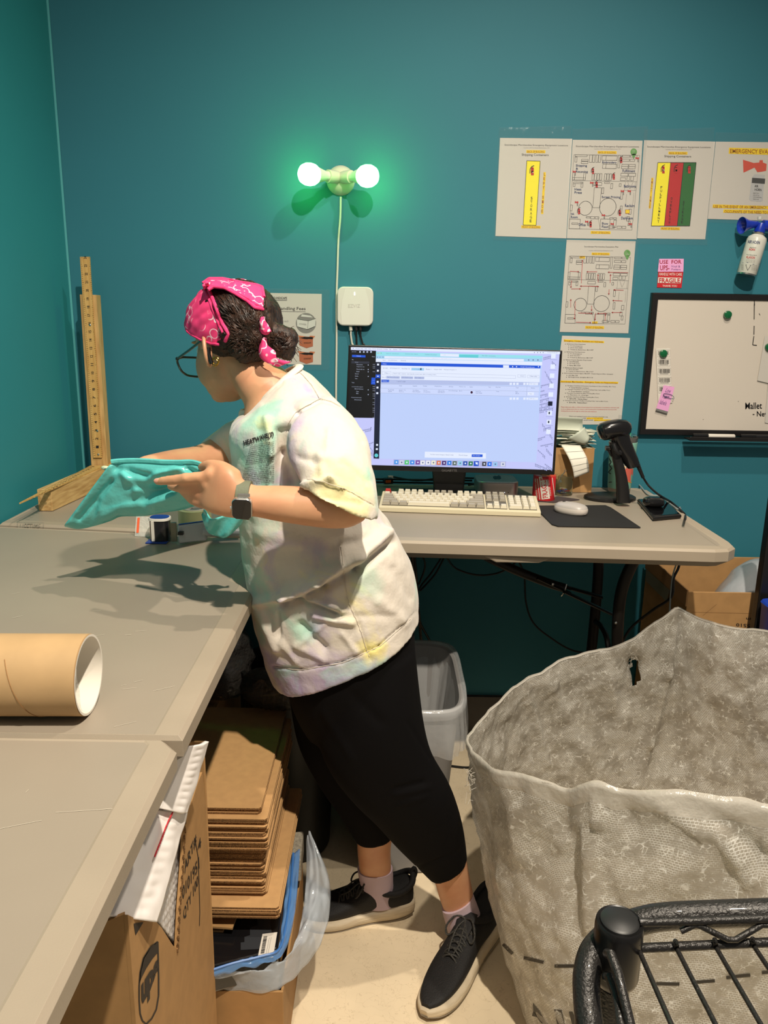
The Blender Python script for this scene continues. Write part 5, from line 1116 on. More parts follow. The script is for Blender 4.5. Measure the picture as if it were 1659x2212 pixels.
# shipping box with logo, cut-down right face
ux0,ux1,uy0,uy1,uz=-.73,-.30,.78,1.18,.735
ub=carton('shipping_box','tall kraft box with a shield logo, full of white mailers','' if 0 else ux0,ux1,uy0,uy1,0,uz,skip=('r','f'))
xf=plane_fn((ux1,0,0),(1,0,0))
fz=lambda px,py:xf(px,py)
def fp(px,py):
    p=fz(px,py);return V((ux1,min(max(p.y,uy0),uy1),min(max(p.z,0),.80)))
face=[V((ux1,uy0,0)),V((ux1,uy1,0)),fp(449,1850),fp(445,1745),fp(437,1668),fp(428,1690),fp(412,1738),fp(400,1755),fp(396,1850),fp(388,1960),fp(383,2052),fp(372,2040),fp(350,2005),fp(337,1990),fp(300,1988),V((ux1,uy0,fp(275,1978).z))]
MB().prism(face,(-.005,0,0)).build('side_panel',M_kraft,ub)
MB().prism([V((ux0,uy0,0)),V((ux1-.0052,uy0,0)),V((ux1-.0052,uy0,face[-1].z)),V((ux1-.03,uy0,face[-1].z-.012)),V((ux1-.06,uy0,face[-1].z+.01)),V((ux0,uy0,uz))],(0,.005,0)).build('front_panel',M_kraft,ub)
ed=[fp(400,1755),fp(396,1850),fp(388,1960),fp(383,2052)];mb=MB();cr=cat_rom(ed,10)
for i,p in enumerate(cr): mb.box(p+V((.0008,(.0016 if i%2 else -.0016),0)),(.002,.003,.008))
mb.build('torn_corrugation',M_fl,ub)
M_boxink=mat('dark_box_print',(44,36,30),.7)
ik=Ink(plane_fn((ux1,0,0),(1,0,0),.0006))
# shield outline and letters
sh=[(341,2034),(325,2046),(310,2070),(303,2100),(301,2130),(301,2160),(303,2190),(308,2205),(316,2212),(328,2200),(338,2180),(343,2150),(343,2110),(342,2070),(341,2034)]
ik.path(sh,3.2,M_boxink);ik.poly([(341,2034),(325,2046),(310,2070),(303,2100),(301,2125),(306,2112),(317,2090),(330,2070),(342,2056)],M_boxink)
ik.text('ups',((305,2128),(342,2068),(342,2122),(306,2192)),M_boxink,.06)
ik.text('ART#',((398,1864),(424,1798),(425,1822),(399,1892)),M_boxink,.02)
ik.text('0101951',((394,1916),(430,1850),(431,1876),(394,1946)),M_boxink,.02);ik.text('4',((427,1822),(434,1806),(435,1826),(427,1844)),M_boxink,.02)
ik.text('QTY 100',((396,1966),(428,1888),(429,1914),(397,1994)),M_boxink,.02)
ik.path([(421,1810),(428,1850),(430,1900),(432,1970),(431,2000)],1.3,M_boxink);ik.poly([(289,1995),(310,1992),(293,2020)],M_boxink)
ik.build('box_print',ub)
# white bubble mailers standing in it
M_mail=mat('white_mailer_paper',(246,240,236),.5,bump=.15,bs=40,bd=.004);M_redp=mat('red_print',(200,60,70),.6)
def mailer(label,pts,cat_bump=.0015,th=.006,nm='bubble_mailer'):
    q=[P(a,b,x=c) for a,b,c in pts];o=thing(nm,label,'mailer',tuple(sum(q,V((0,0,0)))/4))
    def fn(u_,v_):
        p=q[0]*(1-u_)*(1-v_)+q[1]*u_*(1-v_)+q[3]*(1-u_)*v_+q[2]*u_*v_
        w_=math.sin(v_*60)*.0005*math.exp(-((u_-.55)/.16)**2)+.002*noise.noise(p*40);nn=(q[1]-q[0]).cross(q[3]-q[0]).normalized()
        if nn.x<0: nn=-nn
        return p+nn*(w_+.006*math.sin(u_*3.14))
    MB().grid(fn,30,60).build('envelope',M_mail,o,smooth='all',solid=th);
    return o,q,fn
o,q,fn=mailer('upper white bubble mailer whose corner pokes past the table edge',[(388,1612,-.275),(448,1601,-.256),(402,1757,-.272),(340,1745,-.295)])
o,q,fn=mailer('front white bubble mailer with red print sagging over the box corner',[(335,1750,-.30),(401,1757,-.278),(336,1992,-.286),(228,1978,-.325)])
mb=MB();
for i in range(42):
    v_=.02+i*.0105;a=fn(.33-.1*v_,v_);nn=V((.9,-.2,.3)).normalized();mb.box(a+nn*.0075,(.0016,.0022,.0024 if i%6 else .0008),.2)
mb.build('red_lettering',M_redp,o)
q_=[P(a,b,x=c) for a,b,c in ((372,1770,-.315),(402,1757,-.31),(384,2048,-.309),(335,1985,-.315))]
tag(MB().grid(lambda u_,v_:q_[0]*(1-u_)*(1-v_)+q_[1]*u_*(1-v_)+q_[3]*(1-u_)*v_+q_[2]*u_*v_+V((.003*math.sin(u_*40)*math.sin(v_*60)*.4,0,0)),40,60).build('bubble_mailer',mat('quilted_white_film',(206,202,198),.3,bump=.6,bs=150,bd=.003),loc=q_[0],smooth='all',solid=.003),'quilted white mailer seen through the cut in the box face','mailer')
for i in range(5):
    x=-.36-i*.035;tag(MB().box((x,.98,.43),(.012,.34,.82),0).build('bubble_mailer',M_mail,loc=(x,.98,.02),bevel=.003),'white mailer packed upright inside the tall kraft box','mailer','mailers standing in the shipping box')
# stack of flat corrugated sheets on a carton
M_sheet=mat('corrugated_sheet',(192,150,100),.75,var=.06,vs=60,bump=.12,bs=160,bd=.0005);M_sedge=mat('fluted_sheet_edge',(164,122,74),.85,rgb2=(70,46,26),vs=900,detail=0)
carton('divider_carton','kraft carton of torn dividers under the stack of cardboard sheets',-.72,-.36,1.26,1.62,0,.30,m=M_kraft,open_=False)
zt=.532;z=zt
rs=random.Random(21)
def sheet(xr,yf,xl,yb,z,ch=.005,first=False):
    pts=[(xl,yf),(xr-ch,yf),(xr,yf+ch),(xr,yb-ch),(xr-ch,yb),(xl,yb)]
    k=len(pts);mb=MB();vs=[V((x,y,z)) for x,y in pts]+[V((x,y,z+.0036)) for x,y in pts]
    mb.add(vs,[tuple(range(k))[::-1],tuple(range(k,2*k))],0);mb.add(vs,[(i,(i+1)%k,k+(i+1)%k,k+i) for i in range(k)],1)
    return mb
n=0
zs=[]
z=.302
plan_=[]
while z<zt-.001:
    t=(z-.302)/(zt-.302)
    if t<.13: xr,yf,yb=-.190,1.262,1.66
    elif t<.62: xr,yf,yb=-.222,1.292,1.66
    elif t<.93: xr,yf,yb=-.214,1.275,1.66
    else: xr,yf,yb=-.226,1.285,1.675
    plan_.append((xr+rs.uniform(-.003,.003),yf+rs.uniform(-.004,.004),-.64,yb+rs.uniform(-.01,.005),z));z+=.0050
for i,(xr,yf,xl,yb,z) in enumerate(plan_):
    o=sheet(xr,yf,xl,yb,z).build('cardboard_sheet',[M_sheet,M_sedge],loc=((xr+xl)/2,(yf+yb)/2,z))
    top_=i==len(plan_)-1
    tag(o,'topmost flat kraft sheet of the stack beside the legs' if top_ else ('lowest flat kraft sheet of the stack beside the legs' if i==0 else 'flat kraft cardboard sheet within the tall stack beside the legs'),'cardboard sheet','cardboard sheets in the stack')
# spacer so the stack rests on the carton: slightly thicker air gaps are the sheets' own flutes
# broken cardboard pieces below the stack
rs=random.Random(4)
for i in range(7):
    z=.19+i*.015;xr=-.262-.012*(i%3)-.02*(i>4);tag(MB().box(((-.34+xr)/2,1.37+rs.uniform(-.01,.01),z),(xr+.355,.20,.004),rs.uniform(-.1,.1)).build('cardboard_strip',[M_kraft],loc=(xr,1.37,z)),'folded kraft strip wedged between the carton and the black bag pack','cardboard strip','kraft strips below the stack')
# open kraft box with bags at the bottom
ob=carton('open_box','low open kraft box in front holding bag packs, at the bottom of the photo',-.352,-.178,1.205,1.56,0,.19)
# dark poly bag pack
zp_=.245
gz=lambda z,tilt=.0:(lambda px,py:P(px,py,z=z))
M_pack=mat('black_printed_film',(18,18,20),.22,coat=.4,bump=.3,bs=25,bd=.003);M_skyl=mat('charcoal_print',(48,50,54),.4);M_blf=mat('blue_plastic_film',(104,150,206),.18,alpha=.62,coat=.3,bump=.4,bs=30,bd=.003)
M_clr=mat('clear_bag_film',(206,214,222),.1,alpha=.42,bump=.7,bs=34,bd=.004)
pk=thing('poly_bag_pack','black printed pack of poly bags with a barcode sticker, edged in blue film','bag pack',tuple(P(540,1980,z=.19)))
zf=gz(.262)
pts=[zf(*c) for c in ((470,1868),(622,1868),(618,1900),(600,2048),(560,2062),(450,2090),(450,1950))]
MB().prism(pts,(0,0,-.06)).build('pack',M_pack,pk,bevel=.004)
ik=Ink(gz(.2628))
sk=[(575,1880)];xx=560
sil=[(572,1893),(566,1893),(566,1915),(556,1915),(556,1935),(561,1935),(561,1960),(548,1962),(548,1975),(556,1978),(556,2000),(540,2003),(540,2020),(528,2024),(528,2035),(520,2036),(520,2052),(560,2050),(590,2040)]
ik.poly(sil,M_skyl)
ik.text('100 BAGS',((509,1970),(514,1945),(520,1946),(516,1971)),M_skyl,.02);ik.text('2 MIL POLYPROPYLENE',((515,1985),(523,1928),(529,1929),(521,1986)),M_skyl,.02);ik.text('T',((466,2004),(468,1996),(473,1997),(471,2005)),M_skyl,.02)
ik.ring(583,1941,14,9,1.0,M_redp,28);ik.build('pack_print',pk)
ik=Ink(gz(.2634));ik.text('2',((577,1944),(579,1938),(584,1939),(582,1946)),M_wst,.04);ik.text('Mil',((583,1949),(587,1935),(592,1936),(589,1951)),M_wst,.04);ik.text('www.clearbags.com',((602,1950),(606,1923),(608,1923),(604,1950)),M_wst);ik.build('pack_lettering',pk)
st_=[gz(.2636)(*c) for c in ((567,2018),(599,2014),(590,2068),(556,2072))];MB().prism(st_,(0,0,.0006)).build('barcode_sticker',M_wst,pk)
ik=Ink(gz(.2648));r5=random.Random(2)
y=2023
while y<2061:
    h=r5.choice((.7,1.1,1.6));ik.poly([(570-(y-2020)*.18,y),(578-(y-2020)*.18,y-1),(578-(y+h-2020)*.18,y+h-1),(570-(y+h-2020)*.18,y+h)],M_ink);y+=h+r5.choice((.7,1.1))
ik.path([(582,2025),(575,2060)],.7,M_gink);ik.path([(586,2024),(579,2060)],.7,M_gink);ik.build('barcode_print',pk)
# blue and clear film bags spilling right
fb_=thing('blue_film_bag','blue tinted clear film bag curving out around the black pack','plastic bag',tuple(P(640,2000,z=.2)))
A_=cat_rom([P(a,b,z=c) for a,b,c in ((622,1862,.27),(616,1930,.266),(608,2000,.266),(598,2052,.266),(560,2066,.266),(500,2082,.265),(446,2102,.265))],5)
B_=cat_rom([P(a,b,z=c) for a,b,c in ((648,1835,.30),(642,1930,.27),(630,2010,.26),(608,2066,.255),(570,2082,.255),(502,2098,.255),(440,2116,.255))],5)
MB().grid(lambda u_,v_:lerpl(A_,u_).lerp(lerpl(B_,u_),v_)+V((0,0,.006*math.sin(v_*3.1)+.007*noise.noise(V((u_*16,v_*4,2))))),70,12).build('blue_film',M_blf,fb_,smooth='all',solid=.0008)
for k,(c1,c2) in enumerate((((654,1838,.31),(646,2070,.24)),)): pass
MB().tube([p+V((0,0,.008)) for p in [lerpl(A_,t/30).lerp(lerpl(B_,t/30),.45) for t in range(31)]],.0025,6).build('blue_ridge',mat('deep_blue_film_fold',(70,126,200),.2,alpha=.8,coat=.4),fb_,smooth=True)
cb=thing('clear_film_bag','bulging clear film bag at the right of the open kraft box','plastic bag',tuple(P(680,1960,z=.2)))
C_=cat_rom([P(a,b,z=c) for a,b,c in ((674,1812,.31),(706,1880,.27),(714,1935,.25),(708,1990,.23),(690,2045,.21),(655,2090,.19),(615,2128,.19),(580,2144,.19),(500,2136,.195),(438,2130,.2))],5)
B2=cat_rom([P(a,b,z=c) for a,b,c in ((662,1815,.31),(662,1880,.28),(658,1940,.265),(650,1990,.255),(640,2030,.25),(622,2066,.245),(590,2086,.24),(550,2098,.24),(500,2108,.24),(440,2124,.24))],5)
MB().grid(lambda u_,v_:lerpl(B2,u_).lerp(lerpl(C_,u_),v_)+V((.0,0,.022*math.sin(v_*3.14)+.010*noise.noise(V((u_*14,v_*5,7))))),90,20).build('clear_film',M_clr,cb,smooth='all',solid=.0008)
tag(MB().prism([P(588,1866,z=.275),P(650,1858,z=.275),P(656,1795,z=.275),P(594,1800,z=.275)],(0,0,-.055)).build('foam_block',mat('speckled_grey_foam',(150,142,126),.9,var=.3,vs=220),loc=P(620,1830,z=.25),bevel=.003),'speckled grey foam block behind the open kraft box','foam block')
# dark bin and bubble wrap in the shade behind
M_bin=mat('black_bin_plastic',(20,22,20),.45)
MB_=MB().lathe([(0,0),(.10,0),(.105,.01),(.128,.53),(.136,.535),(.136,.55),(.124,.55),(.1,.02),(0,.015)],(-.245,1.9,0),48);tag(MB_.build('waste_bin',M_bin,loc=(-.245,1.9,0),smooth=True),'round black bin standing in the dark behind the cardboard stack','bin')
carton('storage_carton','dark kraft carton under the packing table, topped with bubble wrap',-.80,-.42,1.76,2.1,0,.47,open_=False)
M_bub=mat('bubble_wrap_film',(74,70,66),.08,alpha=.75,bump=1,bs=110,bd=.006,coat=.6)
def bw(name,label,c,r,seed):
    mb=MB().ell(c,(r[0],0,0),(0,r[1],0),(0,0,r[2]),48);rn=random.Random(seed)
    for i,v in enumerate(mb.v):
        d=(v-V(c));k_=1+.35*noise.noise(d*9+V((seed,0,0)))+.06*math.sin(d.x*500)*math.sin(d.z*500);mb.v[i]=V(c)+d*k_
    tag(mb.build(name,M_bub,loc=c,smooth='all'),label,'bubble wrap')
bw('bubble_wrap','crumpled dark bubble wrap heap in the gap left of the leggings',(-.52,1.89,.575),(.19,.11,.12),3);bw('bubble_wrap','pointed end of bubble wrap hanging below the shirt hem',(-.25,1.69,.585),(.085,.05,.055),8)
tag(MB().grid(lambda u_,v_:P(545+50*u_,1480+52*v_,y=1.72)+V((0,.03*math.sin(u_*5+v_*3),0)),10,8).build('kraft_paper',mat('crumpled_kraft_paper',(150,108,64),.8,bump=.4,bs=30,bd=.004),loc=P(560,1500,y=1.72),smooth='all',solid=.001),'crumpled kraft paper scrap below the bubble wrap','paper')
tag(MB().prism([P(a,b,y=1.74) for a,b in ((600,1480),(609,1478),(592,1527),(580,1527))],(0,.01,0)).build('wood_stick',M_wood,loc=P(590,1500,y=1.74)),'thin wooden stick leaning in the dark beside the kraft paper','stick')
# ================================================================ grey waste bin with clear liner
can=thing('waste_bin','grey rectangular waste bin lined with a clear bag beneath the desk','bin',(.06,1.94,0))
M_canm=mat('grey_bin_plastic',(150,148,146),.45)
def cr(z,x0,x1,y0,y1,p=5): return (V(((x0+x1)/2,(y0+y1)/2,z)),V(((x1-x0)/2,0,0)),V((0,(y1-y0)/2,0)),p)
MB().loft([cr(0,-.055,.165,1.775,2.10),cr(.005,-.06,.17,1.77,2.105),cr(.47,-.095,.205,1.735,2.14),cr(.475,-.104,.214,1.726,2.149),cr(.497,-.106,.216,1.724,2.151),cr(.502,-.10,.21,1.73,2.145),cr(.497,-.094,.204,1.736,2.139),cr(.3,-.08,.19,1.75,2.125),cr(.02,-.05,.16,1.78,2.095)],64).build('bin_body',M_canm,can,smooth=True)
M_lin=mat('clear_bin_liner',(214,216,216),.12,alpha=.38,bump=.5,bs=28,bd=.004,coat=.3)
rg=[];mb=MB();N=128
lev=[(.03,-.04,.15,1.79,2.085,.004),(.2,-.06,.165,1.775,2.10,.010),(.35,-.078,.185,1.755,2.12,.008),(.46,-.09,.20,1.74,2.135,.004),(.506,-.102,.212,1.728,2.147,.001),(.508,-.112,.222,1.718,2.157,.001),(.49,-.114,.224,1.716,2.159,.002),(.44,-.112,.226,1.714,2.159,.007),(.41,-.110,.224,1.714,2.157,.010),(.385,-.108,.222,1.716,2.155,.011)]
for i,(z,x0,x1,y0,y1,am) in enumerate(lev):
    c,a,b,p=cr(z,x0,x1,y0,y1)
    for j in range(N):
        th=2*math.pi*j/N;cs,sn=math.cos(th),math.sin(th);v=c+a*math.copysign(abs(cs)**(2/p),cs)+b*math.copysign(abs(sn)**(2/p),sn)
        k_=noise.noise(V((math.cos(th)*5,math.sin(th)*5,z*6+3)));v+=(v-c).normalized()*am*abs(k_)*2.2;v.z+=am*.9*k_*(1 if i>5 else .2);mb.v.append(v)
mb.f=[(i*N+j,i*N+(j+1)%N,(i+1)*N+(j+1)%N,(i+1)*N+j) for i in range(len(lev)-1) for j in range(N)];mb.mi=[0]*len(mb.f)
mb.build('bin_liner',M_lin,can,smooth='all')
# ================================================================ big cardboard box on the right with grey bag and bin edge
gx0,gx1,gy0,gy1,gz1=.885,1.32,2.11,2.47,.69
rb=carton('cardboard_box','big open kraft box with 95-5510 printed upside down, right of the desk',gx0,gx1,gy0,gy1,0,gz1)
mb=MB();mb.box((gx0-.002,2.29,gz1-.02),(.004,.36,.05));mb.build('folded_flap',M_kraftd,rb)
mb=MB()
fl_=[P(a,b,y=gy0-.001) for a,b in ((1490,1297),(1659,1303),(1659,1335),(1508,1330))]
ik=Ink(plane_fn((0,gy0,0),(0,-1,0),.0006));ik.text('95-5510',((1641,1358),(1590,1353),(1590,1346),(1641,1350)),M_boxink,.02);ik.text('.com',((1640,1340),(1612,1338),(1612,1334),(1640,1335)),M_boxink,.02)
for a,b in (((1495,1322),(1655,1326)),((1518,1330),(1548,1305))): ik.line(a,b,.7,M_kraftd)
ik.build('box_print',rb)
ik=Ink(plane_fn((gx0-.0045,0,0),(-1,0,0),.0006));ik.poly([(1395,1228),(1447,1275),(1440,1300),(1395,1255)],mat('grey_label_tape',(120,116,96),.6));ik.build('label',rb)
M_gbag=mat('grey_poly_bag',(160,164,168),.3,bump=.5,bs=30,bd=.005)
mb=MB().ell((1.13,2.28,.57),(.14,.08,.10),(0,.13,0),(-.02,0,.12),28)
for i,v in enumerate(mb.v): mb.v[i]=v+V((1,0,.5))*.03*noise.noise(v*14)
tag(mb.build('poly_bag',M_gbag,loc=(1.15,2.27,.5),smooth='all'),'grey poly bag lying inside the big open kraft box','plastic bag')
# black post and blue tote at the right edge of the frame
pA=P(1651,1180,y=2.05);tag(MB().box((pA.x+.012,2.05,.5),(.03,.03,1.0)).build('shelf_post',M_blkp,loc=(pA.x+.012,2.05,0),bevel=.004),'black slotted upright post at the right edge beside the big kraft box','post')
M_btote=mat('blue_tote_plastic',(28,60,168),.4)
qq=P(1652,1330,y=1.97);tag(MB().loft([(V((qq.x+.12,1.965,z)),(.12*s_,0,0),(0,.05*s_,0),6) for z,s_ in ((.05,.8),(qq.z+.02,1),(qq.z+.03,1.03),(qq.z+.035,1.0))],32).build('storage_tote',M_btote,loc=(qq.x+.12,1.965,.05),smooth=True),'blue plastic tote corner at the right edge behind the woven sack','tote')
# ================================================================ big woven sack
def weave_mat():
    m=bpy.data.materials.new('woven_translucent_sack_fabric');m.use_nodes=True;nt=m.node_tree;N=nt.nodes;Lk=nt.links
    b=N['Principled BSDF'];b.inputs['Roughness'].default_value=.24;b.inputs['Coat Weight'].default_value=.3
    uv=N.new('ShaderNodeUVMap');uv.uv_map='UVMap'
    nz=N.new('ShaderNodeTexNoise');nz.inputs['Scale'].default_value=55;nz.inputs['Detail'].default_value=3;Lk.new(uv.outputs[0],nz.inputs[0])
    add=N.new('ShaderNodeVectorMath');add.operation='MULTIPLY_ADD';Lk.new(nz.outputs['Color'],add.inputs[0]);add.inputs[1].default_value=(.002,.002,0);Lk.new(uv.outputs[0],add.inputs[2])
    br=N.new('ShaderNodeTexBrick');br.inputs['Scale'].default_value=1;br.inputs['Brick Width'].default_value=.0058;br.inputs['Row Height'].default_value=.0037;br.inputs['Mortar Size'].default_value=.00055;br.inputs['Mortar Smooth'].default_value=.3
    br.inputs['Color1'].default_value=(0,0,0,1);br.inputs['Color2'].default_value=(0.03,.03,.03,1);br.inputs['Mortar'].default_value=(1,1,1,1);Lk.new(add.outputs[0],br.inputs['Vector'])
    n2=N.new('ShaderNodeTexNoise');n2.inputs['Scale'].default_value=16;n2.inputs['Detail'].default_value=6;n2.inputs['Roughness'].default_value=.7;Lk.new(uv.outputs[0],n2.inputs[0])
    r2=N.new('ShaderNodeValToRGB');r2.color_ramp.elements[0].position=.42;r2.color_ramp.elements[1].position=.54;Lk.new(n2.outputs[0],r2.inputs[0])
    mul=N.new('ShaderNodeMath');mul.operation='MULTIPLY';Lk.new(br.outputs['Color'],mul.inputs[0]);Lk.new(r2.outputs[0],mul.inputs[1])
    vo=N.new('ShaderNodeTexVoronoi');vo.feature='DISTANCE_TO_EDGE';vo.inputs['Scale'].default_value=105;Lk.new(add.outputs[0],vo.inputs['Vector'])
    vr=N.new('ShaderNodeMapRange');vr.inputs[1].default_value=.035;vr.inputs[2].default_value=.075;vr.inputs[3].default_value=1;vr.inputs[4].default_value=0;Lk.new(vo.outputs['Distance'],vr.inputs[0])
    n5=N.new('ShaderNodeTexNoise');n5.inputs['Scale'].default_value=60;n5.inputs['Detail'].default_value=4;Lk.new(uv.outputs[0],n5.inputs[0])
    r5=N.new('ShaderNodeMapRange');r5.inputs[1].default_value=.5;r5.inputs[2].default_value=.6;Lk.new(n5.outputs[0],r5.inputs[0])
    m5=N.new('ShaderNodeMath');m5.operation='MULTIPLY';Lk.new(vr.outputs[0],m5.inputs[0]);Lk.new(r5.outputs[0],m5.inputs[1])
    mxx=N.new('ShaderNodeMath');mxx.operation='MAXIMUM';Lk.new(mul.outputs[0],mxx.inputs[0]);Lk.new(m5.outputs[0],mxx.inputs[1]);mul=mxx
    col=N.new('ShaderNodeMix');col.data_type='RGBA';col.inputs[6].default_value=L((206,199,186));col.inputs[7].default_value=L((255,253,246));Lk.new(mul.outputs[0],col.inputs[0])
    n3=N.new('ShaderNodeTexNoise');n3.inputs['Scale'].default_value=5;n3.inputs['Detail'].default_value=4;Lk.new(uv.outputs[0],n3.inputs[0])
    c2=N.new('ShaderNodeMix');c2.data_type='RGBA';c2.blend_type='MULTIPLY';c2.inputs[0].default_value=.15;Lk.new(col.outputs[2],c2.inputs[6]);Lk.new(n3.outputs[0],c2.inputs[7]);Lk.new(c2.outputs[2],b.inputs['Base Color'])
    mr=N.new('ShaderNodeMapRange');mr.inputs['To Min'].default_value=.66;mr.inputs['To Max'].default_value=.97;Lk.new(mul.outputs[0],mr.inputs[0]);Lk.new(mr.outputs[0],b.inputs['Alpha'])
    bp=N.new('ShaderNodeBump');bp.inputs['Strength'].default_value=.7;bp.inputs['Distance'].default_value=.004
    n4=N.new('ShaderNodeTexNoise');n4.inputs['Scale'].default_value=85;n4.inputs['Detail'].default_value=5;Lk.new(uv.outputs[0],n4.inputs[0])
    ad=N.new('ShaderNodeMath');ad.operation='ADD';Lk.new(n4.outputs[0],ad.inputs[0]);Lk.new(br.outputs['Color'],ad.inputs[1]);Lk.new(ad.outputs[0],bp.inputs['Height']);Lk.new(bp.outputs[0],b.inputs['Normal'])
    tr=N.new('ShaderNodeBsdfTranslucent');Lk.new(c2.outputs[2],tr.inputs[0]);mx=N.new('ShaderNodeMixShader');mx.inputs[0].default_value=.38
    out=N['Material Output'];Lk.new(b.outputs[0],mx.inputs[1]);Lk.new(tr.outputs[0],mx.inputs[2]);Lk.new(mx.outputs[0],out.inputs[0]);return m
M_weave=weave_mat();M_hem=mat('sack_hem_plastic',(206,200,188),.22,alpha=.6,bump=.6,bs=70,bd=.004,coat=.3)
rim=[P(a,b,y=c) for a,b,c in ((1010,1592,1.50),(1036,1562,1.56),(1070,1528,1.62),(1095,1500,1.67),(1130,1476,1.72),(1165,1455,1.76),(1205,1431,1.79),(1255,1415,1.81),(1300,1405,1.83),(1330,1398,1.84),(1360,1385,1.85),(1385,1370,1.86),(1410,1350,1.865),(1435,1330,1.87),(1460,1313,1.875),(1485,1325,1.88),(1510,1337,1.88),(1560,1352,1.885),(1610,1360,1.885),(1665,1366,1.88))]
rim+=[V((1.2,1.80,.64)),V((1.33,1.6,.60)),V((1.36,1.4,.58)),V((1.28,1.2,.60)),V((1.1,1.12,.60)),V((.92,1.10,.60))]
rim+=[P(a,b,y=c) for a,b,c in ((1700,1748,1.10),(1659,1740,1.105),(1600,1728,1.11),(1550,1722,1.12),(1500,1712,1.135),(1450,1705,1.15),(1390,1706,1.17),(1340,1705,1.18),(1310,1694,1.19),(1285,1689,1.20),(1255,1698,1.215),(1225,1708,1.23),(1190,1694,1.25),(1150,1682,1.27),(1110,1672,1.30),(1080,1666,1.33),(1050,1650,1.38),(1028,1630,1.43),(1015,1610,1.47))]
base_=[(.325,1.55),(.345,1.66),(.37,1.74),(.45,1.8),(.6,1.84),(.8,1.86),(1.0,1.85),(1.2,1.78),(1.32,1.6),(1.34,1.4),(1.28,1.2),(1.1,1.1),(.9,1.07),(.7,1.06),(.55,1.08),(.42,1.13),(.345,1.21),(.318,1.32),(.318,1.43)]
NU=300;NVs=70
def resamp(pts,n):
    q=cat_rom(pts,12,True);d=[0]
    for i in range(len(q)): d.append(d[-1]+(q[(i+1)%len(q)]-q[i]).length)
    tot=d[-1];out=[];j=0
    for i in range(n):
        s=tot*i/n
        while d[j+1]<s: j+=1
        f=(s-d[j])/max(1e-9,d[j+1]-d[j]);out.append(q[j].lerp(q[(j+1)%len(q)],f))
    return out,tot
rimr,tot=resamp(rim,NU);bar,_=resamp([V((x,y,0)) for x,y in base_],NU)
cen=V((.8,1.45,.3))
pl=[((1460,1313),(1440,1450),9,.02),((1440,1450),(1400,1600),12,.018),((1400,1600),(1375,1700),10,.012),((1360,1385),(1372,1440),12,-.012),((1372,1440),(1330,1560),16,-.010),((1130,1476),(1180,1650),8,.010),((1190,1480),(1260,1640),14,.010),((1300,1420),(1340,1560),14,.010),((1500,1420),(1560,1640),18,-.014),((1560,1380),(1659,1560),20,.014),((1480,1560),(1520,1690),12,-.012),((1600,1520),(1640,1640),14,.014),((1285,1690),(1290,1780),9,.014),((1225,1708),(1215,1800),12,-.012),((1100,1700),(1130,1850),20,.012),((1340,1705),(1370,1800),14,-.010),((1400,1720),(1520,1800),12,.014),((1500,1720),(1659,1860),16,-.012),((1240,1800),(1240,2000),12,-.012),((1270,1800),(1275,2000),12,.012),((1080,1900),(1110,2080),16,.010),((1560,1800),(1620,1900),14,.016),((1300,1880),(1330,1960),16,-.008)]
vs=[]
for k in range(NVs+1):
    t=k/NVs
    for i in range(NU):
        r_,b_=rimr[i],bar[i];p=b_.lerp(r_,t);o=V((p.x-cen.x,p.y-cen.y,0)).normalized()
        bul=.045*math.sin(math.pi*min(1,t*1.0))*(1-.6*t)
        front= 1 if p.y<1.5 else .4
        n_=noise.noise(V((p.x*5,p.y*5,p.z*3)))*.030*math.sin(math.pi*t)+noise.noise(p*16)*.010*(.3+.7*t)+noise.noise(p*42)*.0035
        p=p+o*(bul*front+n_)
        x,y=proj(p);a=0
        back=p.y>1.5
        for f0_,f1_,w_,am in pl:
            if (f0_[1]<1690)==back and (not back or t>.05): a+=am*math.exp(-(segd(x,y,f0_,f1_)/w_)**2)
        p=p-o*a*min(1,(1-t)*8+.15) if back else p+o*a*min(1,(1-t)*8+.15)
        if p.y>1.895: p.y=1.895
        vs.append(p)
fs=[];uvs=[]
for k in range(NVs):
    for i in range(NU):
        i2=(i+1)%NU;c_=(vs[k*NU+i]+vs[(k+1)*NU+i2])/2
        if c_.y>1.5 and k>20:
            x,y=proj(c_)
            dx_,dy_=x-1371,y-1458;hit=(dx_/11)**2+(dy_/20)**2<1+.5*noise.noise(V((x*.2,y*.2,0))) or ((x-1368)/8)**2+((y-1430)/10)**2<.8+.7*noise.noise(V((x*.25,y*.25,4)))
            if hit: continue
        fs.append((k*NU+i,k*NU+i2,(k+1)*NU+i2,(k+1)*NU+i))
me=bpy.data.meshes.new('woven_bag');me.from_pydata([tuple(v) for v in vs],[],fs)
uvl=me.uv_layers.new(name='UVMap')
for poly in me.polygons:
    ids=[me.loops[l].vertex_index for l in poly.loop_indices];us=[i%NU for i in ids];wrap=max(us)-min(us)>2
    for l,i_,u_ in zip(poly.loop_indices,ids,us):
        if wrap and u_==0: u_=NU
        uvl.data[l].uv=(u_/NU*tot,(i_//NU)/NVs*.62)
me.shade_smooth()
sack=thing('woven_sack','huge translucent woven plastic sack standing open on the floor, torn at the back','sack',(.8,1.45,0))
so=link_mesh(me.copy(),'sack_body',M_weave,sack);so.modifiers.new('solid','SOLIDIFY').thickness=.0012
bv=bvh_of(me)
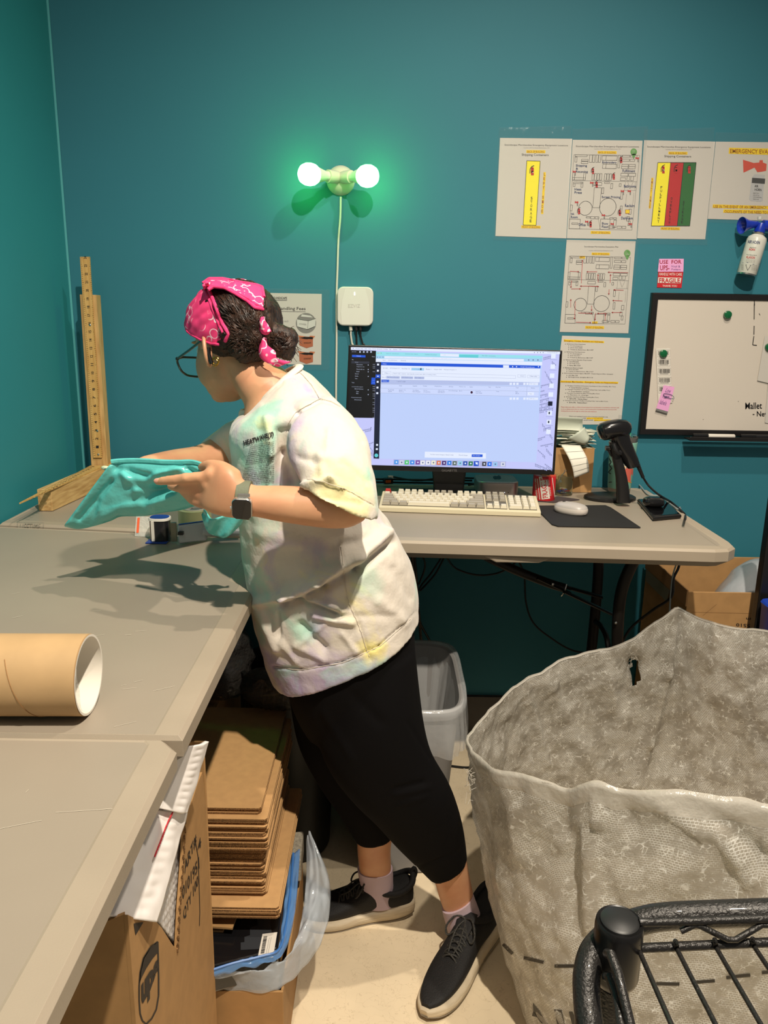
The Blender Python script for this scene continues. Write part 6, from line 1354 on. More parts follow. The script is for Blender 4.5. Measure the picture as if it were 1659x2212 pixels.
# hem: folded rolled band round the rim
mb=MB();hv=[];lv=[0,-.012,-.03,-.042]
outn=[V((p.x-cen.x,p.y-cen.y,0)).normalized() for p in rimr]
topv=vs[NVs*NU:]
for kk,of in ((0,-.0025),(0,.002),(1,.004),(2,.0042),(3,.004),(4,.0015)):
    for i in range(NU):
        pz=vs[(NVs-kk)*NU+i];n_=noise.noise(pz*40);hv.append(pz+V((0,0,.004 if (kk==0 and of>0) else 0))+outn[i]*(of+.0016*n_))
hf=[(k*NU+i,k*NU+(i+1)%NU,(k+1)*NU+(i+1)%NU,(k+1)*NU+i) for k in range(5) for i in range(NU)]
mb.add(hv,hf);mb.build('rim_hem',M_hem,sack,smooth='all')
# frayed strands round the tear and at the left corner
rs=random.Random(17);mb=MB();fnb=surf_fn(bv,.003,1.85)
for i in range(34):
    a=rs.uniform(0,6.28);cx_,cy_=(1371,1458) if i%2 else (1368,1430);r1_=rs.uniform(7,10);x0_,y0_=cx_+r1_*1.2*math.cos(a),cy_+r1_*1.7*math.sin(a);a2=a+rs.uniform(.6,2.2)
    x2_,y2_=cx_+r1_*1.2*math.cos(a2),cy_+r1_*1.6*math.sin(a2);xm,ym=(x0_+x2_)/2*.6+cx_*.4,(y0_+y2_)/2*.6+cy_*.4
    p0,p2=fnb(x0_,y0_),fnb(x2_,y2_)
    if p0 is None or p2 is None: continue
    pm=(p0+p2)/2+V((rs.uniform(-.004,.004),-.006,rs.uniform(-.006,.006)))
    mb.tube(cat_rom([p0,pm,p2],4),.0007,4)
for i in range(16):
    p0=P(rs.uniform(1016,1030),rs.uniform(1640,1740),y=1.40);mb.tube([p0,p0+V((-rs.uniform(.004,.014),0,rs.uniform(-.01,.01))),p0+V((-rs.uniform(0,.012),-.005,rs.uniform(-.02,.005)))],.0006,4)
mb.build('frayed_strand',M_hem,sack)
M_sprint=mat('faded_black_sack_print',(52,48,42),.55)
ik=Ink(surf_fn(bv,.0022,1.1))
def zq(x,y): return (1040+x*619/1659.,1800+y*412/1104.)
def dash(a,b,w_=7):
    for i in range(5):
        t0_,t1_=i/5,(i+1)/5;p=(a[0]+(b[0]-a[0])*t0_,a[1]+(b[1]-a[1])*t0_);q=(a[0]+(b[0]-a[0])*t1_,a[1]+(b[1]-a[1])*t1_)
        ik.line(p,q,w_,M_sprint)
for a,b in (((130,640),(185,695)),((250,718),(365,745)),((428,766),(553,766)),((780,850),(900,862)),((1010,866),(1145,868)),((1215,860),(1350,848)),((1415,830),(1553,814)),((1620,800),(1690,795))): dash(zq(*a),zq(*b))
def lt(t,q,bold=.05): ik.text(t,tuple(zq(*p) for p in q),M_sprint,bold)
lt('M',((150,850),(225,930),(235,1080),(185,1010)));lt('A',((262,965),(330,985),(395,1110),(240,1060)),.07);lt('I',((425,1015),(468,1020),(490,1125),(448,1125)),.07);lt('L',((510,1028),(555,1028),(640,1130),(535,1130)),.07)
lt('CAN',((160,950),(250,1080),(255,1120),(170,1010)),.02)
for a,b in (((95,735),(130,880)),((130,880),(165,960))): dash(zq(*a),zq(*b),3)
ik.build('sack_print',sack)
# ================================================================ wire cart in the foreground
M_cart=mat('hammered_black_enamel',(40,38,36),.38,metal=.3,bump=.8,bs=420,bd=.0012,coat=.2)
def C_(px,py,t=.6): return CAM+ray(px,py)*t
cart=thing('wire_cart','black wire cart corner with tubular handle and wire shelf, nearest the camera','cart',tuple(V((C_(1340,2000).x,C_(1340,2000).y,0))))
pc_=C_(1338,1998);
MB().lathe([(0,-.004),(.0145,-.004),(.017,-.002),(.0178,-.003),(.0185,-.008),(.0185,-.05),(.0175,-.054),(.0145,-.058)],pc_+V((0,0,.006)),40).build('post_collar',M_blkp,cart,smooth=True)
MB().lathe([(0,.0045),(.013,.0045),(.0148,.003),(.0150,0)],pc_+V((0,0,.0015)),40).build('post_cap',mat('matte_black_cap',(30,30,30),.45),cart,smooth=True)
MB().lathe([(.0125,-.055),(.0125,-pc_.z)],pc_,32).build('post',M_cart,cart,smooth=True)
h=[C_(1770,1968,.605),C_(1659,1971,.612),C_(1560,1974,.617),C_(1450,1979,.62),C_(1390,1988,.622),C_(1330,2010,.622),C_(1285,2050,.61),C_(1268,2100,.597),C_(1268,2160,.585),C_(1275,2230,.57),C_(1285,2330,.56)]
MB().tube(cat_rom(h,6),.0105,20).build('handle_tube',M_cart,cart,smooth=True)
MB().tube([C_(1381,1993,.597),C_(1500,1990,.597),C_(1700,1983,.597)],.0032,12).build('upper_rod',M_cart,cart,smooth=True)
MB().tube([C_(1384,2048,.597),C_(1500,2043,.597),C_(1700,2034,.597)],.0036,12).build('shelf_edge_rod',M_cart,cart,smooth=True)
z=[C_(1470,2012,.597),C_(1500,1998,.597),C_(1512,2000,.597),C_(1572,2030,.593),C_(1590,2030,.593),C_(1645,1998,.597),C_(1720,1996,.597)]
MB().tube(z,.0024,10).build('zigzag_truss',M_cart,cart,smooth=True)
for (x0_,y0_,x1_,y1_) in ((1378,2040,1462,2240),(1460,2038,1570,2260),(1545,2035,1665,2250),(1627,2033,1760,2240)):
    a,b=C_(x0_,y0_,.593),C_(x1_,y1_,.50);a2=C_(x0_,y0_-4,.604)
    MB().tube([C_(x0_+2,y0_+12,.594),C_(x0_,y0_,.589),C_(x0_-1,y0_-5,.593)][::-1]+[b],.0019,10).build('shelf_wire',M_cart,cart,smooth=True)
for (x0_,y0_,x1_,y1_) in ((1312,2060,1368,2240),(1310,2110,1345,2240)):
    MB().tube([C_(x0_,y0_,.583),C_(x0_+8,y0_+2,.566),C_(x0_+22,y0_+40,.555),C_(x1_,y1_,.53)],.0036,12).build('side_wire',M_cart,cart,smooth=True)
# ================================================================ the person
M_skin=bpy.data.materials.new('warm_skin');M_skin.use_nodes=True
_b=M_skin.node_tree.nodes['Principled BSDF'];_b.inputs['Base Color'].default_value=L((204,150,116));_b.inputs['Roughness'].default_value=.48;_b.inputs['Subsurface Weight'].default_value=.12;_b.inputs['Subsurface Radius'].default_value=(.012,.005,.003);_b.inputs['Subsurface Scale'].default_value=.5
_n=M_skin.node_tree.nodes.new('ShaderNodeTexNoise');_n.inputs['Scale'].default_value=14;_n.inputs['Detail'].default_value=5;_c=M_skin.node_tree.nodes.new('ShaderNodeTexCoord');M_skin.node_tree.links.new(_c.outputs['Object'],_n.inputs[0])
_r2=M_skin.node_tree.nodes.new('ShaderNodeValToRGB');_r2.color_ramp.elements[0].color=L((198,140,106));_r2.color_ramp.elements[1].color=L((212,160,122));_r2.color_ramp.elements[0].position=.35;_r2.color_ramp.elements[1].position=.65
M_skin.node_tree.links.new(_n.outputs[0],_r2.inputs[0]);M_skin.node_tree.links.new(_r2.outputs[0],_b.inputs['Base Color'])
person=thing('person','person in tie-dye t-shirt, pink bandana and black leggings leaning over the packing table with a teal mailer','person',tuple(P(830,1990,z=0)))
person['label']='person in pastel tie-dye t-shirt, pink bandana and black leggings holding a teal mailer'
def ring(l,r,y,b,p=2.2,tilt=0):
    A,B=P(*l,y=y-tilt/2),P(*r,y=y+tilt/2);c=(A+B)/2;a=(B-A)/2;n=a.cross(V((0,1,0)))
    bv_=V((0,b,0))-a*(a.dot(V((0,b,0)))/max(a.length_squared,1e-9));return (c,a,bv_,p)
def dens(rings,n=3):
    """interpolate ring list smoothly"""
    out=[];k=len(rings)
    cs=[r[0] for r in rings];As=[r[1] for r in rings];Bs=[r[2] for r in rings];ps=[V((r[3],0,0)) for r in rings]
    for q in zip(cat_rom(cs,n),cat_rom(As,n),cat_rom(Bs,n),cat_rom(ps,n)): out.append((q[0],q[1],q[2],q[3].x))
    return out
def limb(mb,pts,n=24,k=3):
    """pts (px,py,Y,r)"""
    cs=cat_rom([P(a,b,y=c) for a,b,c,_ in pts],k);rs_=cat_rom([V((d,0,0)) for *_,d in pts],k)
    mb.tube(cs,[v.x for v in rs_],n);mb.sph(cs[0],rs_[0].x,16);mb.sph(cs[-1],rs_[-1].x,16)
# head frame
HC=V((-.300,1.55,1.401));fd=V((-.66,.70,-.30)).normalized();up_=V((-.12,.25,.97));up_=(up_-fd*up_.dot(fd)).normalized();lf=up_.cross(fd).normalized()
def H_(f,u,l): return HC+fd*f+up_*u+lf*l
sk=MB()
sk.ell(H_(-.005,.020,0),fd*.094,lf*.074,up_*.080,32)
sk.ell(H_(.028,-.035,0),fd*.060,lf*.062,up_*.082,28)
sk.ell(H_(.042,-.080,0),fd*.046,lf*.047,up_*.040,24)
sk.ell(H_(.075,-.098,0),fd*.020,lf*.022,up_*.017,16)
sk.ell(H_(.040,-.050,.040),fd*.038,lf*.022,up_*.045,16);sk.ell(H_(.040,-.050,-.040),fd*.038,lf*.022,up_*.045,16)
sk.ell(H_(.088,-.022,0),fd*.012,lf*.008,up_*.022,12);sk.ell(H_(.100,-.040,0),fd*.014,lf*.012,up_*.010,12)   # nose
sk.ell(H_(.088,-.068,0),fd*.009,lf*.020,up_*.005,12);sk.ell(H_(.087,-.077,0),fd*.009,lf*.017,up_*.006,12)  # lips
sk.ell(H_(.083,.008,.030),fd*.008,lf*.022,up_*.006,12);sk.ell(H_(.083,.008,-.030),fd*.008,lf*.022,up_*.006,12) # brows
# neck
sk.loft(dens([ring((458,760),(560,745),1.545,.05),ring((490,800),(590,780),1.53,.052),ring((518,852),(613,798),1.52,.062),ring((530,880),(640,820),1.51,.06),ring((520,930),(690,860),1.51,.09)],4),28)
# inner torso (under the shirt)
sk.loft(dens([ring((530,900),(670,840),1.51,.09),ring((530,960),(720,900),1.50,.12),ring((545,1080),(770,1040),1.48,.10),ring((570,1200),(820,1160),1.49,.10),ring((620,1340),(860,1290),1.5,.12),ring((660,1440),(880,1390),1.5,.12)],4),28)
# near (left) arm: shoulder - elbow - wrist
limb(sk,[(695,930,1.42,.036),(722,985,1.36,.037),(748,1050,1.285,.037),(762,1086,1.258,.034),(740,1098,1.252,.034),(700,1096,1.25,.0345),(650,1092,1.25,.0325),(600,1087,1.25,.0300),(560,1083,1.25,.0268),(530,1080,1.25,.0255)],28)
def handring(t,b,y,d): return ring(t,b,y,d,2.3)
sk.loft(dens([handring((548,1048),(552,1112),1.25,.019),handring((524,1036),(524,1120),1.25,.020),handring((503,1012),(496,1118),1.25,.019),handring((480,1003),(464,1111),1.255,.018),handring((463,1010),(438,1099),1.265,.014),handring((452,1022),(430,1085),1.275,.009)],3),24)
fingers=[[(462,1028,1.262,.0115),(430,1031,1.262,.0100),(402,1034,1.268,.0098),(372,1037,1.278,.0090),(350,1039,1.288,.0080),(338,1040,1.295,.0062)],
 [(455,1048,1.268,.0110),(425,1050,1.274,.0098),(402,1053,1.285,.0092),(382,1053,1.305,.0083),(368,1050,1.325,.0072)],
 [(448,1068,1.272,.0108),(424,1068,1.282,.0096),(406,1067,1.300,.0088),(396,1062,1.322,.0076)],
 [(443,1088,1.274,.0100),(424,1084,1.285,.0088),(412,1078,1.302,.0078),(406,1071,1.32,.0066)],
 [(505,1028,1.258,.0140),(482,1012,1.262,.0125),(462,1005,1.272,.0105),(448,1005,1.284,.0095),(436,1009,1.298,.0078)]]
for f_ in fingers: limb(sk,f_,14,3)
sk.sph(P(402,1033,y=1.266),.0106,12);sk.sph(P(455,1024,y=1.26),.0125,12);sk.sph(P(447,1046,y=1.264),.0118,12)
# far (right) arm
limb(sk,[(500,960,1.66,.042),(470,985,1.64,.040),(430,998,1.60,.035),(385,1001,1.55,.030),(345,1005,1.50,.0255),(315,1009,1.47,.022)],22)
sk.loft(dens([ring((318,994),(318,1028),1.47,.018),ring((300,996),(300,1042),1.455,.018),ring((282,1000),(280,1044),1.45,.016),ring((268,1004),(266,1038),1.445,.013)],3),20)
for f_ in ([(275,1012,1.440,.010),(255,1012,1.440,.0090),(240,1014,1.440,.0082),(231,1013,1.440,.0068)],[(272,1022,1.440,.0105),(252,1026,1.443,.0094),(244,1030,1.446,.008)],[(272,1032,1.440,.0098),(256,1036,1.443,.0088),(249,1038,1.446,.0075)],[(274,1040,1.440,.009),(262,1045,1.443,.008),(256,1046,1.446,.007)],[(300,1002,1.430,.012),(285,1000,1.420,.010),(275,1002,1.412,.008)]): limb(sk,f_,12,3)
# legs
def legl(rings): sk.loft(dens(rings,4),26)
legl([ring((705,1420),(880,1400),1.45,.09),ring((720,1560),(900,1540),1.44,.07),ring((800,1740),(965,1715),1.45,.05),ring((870,1810),(995,1780),1.47,.048),ring((930,1885),(1007,1850),1.50,.040),ring((948,1935),(1016,1900),1.52,.034),ring((962,1975),(1026,1945),1.535,.031),ring((975,2015),(1040,1985),1.545,.032)])
legl([ring((660,1430),(800,1420),1.56,.08),ring((670,1600),(790,1600),1.57,.06),ring((740,1740),(845,1740),1.59,.045),ring((768,1800),(848,1795),1.6,.04),ring((772,1840),(844,1838),1.61,.034),ring((776,1880),(845,1880),1.62,.031),ring((782,1920),(842,1920),1.625,.031)])
body=link_mesh(remesh(sk,.0036,8),'body',M_skin,person)
# ear, with folds, at the side of the head
ec=H_(-.018,-.036,.071)
mb=MB();ep=[]
for i in range(17):
    a=math.radians(-110+i*17.5);ep.append(ec+fd*(-.014*math.cos(a)*1.0-.0)+up_*(.029*math.sin(a))+lf*(.004+.012*max(0,math.cos(a))))
mb.tube(ep,.0036,8);mb.ell(ec,fd*.011,lf*.004,up_*.024,14);mb.ell(ec+up_*-.026+fd*.002,fd*.007,lf*.004,up_*.008,10)
mb.build('ear',M_skin,person,smooth=True)
mb=MB();ec2=H_(-.005,-.040,-.071);mb.ell(ec2,fd*.015,lf*.006,up_*.029,14);mb.build('ear',M_skin,person,smooth=True)
# eyes
M_eye=mat('eye_white',(235,232,226),.2);M_iris=mat('brown_iris',(60,36,22),.2)
for s_ in (1,-1):
    e=MB().sph(H_(.077,-.010,.030*s_),.0115,16).build('eye',M_eye,person,smooth=True)
    MB().sph(H_(.084,-.011,.030*s_),.0055,12).build('iris',M_iris,e,smooth=True)
# ---------------------------------------------------------------- t-shirt
def shirt_mat():
    m=bpy.data.materials.new('pastel_tie_dye_cotton');m.use_nodes=True;nt=m.node_tree;N=nt.nodes;Lk=nt.links;b=N['Principled BSDF'];b.inputs['Roughness'].default_value=.85;b.inputs['Sheen Weight'].default_value=.2
    tc=N.new('ShaderNodeTexCoord');cur=None
    for i,(c,sc,lo,hi,st,loc) in enumerate((((176,158,196),(7,5,6),.52,.66,.95,(0,0,0)),((158,208,188),(6,6,7),.53,.66,.9,(3.3,1.2,0)),((238,226,130),(5,5,5),.58,.7,.7,(7,2,5)),((226,196,176),(6,6,6),.64,.74,.5,(1,8,3)))):
        mp=N.new('ShaderNodeMapping');Lk.new(tc.outputs['Object'],mp.inputs[0]);mp.inputs['Location'].default_value=loc;mp.inputs['Rotation'].default_value=(.3,.5*i,.2);mp.inputs['Scale'].default_value=sc
        n=N.new('ShaderNodeTexNoise');n.inputs['Scale'].default_value=1;n.inputs['Detail'].default_value=5;n.inputs['Roughness'].default_value=.55;n.inputs['Distortion'].default_value=.6;Lk.new(mp.outputs[0],n.inputs[0])
        r=N.new('ShaderNodeMapRange');r.inputs[1].default_value=lo;r.inputs[2].default_value=hi;r.inputs[4].default_value=st;Lk.new(n.outputs[0],r.inputs[0])
        mx=N.new('ShaderNodeMix');mx.data_type='RGBA';Lk.new(r.outputs[0],mx.inputs[0]);mx.inputs[7].default_value=L(c)
        if cur is None: mx.inputs[6].default_value=L((212,203,190))
        else: Lk.new(cur,mx.inputs[6])
        cur=mx.outputs[2]
    # dye blots where the photo's shirt has them (yellow sleeve end, yellow hem, mint over the hip)
    for c,(px,py,y),r_,st in (((236,222,118),(735,1070,1.22),.060,.5),((236,222,118),(800,1405,1.35),.03,.8),((158,208,186),(800,1255,1.34),.045,.45),((158,208,186),(655,1360,1.33),.035,.45),((168,146,190),(680,1190,1.33),.028,.5),((176,150,196),(850,1195,1.36),.03,.6),((228,190,150),(548,1178,1.36),.014,.7)):
        q=P(px,py,y=y)-person.location
        vm=N.new('ShaderNodeVectorMath');vm.operation='DISTANCE';Lk.new(tc.outputs['Object'],vm.inputs[0]);vm.inputs[1].default_value=tuple(q)
        n=N.new('ShaderNodeTexNoise');n.inputs['Scale'].default_value=26;n.inputs['Detail'].default_value=5;Lk.new(tc.outputs['Object'],n.inputs[0])
        ma_=N.new('ShaderNodeMath');ma_.operation='MULTIPLY_ADD';Lk.new(n.outputs[0],ma_.inputs[0]);ma_.inputs[1].default_value=r_*1.6;Lk.new(vm.outputs['Value'],ma_.inputs[2])
        r=N.new('ShaderNodeMapRange');r.inputs[1].default_value=r_*1.25;r.inputs[2].default_value=r_*1.95;r.inputs[3].default_value=st;r.inputs[4].default_value=0;Lk.new(ma_.outputs[0],r.inputs[0])
        mx=N.new('ShaderNodeMix');mx.data_type='RGBA';Lk.new(r.outputs[0],mx.inputs[0]);Lk.new(cur,mx.inputs[6]);mx.inputs[7].default_value=L(c);cur=mx.outputs[2]
    Lk.new(cur,b.inputs['Base Color'])
    n2=N.new('ShaderNodeTexNoise');n2.inputs['Scale'].default_value=55;n2.inputs['Detail'].default_value=4;Lk.new(tc.outputs['Object'],n2.inputs[0]);bp=N.new('ShaderNodeBump');bp.inputs['Strength'].default_value=.35;bp.inputs['Distance'].default_value=.006;Lk.new(n2.outputs[0],bp.inputs['Height']);Lk.new(bp.outputs[0],b.inputs['Normal'])
    return m
sh_=MB()
sh_.loft(dens([ring((596,1466),(905,1338),1.5,.165,2.3),ring((572,1405),(902,1318),1.5,.165,2.3),ring((552,1335),(897,1270),1.495,.160,2.3),ring((540,1265),(882,1205),1.49,.152,2.3),ring((530,1195),(850,1145),1.485,.145,2.3),ring((520,1120),(805,1080),1.485,.142,2.3),ring((512,1050),(790,1010),1.49,.145,2.3),ring((505,985),(772,950),1.50,.155,2.3),ring((500,935),(745,895),1.505,.165,2.3),ring((512,905),(712,850),1.51,.155,2.3),ring((532,893),(678,815),1.515,.115,2.2),ring((546,886),(645,794),1.52,.075,2.1)],4),48)
# near sleeve
sh_.loft(dens([ring((640,858),(718,858),1.42,.058,2.2),ring((618,908),(757,900),1.385,.082,2.3),ring((620,970),(790,950),1.34,.088,2.3),ring((640,1020),(806,1020),1.30,.080,2.3),ring((650,1040),(814,1078),1.272,.074,2.3),ring((662,1046),(816,1120),1.260,.070,2.3)],4),40)
# far sleeve
sh_.loft(dens([ring((520,900),(600,890),1.63,.07,2.2),ring((470,925),(560,985),1.67,.07,2.2),ring((438,955),(500,1030),1.68,.062,2.2),ring((428,972),(470,1035),1.68,.056,2.2)],4),32)
cut=MB()
cut.loft(dens([ring((672,1056),(806,1116),1.258,.054,2.2),ring((676,1040),(800,1085),1.27,.054,2.2),ring((650,1085),(835,1175),1.24,.058,2.2)][:0]+[ring((648,1108),(782,1172),1.240,.058,2.2),ring((674,1052),(804,1112),1.260,.059,2.2),ring((690,1012),(796,1060),1.282,.048,2.2)],3),30)
cut.loft(dens([ring((395,960),(440,1045),1.68,.05),ring((428,975),(468,1032),1.68,.05),ring((455,955),(495,1005),1.675,.042)],3),24)
cut.loft(dens([ring((570,1520),(930,1380),1.5,.155,2.3),ring((606,1462),(895,1342),1.5,.152,2.3),ring((595,1430),(892,1325),1.5,.150,2.3)],3),40)
cut.loft(dens([ring((520,860),(632,770),1.525,.062,2.1),ring((550,888),(638,800),1.52,.066,2.1),ring((556,896),(650,812),1.518,.070,2.1)],3),30)
sm=remesh(sh_,.0040,12,.5,cut)
FO=[((838,1150),(770,1205),14,.019),((770,1205),(690,1250),13,.021),((690,1250),(620,1287),12,.020),((620,1287),(545,1305),10,.015),
 ((845,1172),(775,1232),9,-.014),((775,1232),(700,1270),9,-.014),((700,1272),(610,1306),8,-.013),
 ((720,1235),(665,1270),8,.008),((665,1270),(640,1292),7,.005),((640,1294),(725,1328),7,-.012),((640,1285),(740,1318),8,.010),
 ((735,1165),(748,1290),3.5,-.003),((748,1290),(775,1350),3.5,-.003),((775,1350),(800,1425),3.5,-.003),
 ((692,862),(640,888),5,-.006),((640,888),(615,925),6,-.008),((615,925),(608,985),8,-.010),((608,985),(628,1045),10,-.014),
 ((628,795),(670,828),3,-.002),((670,828),(690,862),3,-.002),((690,862),(735,880),3,-.003),
 ((655,1050),(715,1042),8,.013),((715,1042),(738,1056),7,.012),((700,1072),(780,1088),8,-.005),((690,985),(700,1030),9,.006),((712,930),(705,990),8,.004),((740,1000),(790,1040),8,-.004),((640,985),(690,1000),8,-.004),((760,880),(785,950),8,-.005),
 ((575,905),(590,980),8,.007),((590,980),(585,1060),10,.008),((560,930),(555,1010),9,-.005),((602,930),(600,1080),8,-.014),((570,870),(610,830),4,-.003),
 ((560,1320),(600,1400),10,.010),((600,1325),(605,1380),4,-.005),((605,1380),(640,1430),6,.005),((650,1350),(700,1400),9,-.010),((680,1330),(760,1345),8,.009),((640,1395),(700,1425),8,.005),((740,1370),(770,1410),6,.005),((700,1350),(650,1390),5,.004),((820,1300),(870,1340),14,.005),((720,1180),(800,1165),12,-.006),((560,1150),(640,1170),16,.005),((850,1230),(885,1290),10,-.004),((780,1330),(850,1330),9,-.003),
 ((590,1440),(650,1447),2.6,-.004),((650,1447),(740,1430),2.6,-.004),((740,1430),(820,1395),2.6,-.004),((820,1395),(900,1322),2.6,-.004),
 ((660,1034),(740,1052),2.4,-.002),((740,1052),(812,1092),2.4,-.002)]
nv=len(sm.vertices);co_=np.empty(nv*3);sm.vertices.foreach_get('co',co_);co_=co_.reshape(-1,3);no=np.empty(nv*3);sm.vertices.foreach_get('normal',no);no=no.reshape(-1,3)
cam_=np.array(CAM);fw_=np.array(_f);rt_=np.array(_r);ut_=np.array(_u);rel=co_-cam_;w_=rel@fw_;px_=CX+F*(rel@rt_)/w_;py_=CY-F*(rel@ut_)/w_
facing=np.clip(-(no*rel).sum(1)/np.linalg.norm(rel,axis=1)*1.6+.1,0,1);disp=np.zeros(nv)
for a,b,wd,am in FO:
    dx,dy=b[0]-a[0],b[1]-a[1];t=np.clip(((px_-a[0])*dx+(py_-a[1])*dy)/(dx*dx+dy*dy),0,1);dd=np.hypot(px_-a[0]-dx*t,py_-a[1]-dy*t);disp+=am*np.exp(-(dd/wd)**2)
disp*=facing
for i in range(nv):
    p=V(co_[i]);disp[i]+=.0045*noise.noise(p*13)+.0022*noise.noise(p*34)
co_=co_+no*disp[:,None];sm.vertices.foreach_set('co',co_.reshape(-1));sm.update()
shirt=link_mesh(sm.copy(),'t_shirt',shirt_mat(),person)
sbv=bvh_of(sm)
M_rib=mat('cream_rib_knit',(222,212,196),.85,bump=.4,bs=400,bd=.001)
fs_=surf_fn(sbv,.0015,1.35)
cp=[(652,797),(625,808),(600,828),(578,850),(560,872),(545,884),(520,890),(507,893)]
q=[P(a,b,y=c) for a,b,c in ((645,795,1.50),(620,815,1.462),(596,838,1.447),(574,860,1.448),(556,880,1.465),(541,894,1.49),(520,893,1.53),(535,885,1.575),(570,845,1.60),(610,808,1.59),(640,792,1.545))]
MB().tube(cat_rom(q,5,True),.0085,12,closed=True,flat=.5).build('collar',M_rib,person,smooth=True)
ik=Ink(fs_);M_tprint=mat('charcoal_shirt_print',(52,48,50),.7)
ik.text('HEATWAVE(S)',((526,952),(590,932),(590,945),(529,966)),M_tprint,.04)
lines=['of excessively hot','weather high humidity','especially in areas','A heat wave is usual','relative to the usual','weather in the area and','normal temperatures for','the season. Temperatures','from a hotter climate','if outside the normal','pattern of that area','','applied to hot weather','extraordinary spells','once a century. Very severe','heat waves have effects','on the environment','an extreme weather event','and a natural disaster as','systems fail. Heat waves','can be dangerous if the','water wets are increasing']
for i,t in enumerate(lines):
    if not t: continue
    y=962+i*4.1;xl=541-i*.95;ik.text(t,((xl,y-1.2),(591,y-9),(591,y-6.4),(xl,y+1.4)),M_tprint,.012)
ik.build('shirt_print',person)
# seam stitching as thin raised lines
M_stitch=mat('seam_thread',(206,196,182),.8)
mb=MB()
for pl_ in ([(636,795),(655,812),(672,832),(690,862),(715,868),(740,882)],[(692,862),(660,878),(638,892),(618,925)],[(737,1170),(742,1230),(750,1290),(765,1330),(780,1365),(800,1428)],[(594,1440),(650,1448),(740,1432),(820,1397),(899,1325)],[(664,1036),(700,1040),(740,1054),(780,1075),(812,1094)]):
    pts=[]
    for a,b in zip(pl_[:-1],pl_[1:]):
        for k in range(6): pts.append(fs_(a[0]+(b[0]-a[0])*k/6,a[1]+(b[1]-a[1])*k/6))
    pts=[p for p in pts if p is not None];mb.tube(pts,.0006,5)
mb.build('seam',M_stitch,person)
# ---------------------------------------------------------------- leggings
M_legg=mat('black_stretch_knit',(7,6,7),.85,bump=.15,bs=500,bd=.0006,spec=.15)
lg=MB()
lg.loft(dens([ring((612,1390),(893,1330),1.5,.15,2.3),ring((618,1460),(897,1400),1.5,.15,2.3),ring((640,1530),(900,1480),1.5,.13,2.3),ring((665,1580),(895,1540),1.5,.10,2.3)],4),36)
lg.loft(dens([ring((665,1430),(897,1400),1.46,.10,2.2),ring((685,1510),(905,1480),1.45,.10,2.2),ring((690,1600),(917,1570),1.44,.092,2.2),ring((718,1665),(935,1635),1.44,.082,2.2),ring((762,1722),(970,1695),1.445,.072,2.2),ring((808,1768),(988,1740),1.455,.064,2.2),ring((850,1815),(1000,1785),1.47,.058,2.2),ring((893,1858),(1006,1822),1.485,.052,2.2),ring((928,1893),(1009,1853),1.50,.0475,2.2)],4),36)
lg.loft(dens([ring((622,1450),(820,1430),1.57,.09,2.2),ring((630,1530),(810,1520),1.575,.085,2.2),ring((648,1610),(808,1605),1.58,.075,2.2),ring((690,1690),(830,1690),1.585,.064,2.2),ring((728,1745),(848,1742),1.59,.057,2.2),ring((752,1785),(852,1780),1.595,.050,2.2),ring((768,1812),(849,1803),1.60,.045,2.2)],4),32)
lm=remesh(lg,.006,5)
nv=len(lm.vertices);co_=np.empty(nv*3);lm.vertices.foreach_get('co',co_);co_=co_.reshape(-1,3);no=np.empty(nv*3);lm.vertices.foreach_get('normal',no);no=no.reshape(-1,3)
rel=co_-cam_;w_=rel@fw_;px_=CX+F*(rel@rt_)/w_;py_=CY-F*(rel@ut_)/w_;disp=np.zeros(nv)
for a,b,wd,am in (((850,1705),(915,1690),5,-.004),((855,1718),(930,1700),5,.003),((700,1540),(760,1640),9,.003),((860,1740),(920,1720),5,.003),((880,1560),(930,1640),4,-.002),((895,1875),(1000,1838),3,-.002),((760,1500),(820,1560),12,-.003)):
    dx,dy=b[0]-a[0],b[1]-a[1];t=np.clip(((px_-a[0])*dx+(py_-a[1])*dy)/(dx*dx+dy*dy),0,1);disp+=am*np.exp(-(np.hypot(px_-a[0]-dx*t,py_-a[1]-dy*t)/wd)**2)
co_=co_+no*disp[:,None];lm.vertices.foreach_set('co',co_.reshape(-1))
link_mesh(lm,'leggings',M_legg,person)
# ---------------------------------------------------------------- socks
M_sock=mat('lilac_ribbed_sock',(198,178,190),.85,bump=.5,bs=600,bd=.0008)
MB().loft(dens([ring((954,1962),(1022,1930),1.525,.033),ring((957,1975),(1027,1945),1.528,.0335),ring((964,1998),(1038,1975),1.53,.035),ring((970,2022),(1046,2005),1.53,.035),ring((972,2045),(1048,2035),1.53,.033)],4),32).build('sock',M_sock,person,smooth=True)
MB().loft(dens([ring((772,1876),(848,1876),1.62,.034),ring((774,1888),(849,1888),1.622,.034),ring((778,1915),(850,1915),1.625,.035),ring((780,1945),(856,1945),1.628,.036)],4),32).build('sock',M_sock,person,smooth=True)
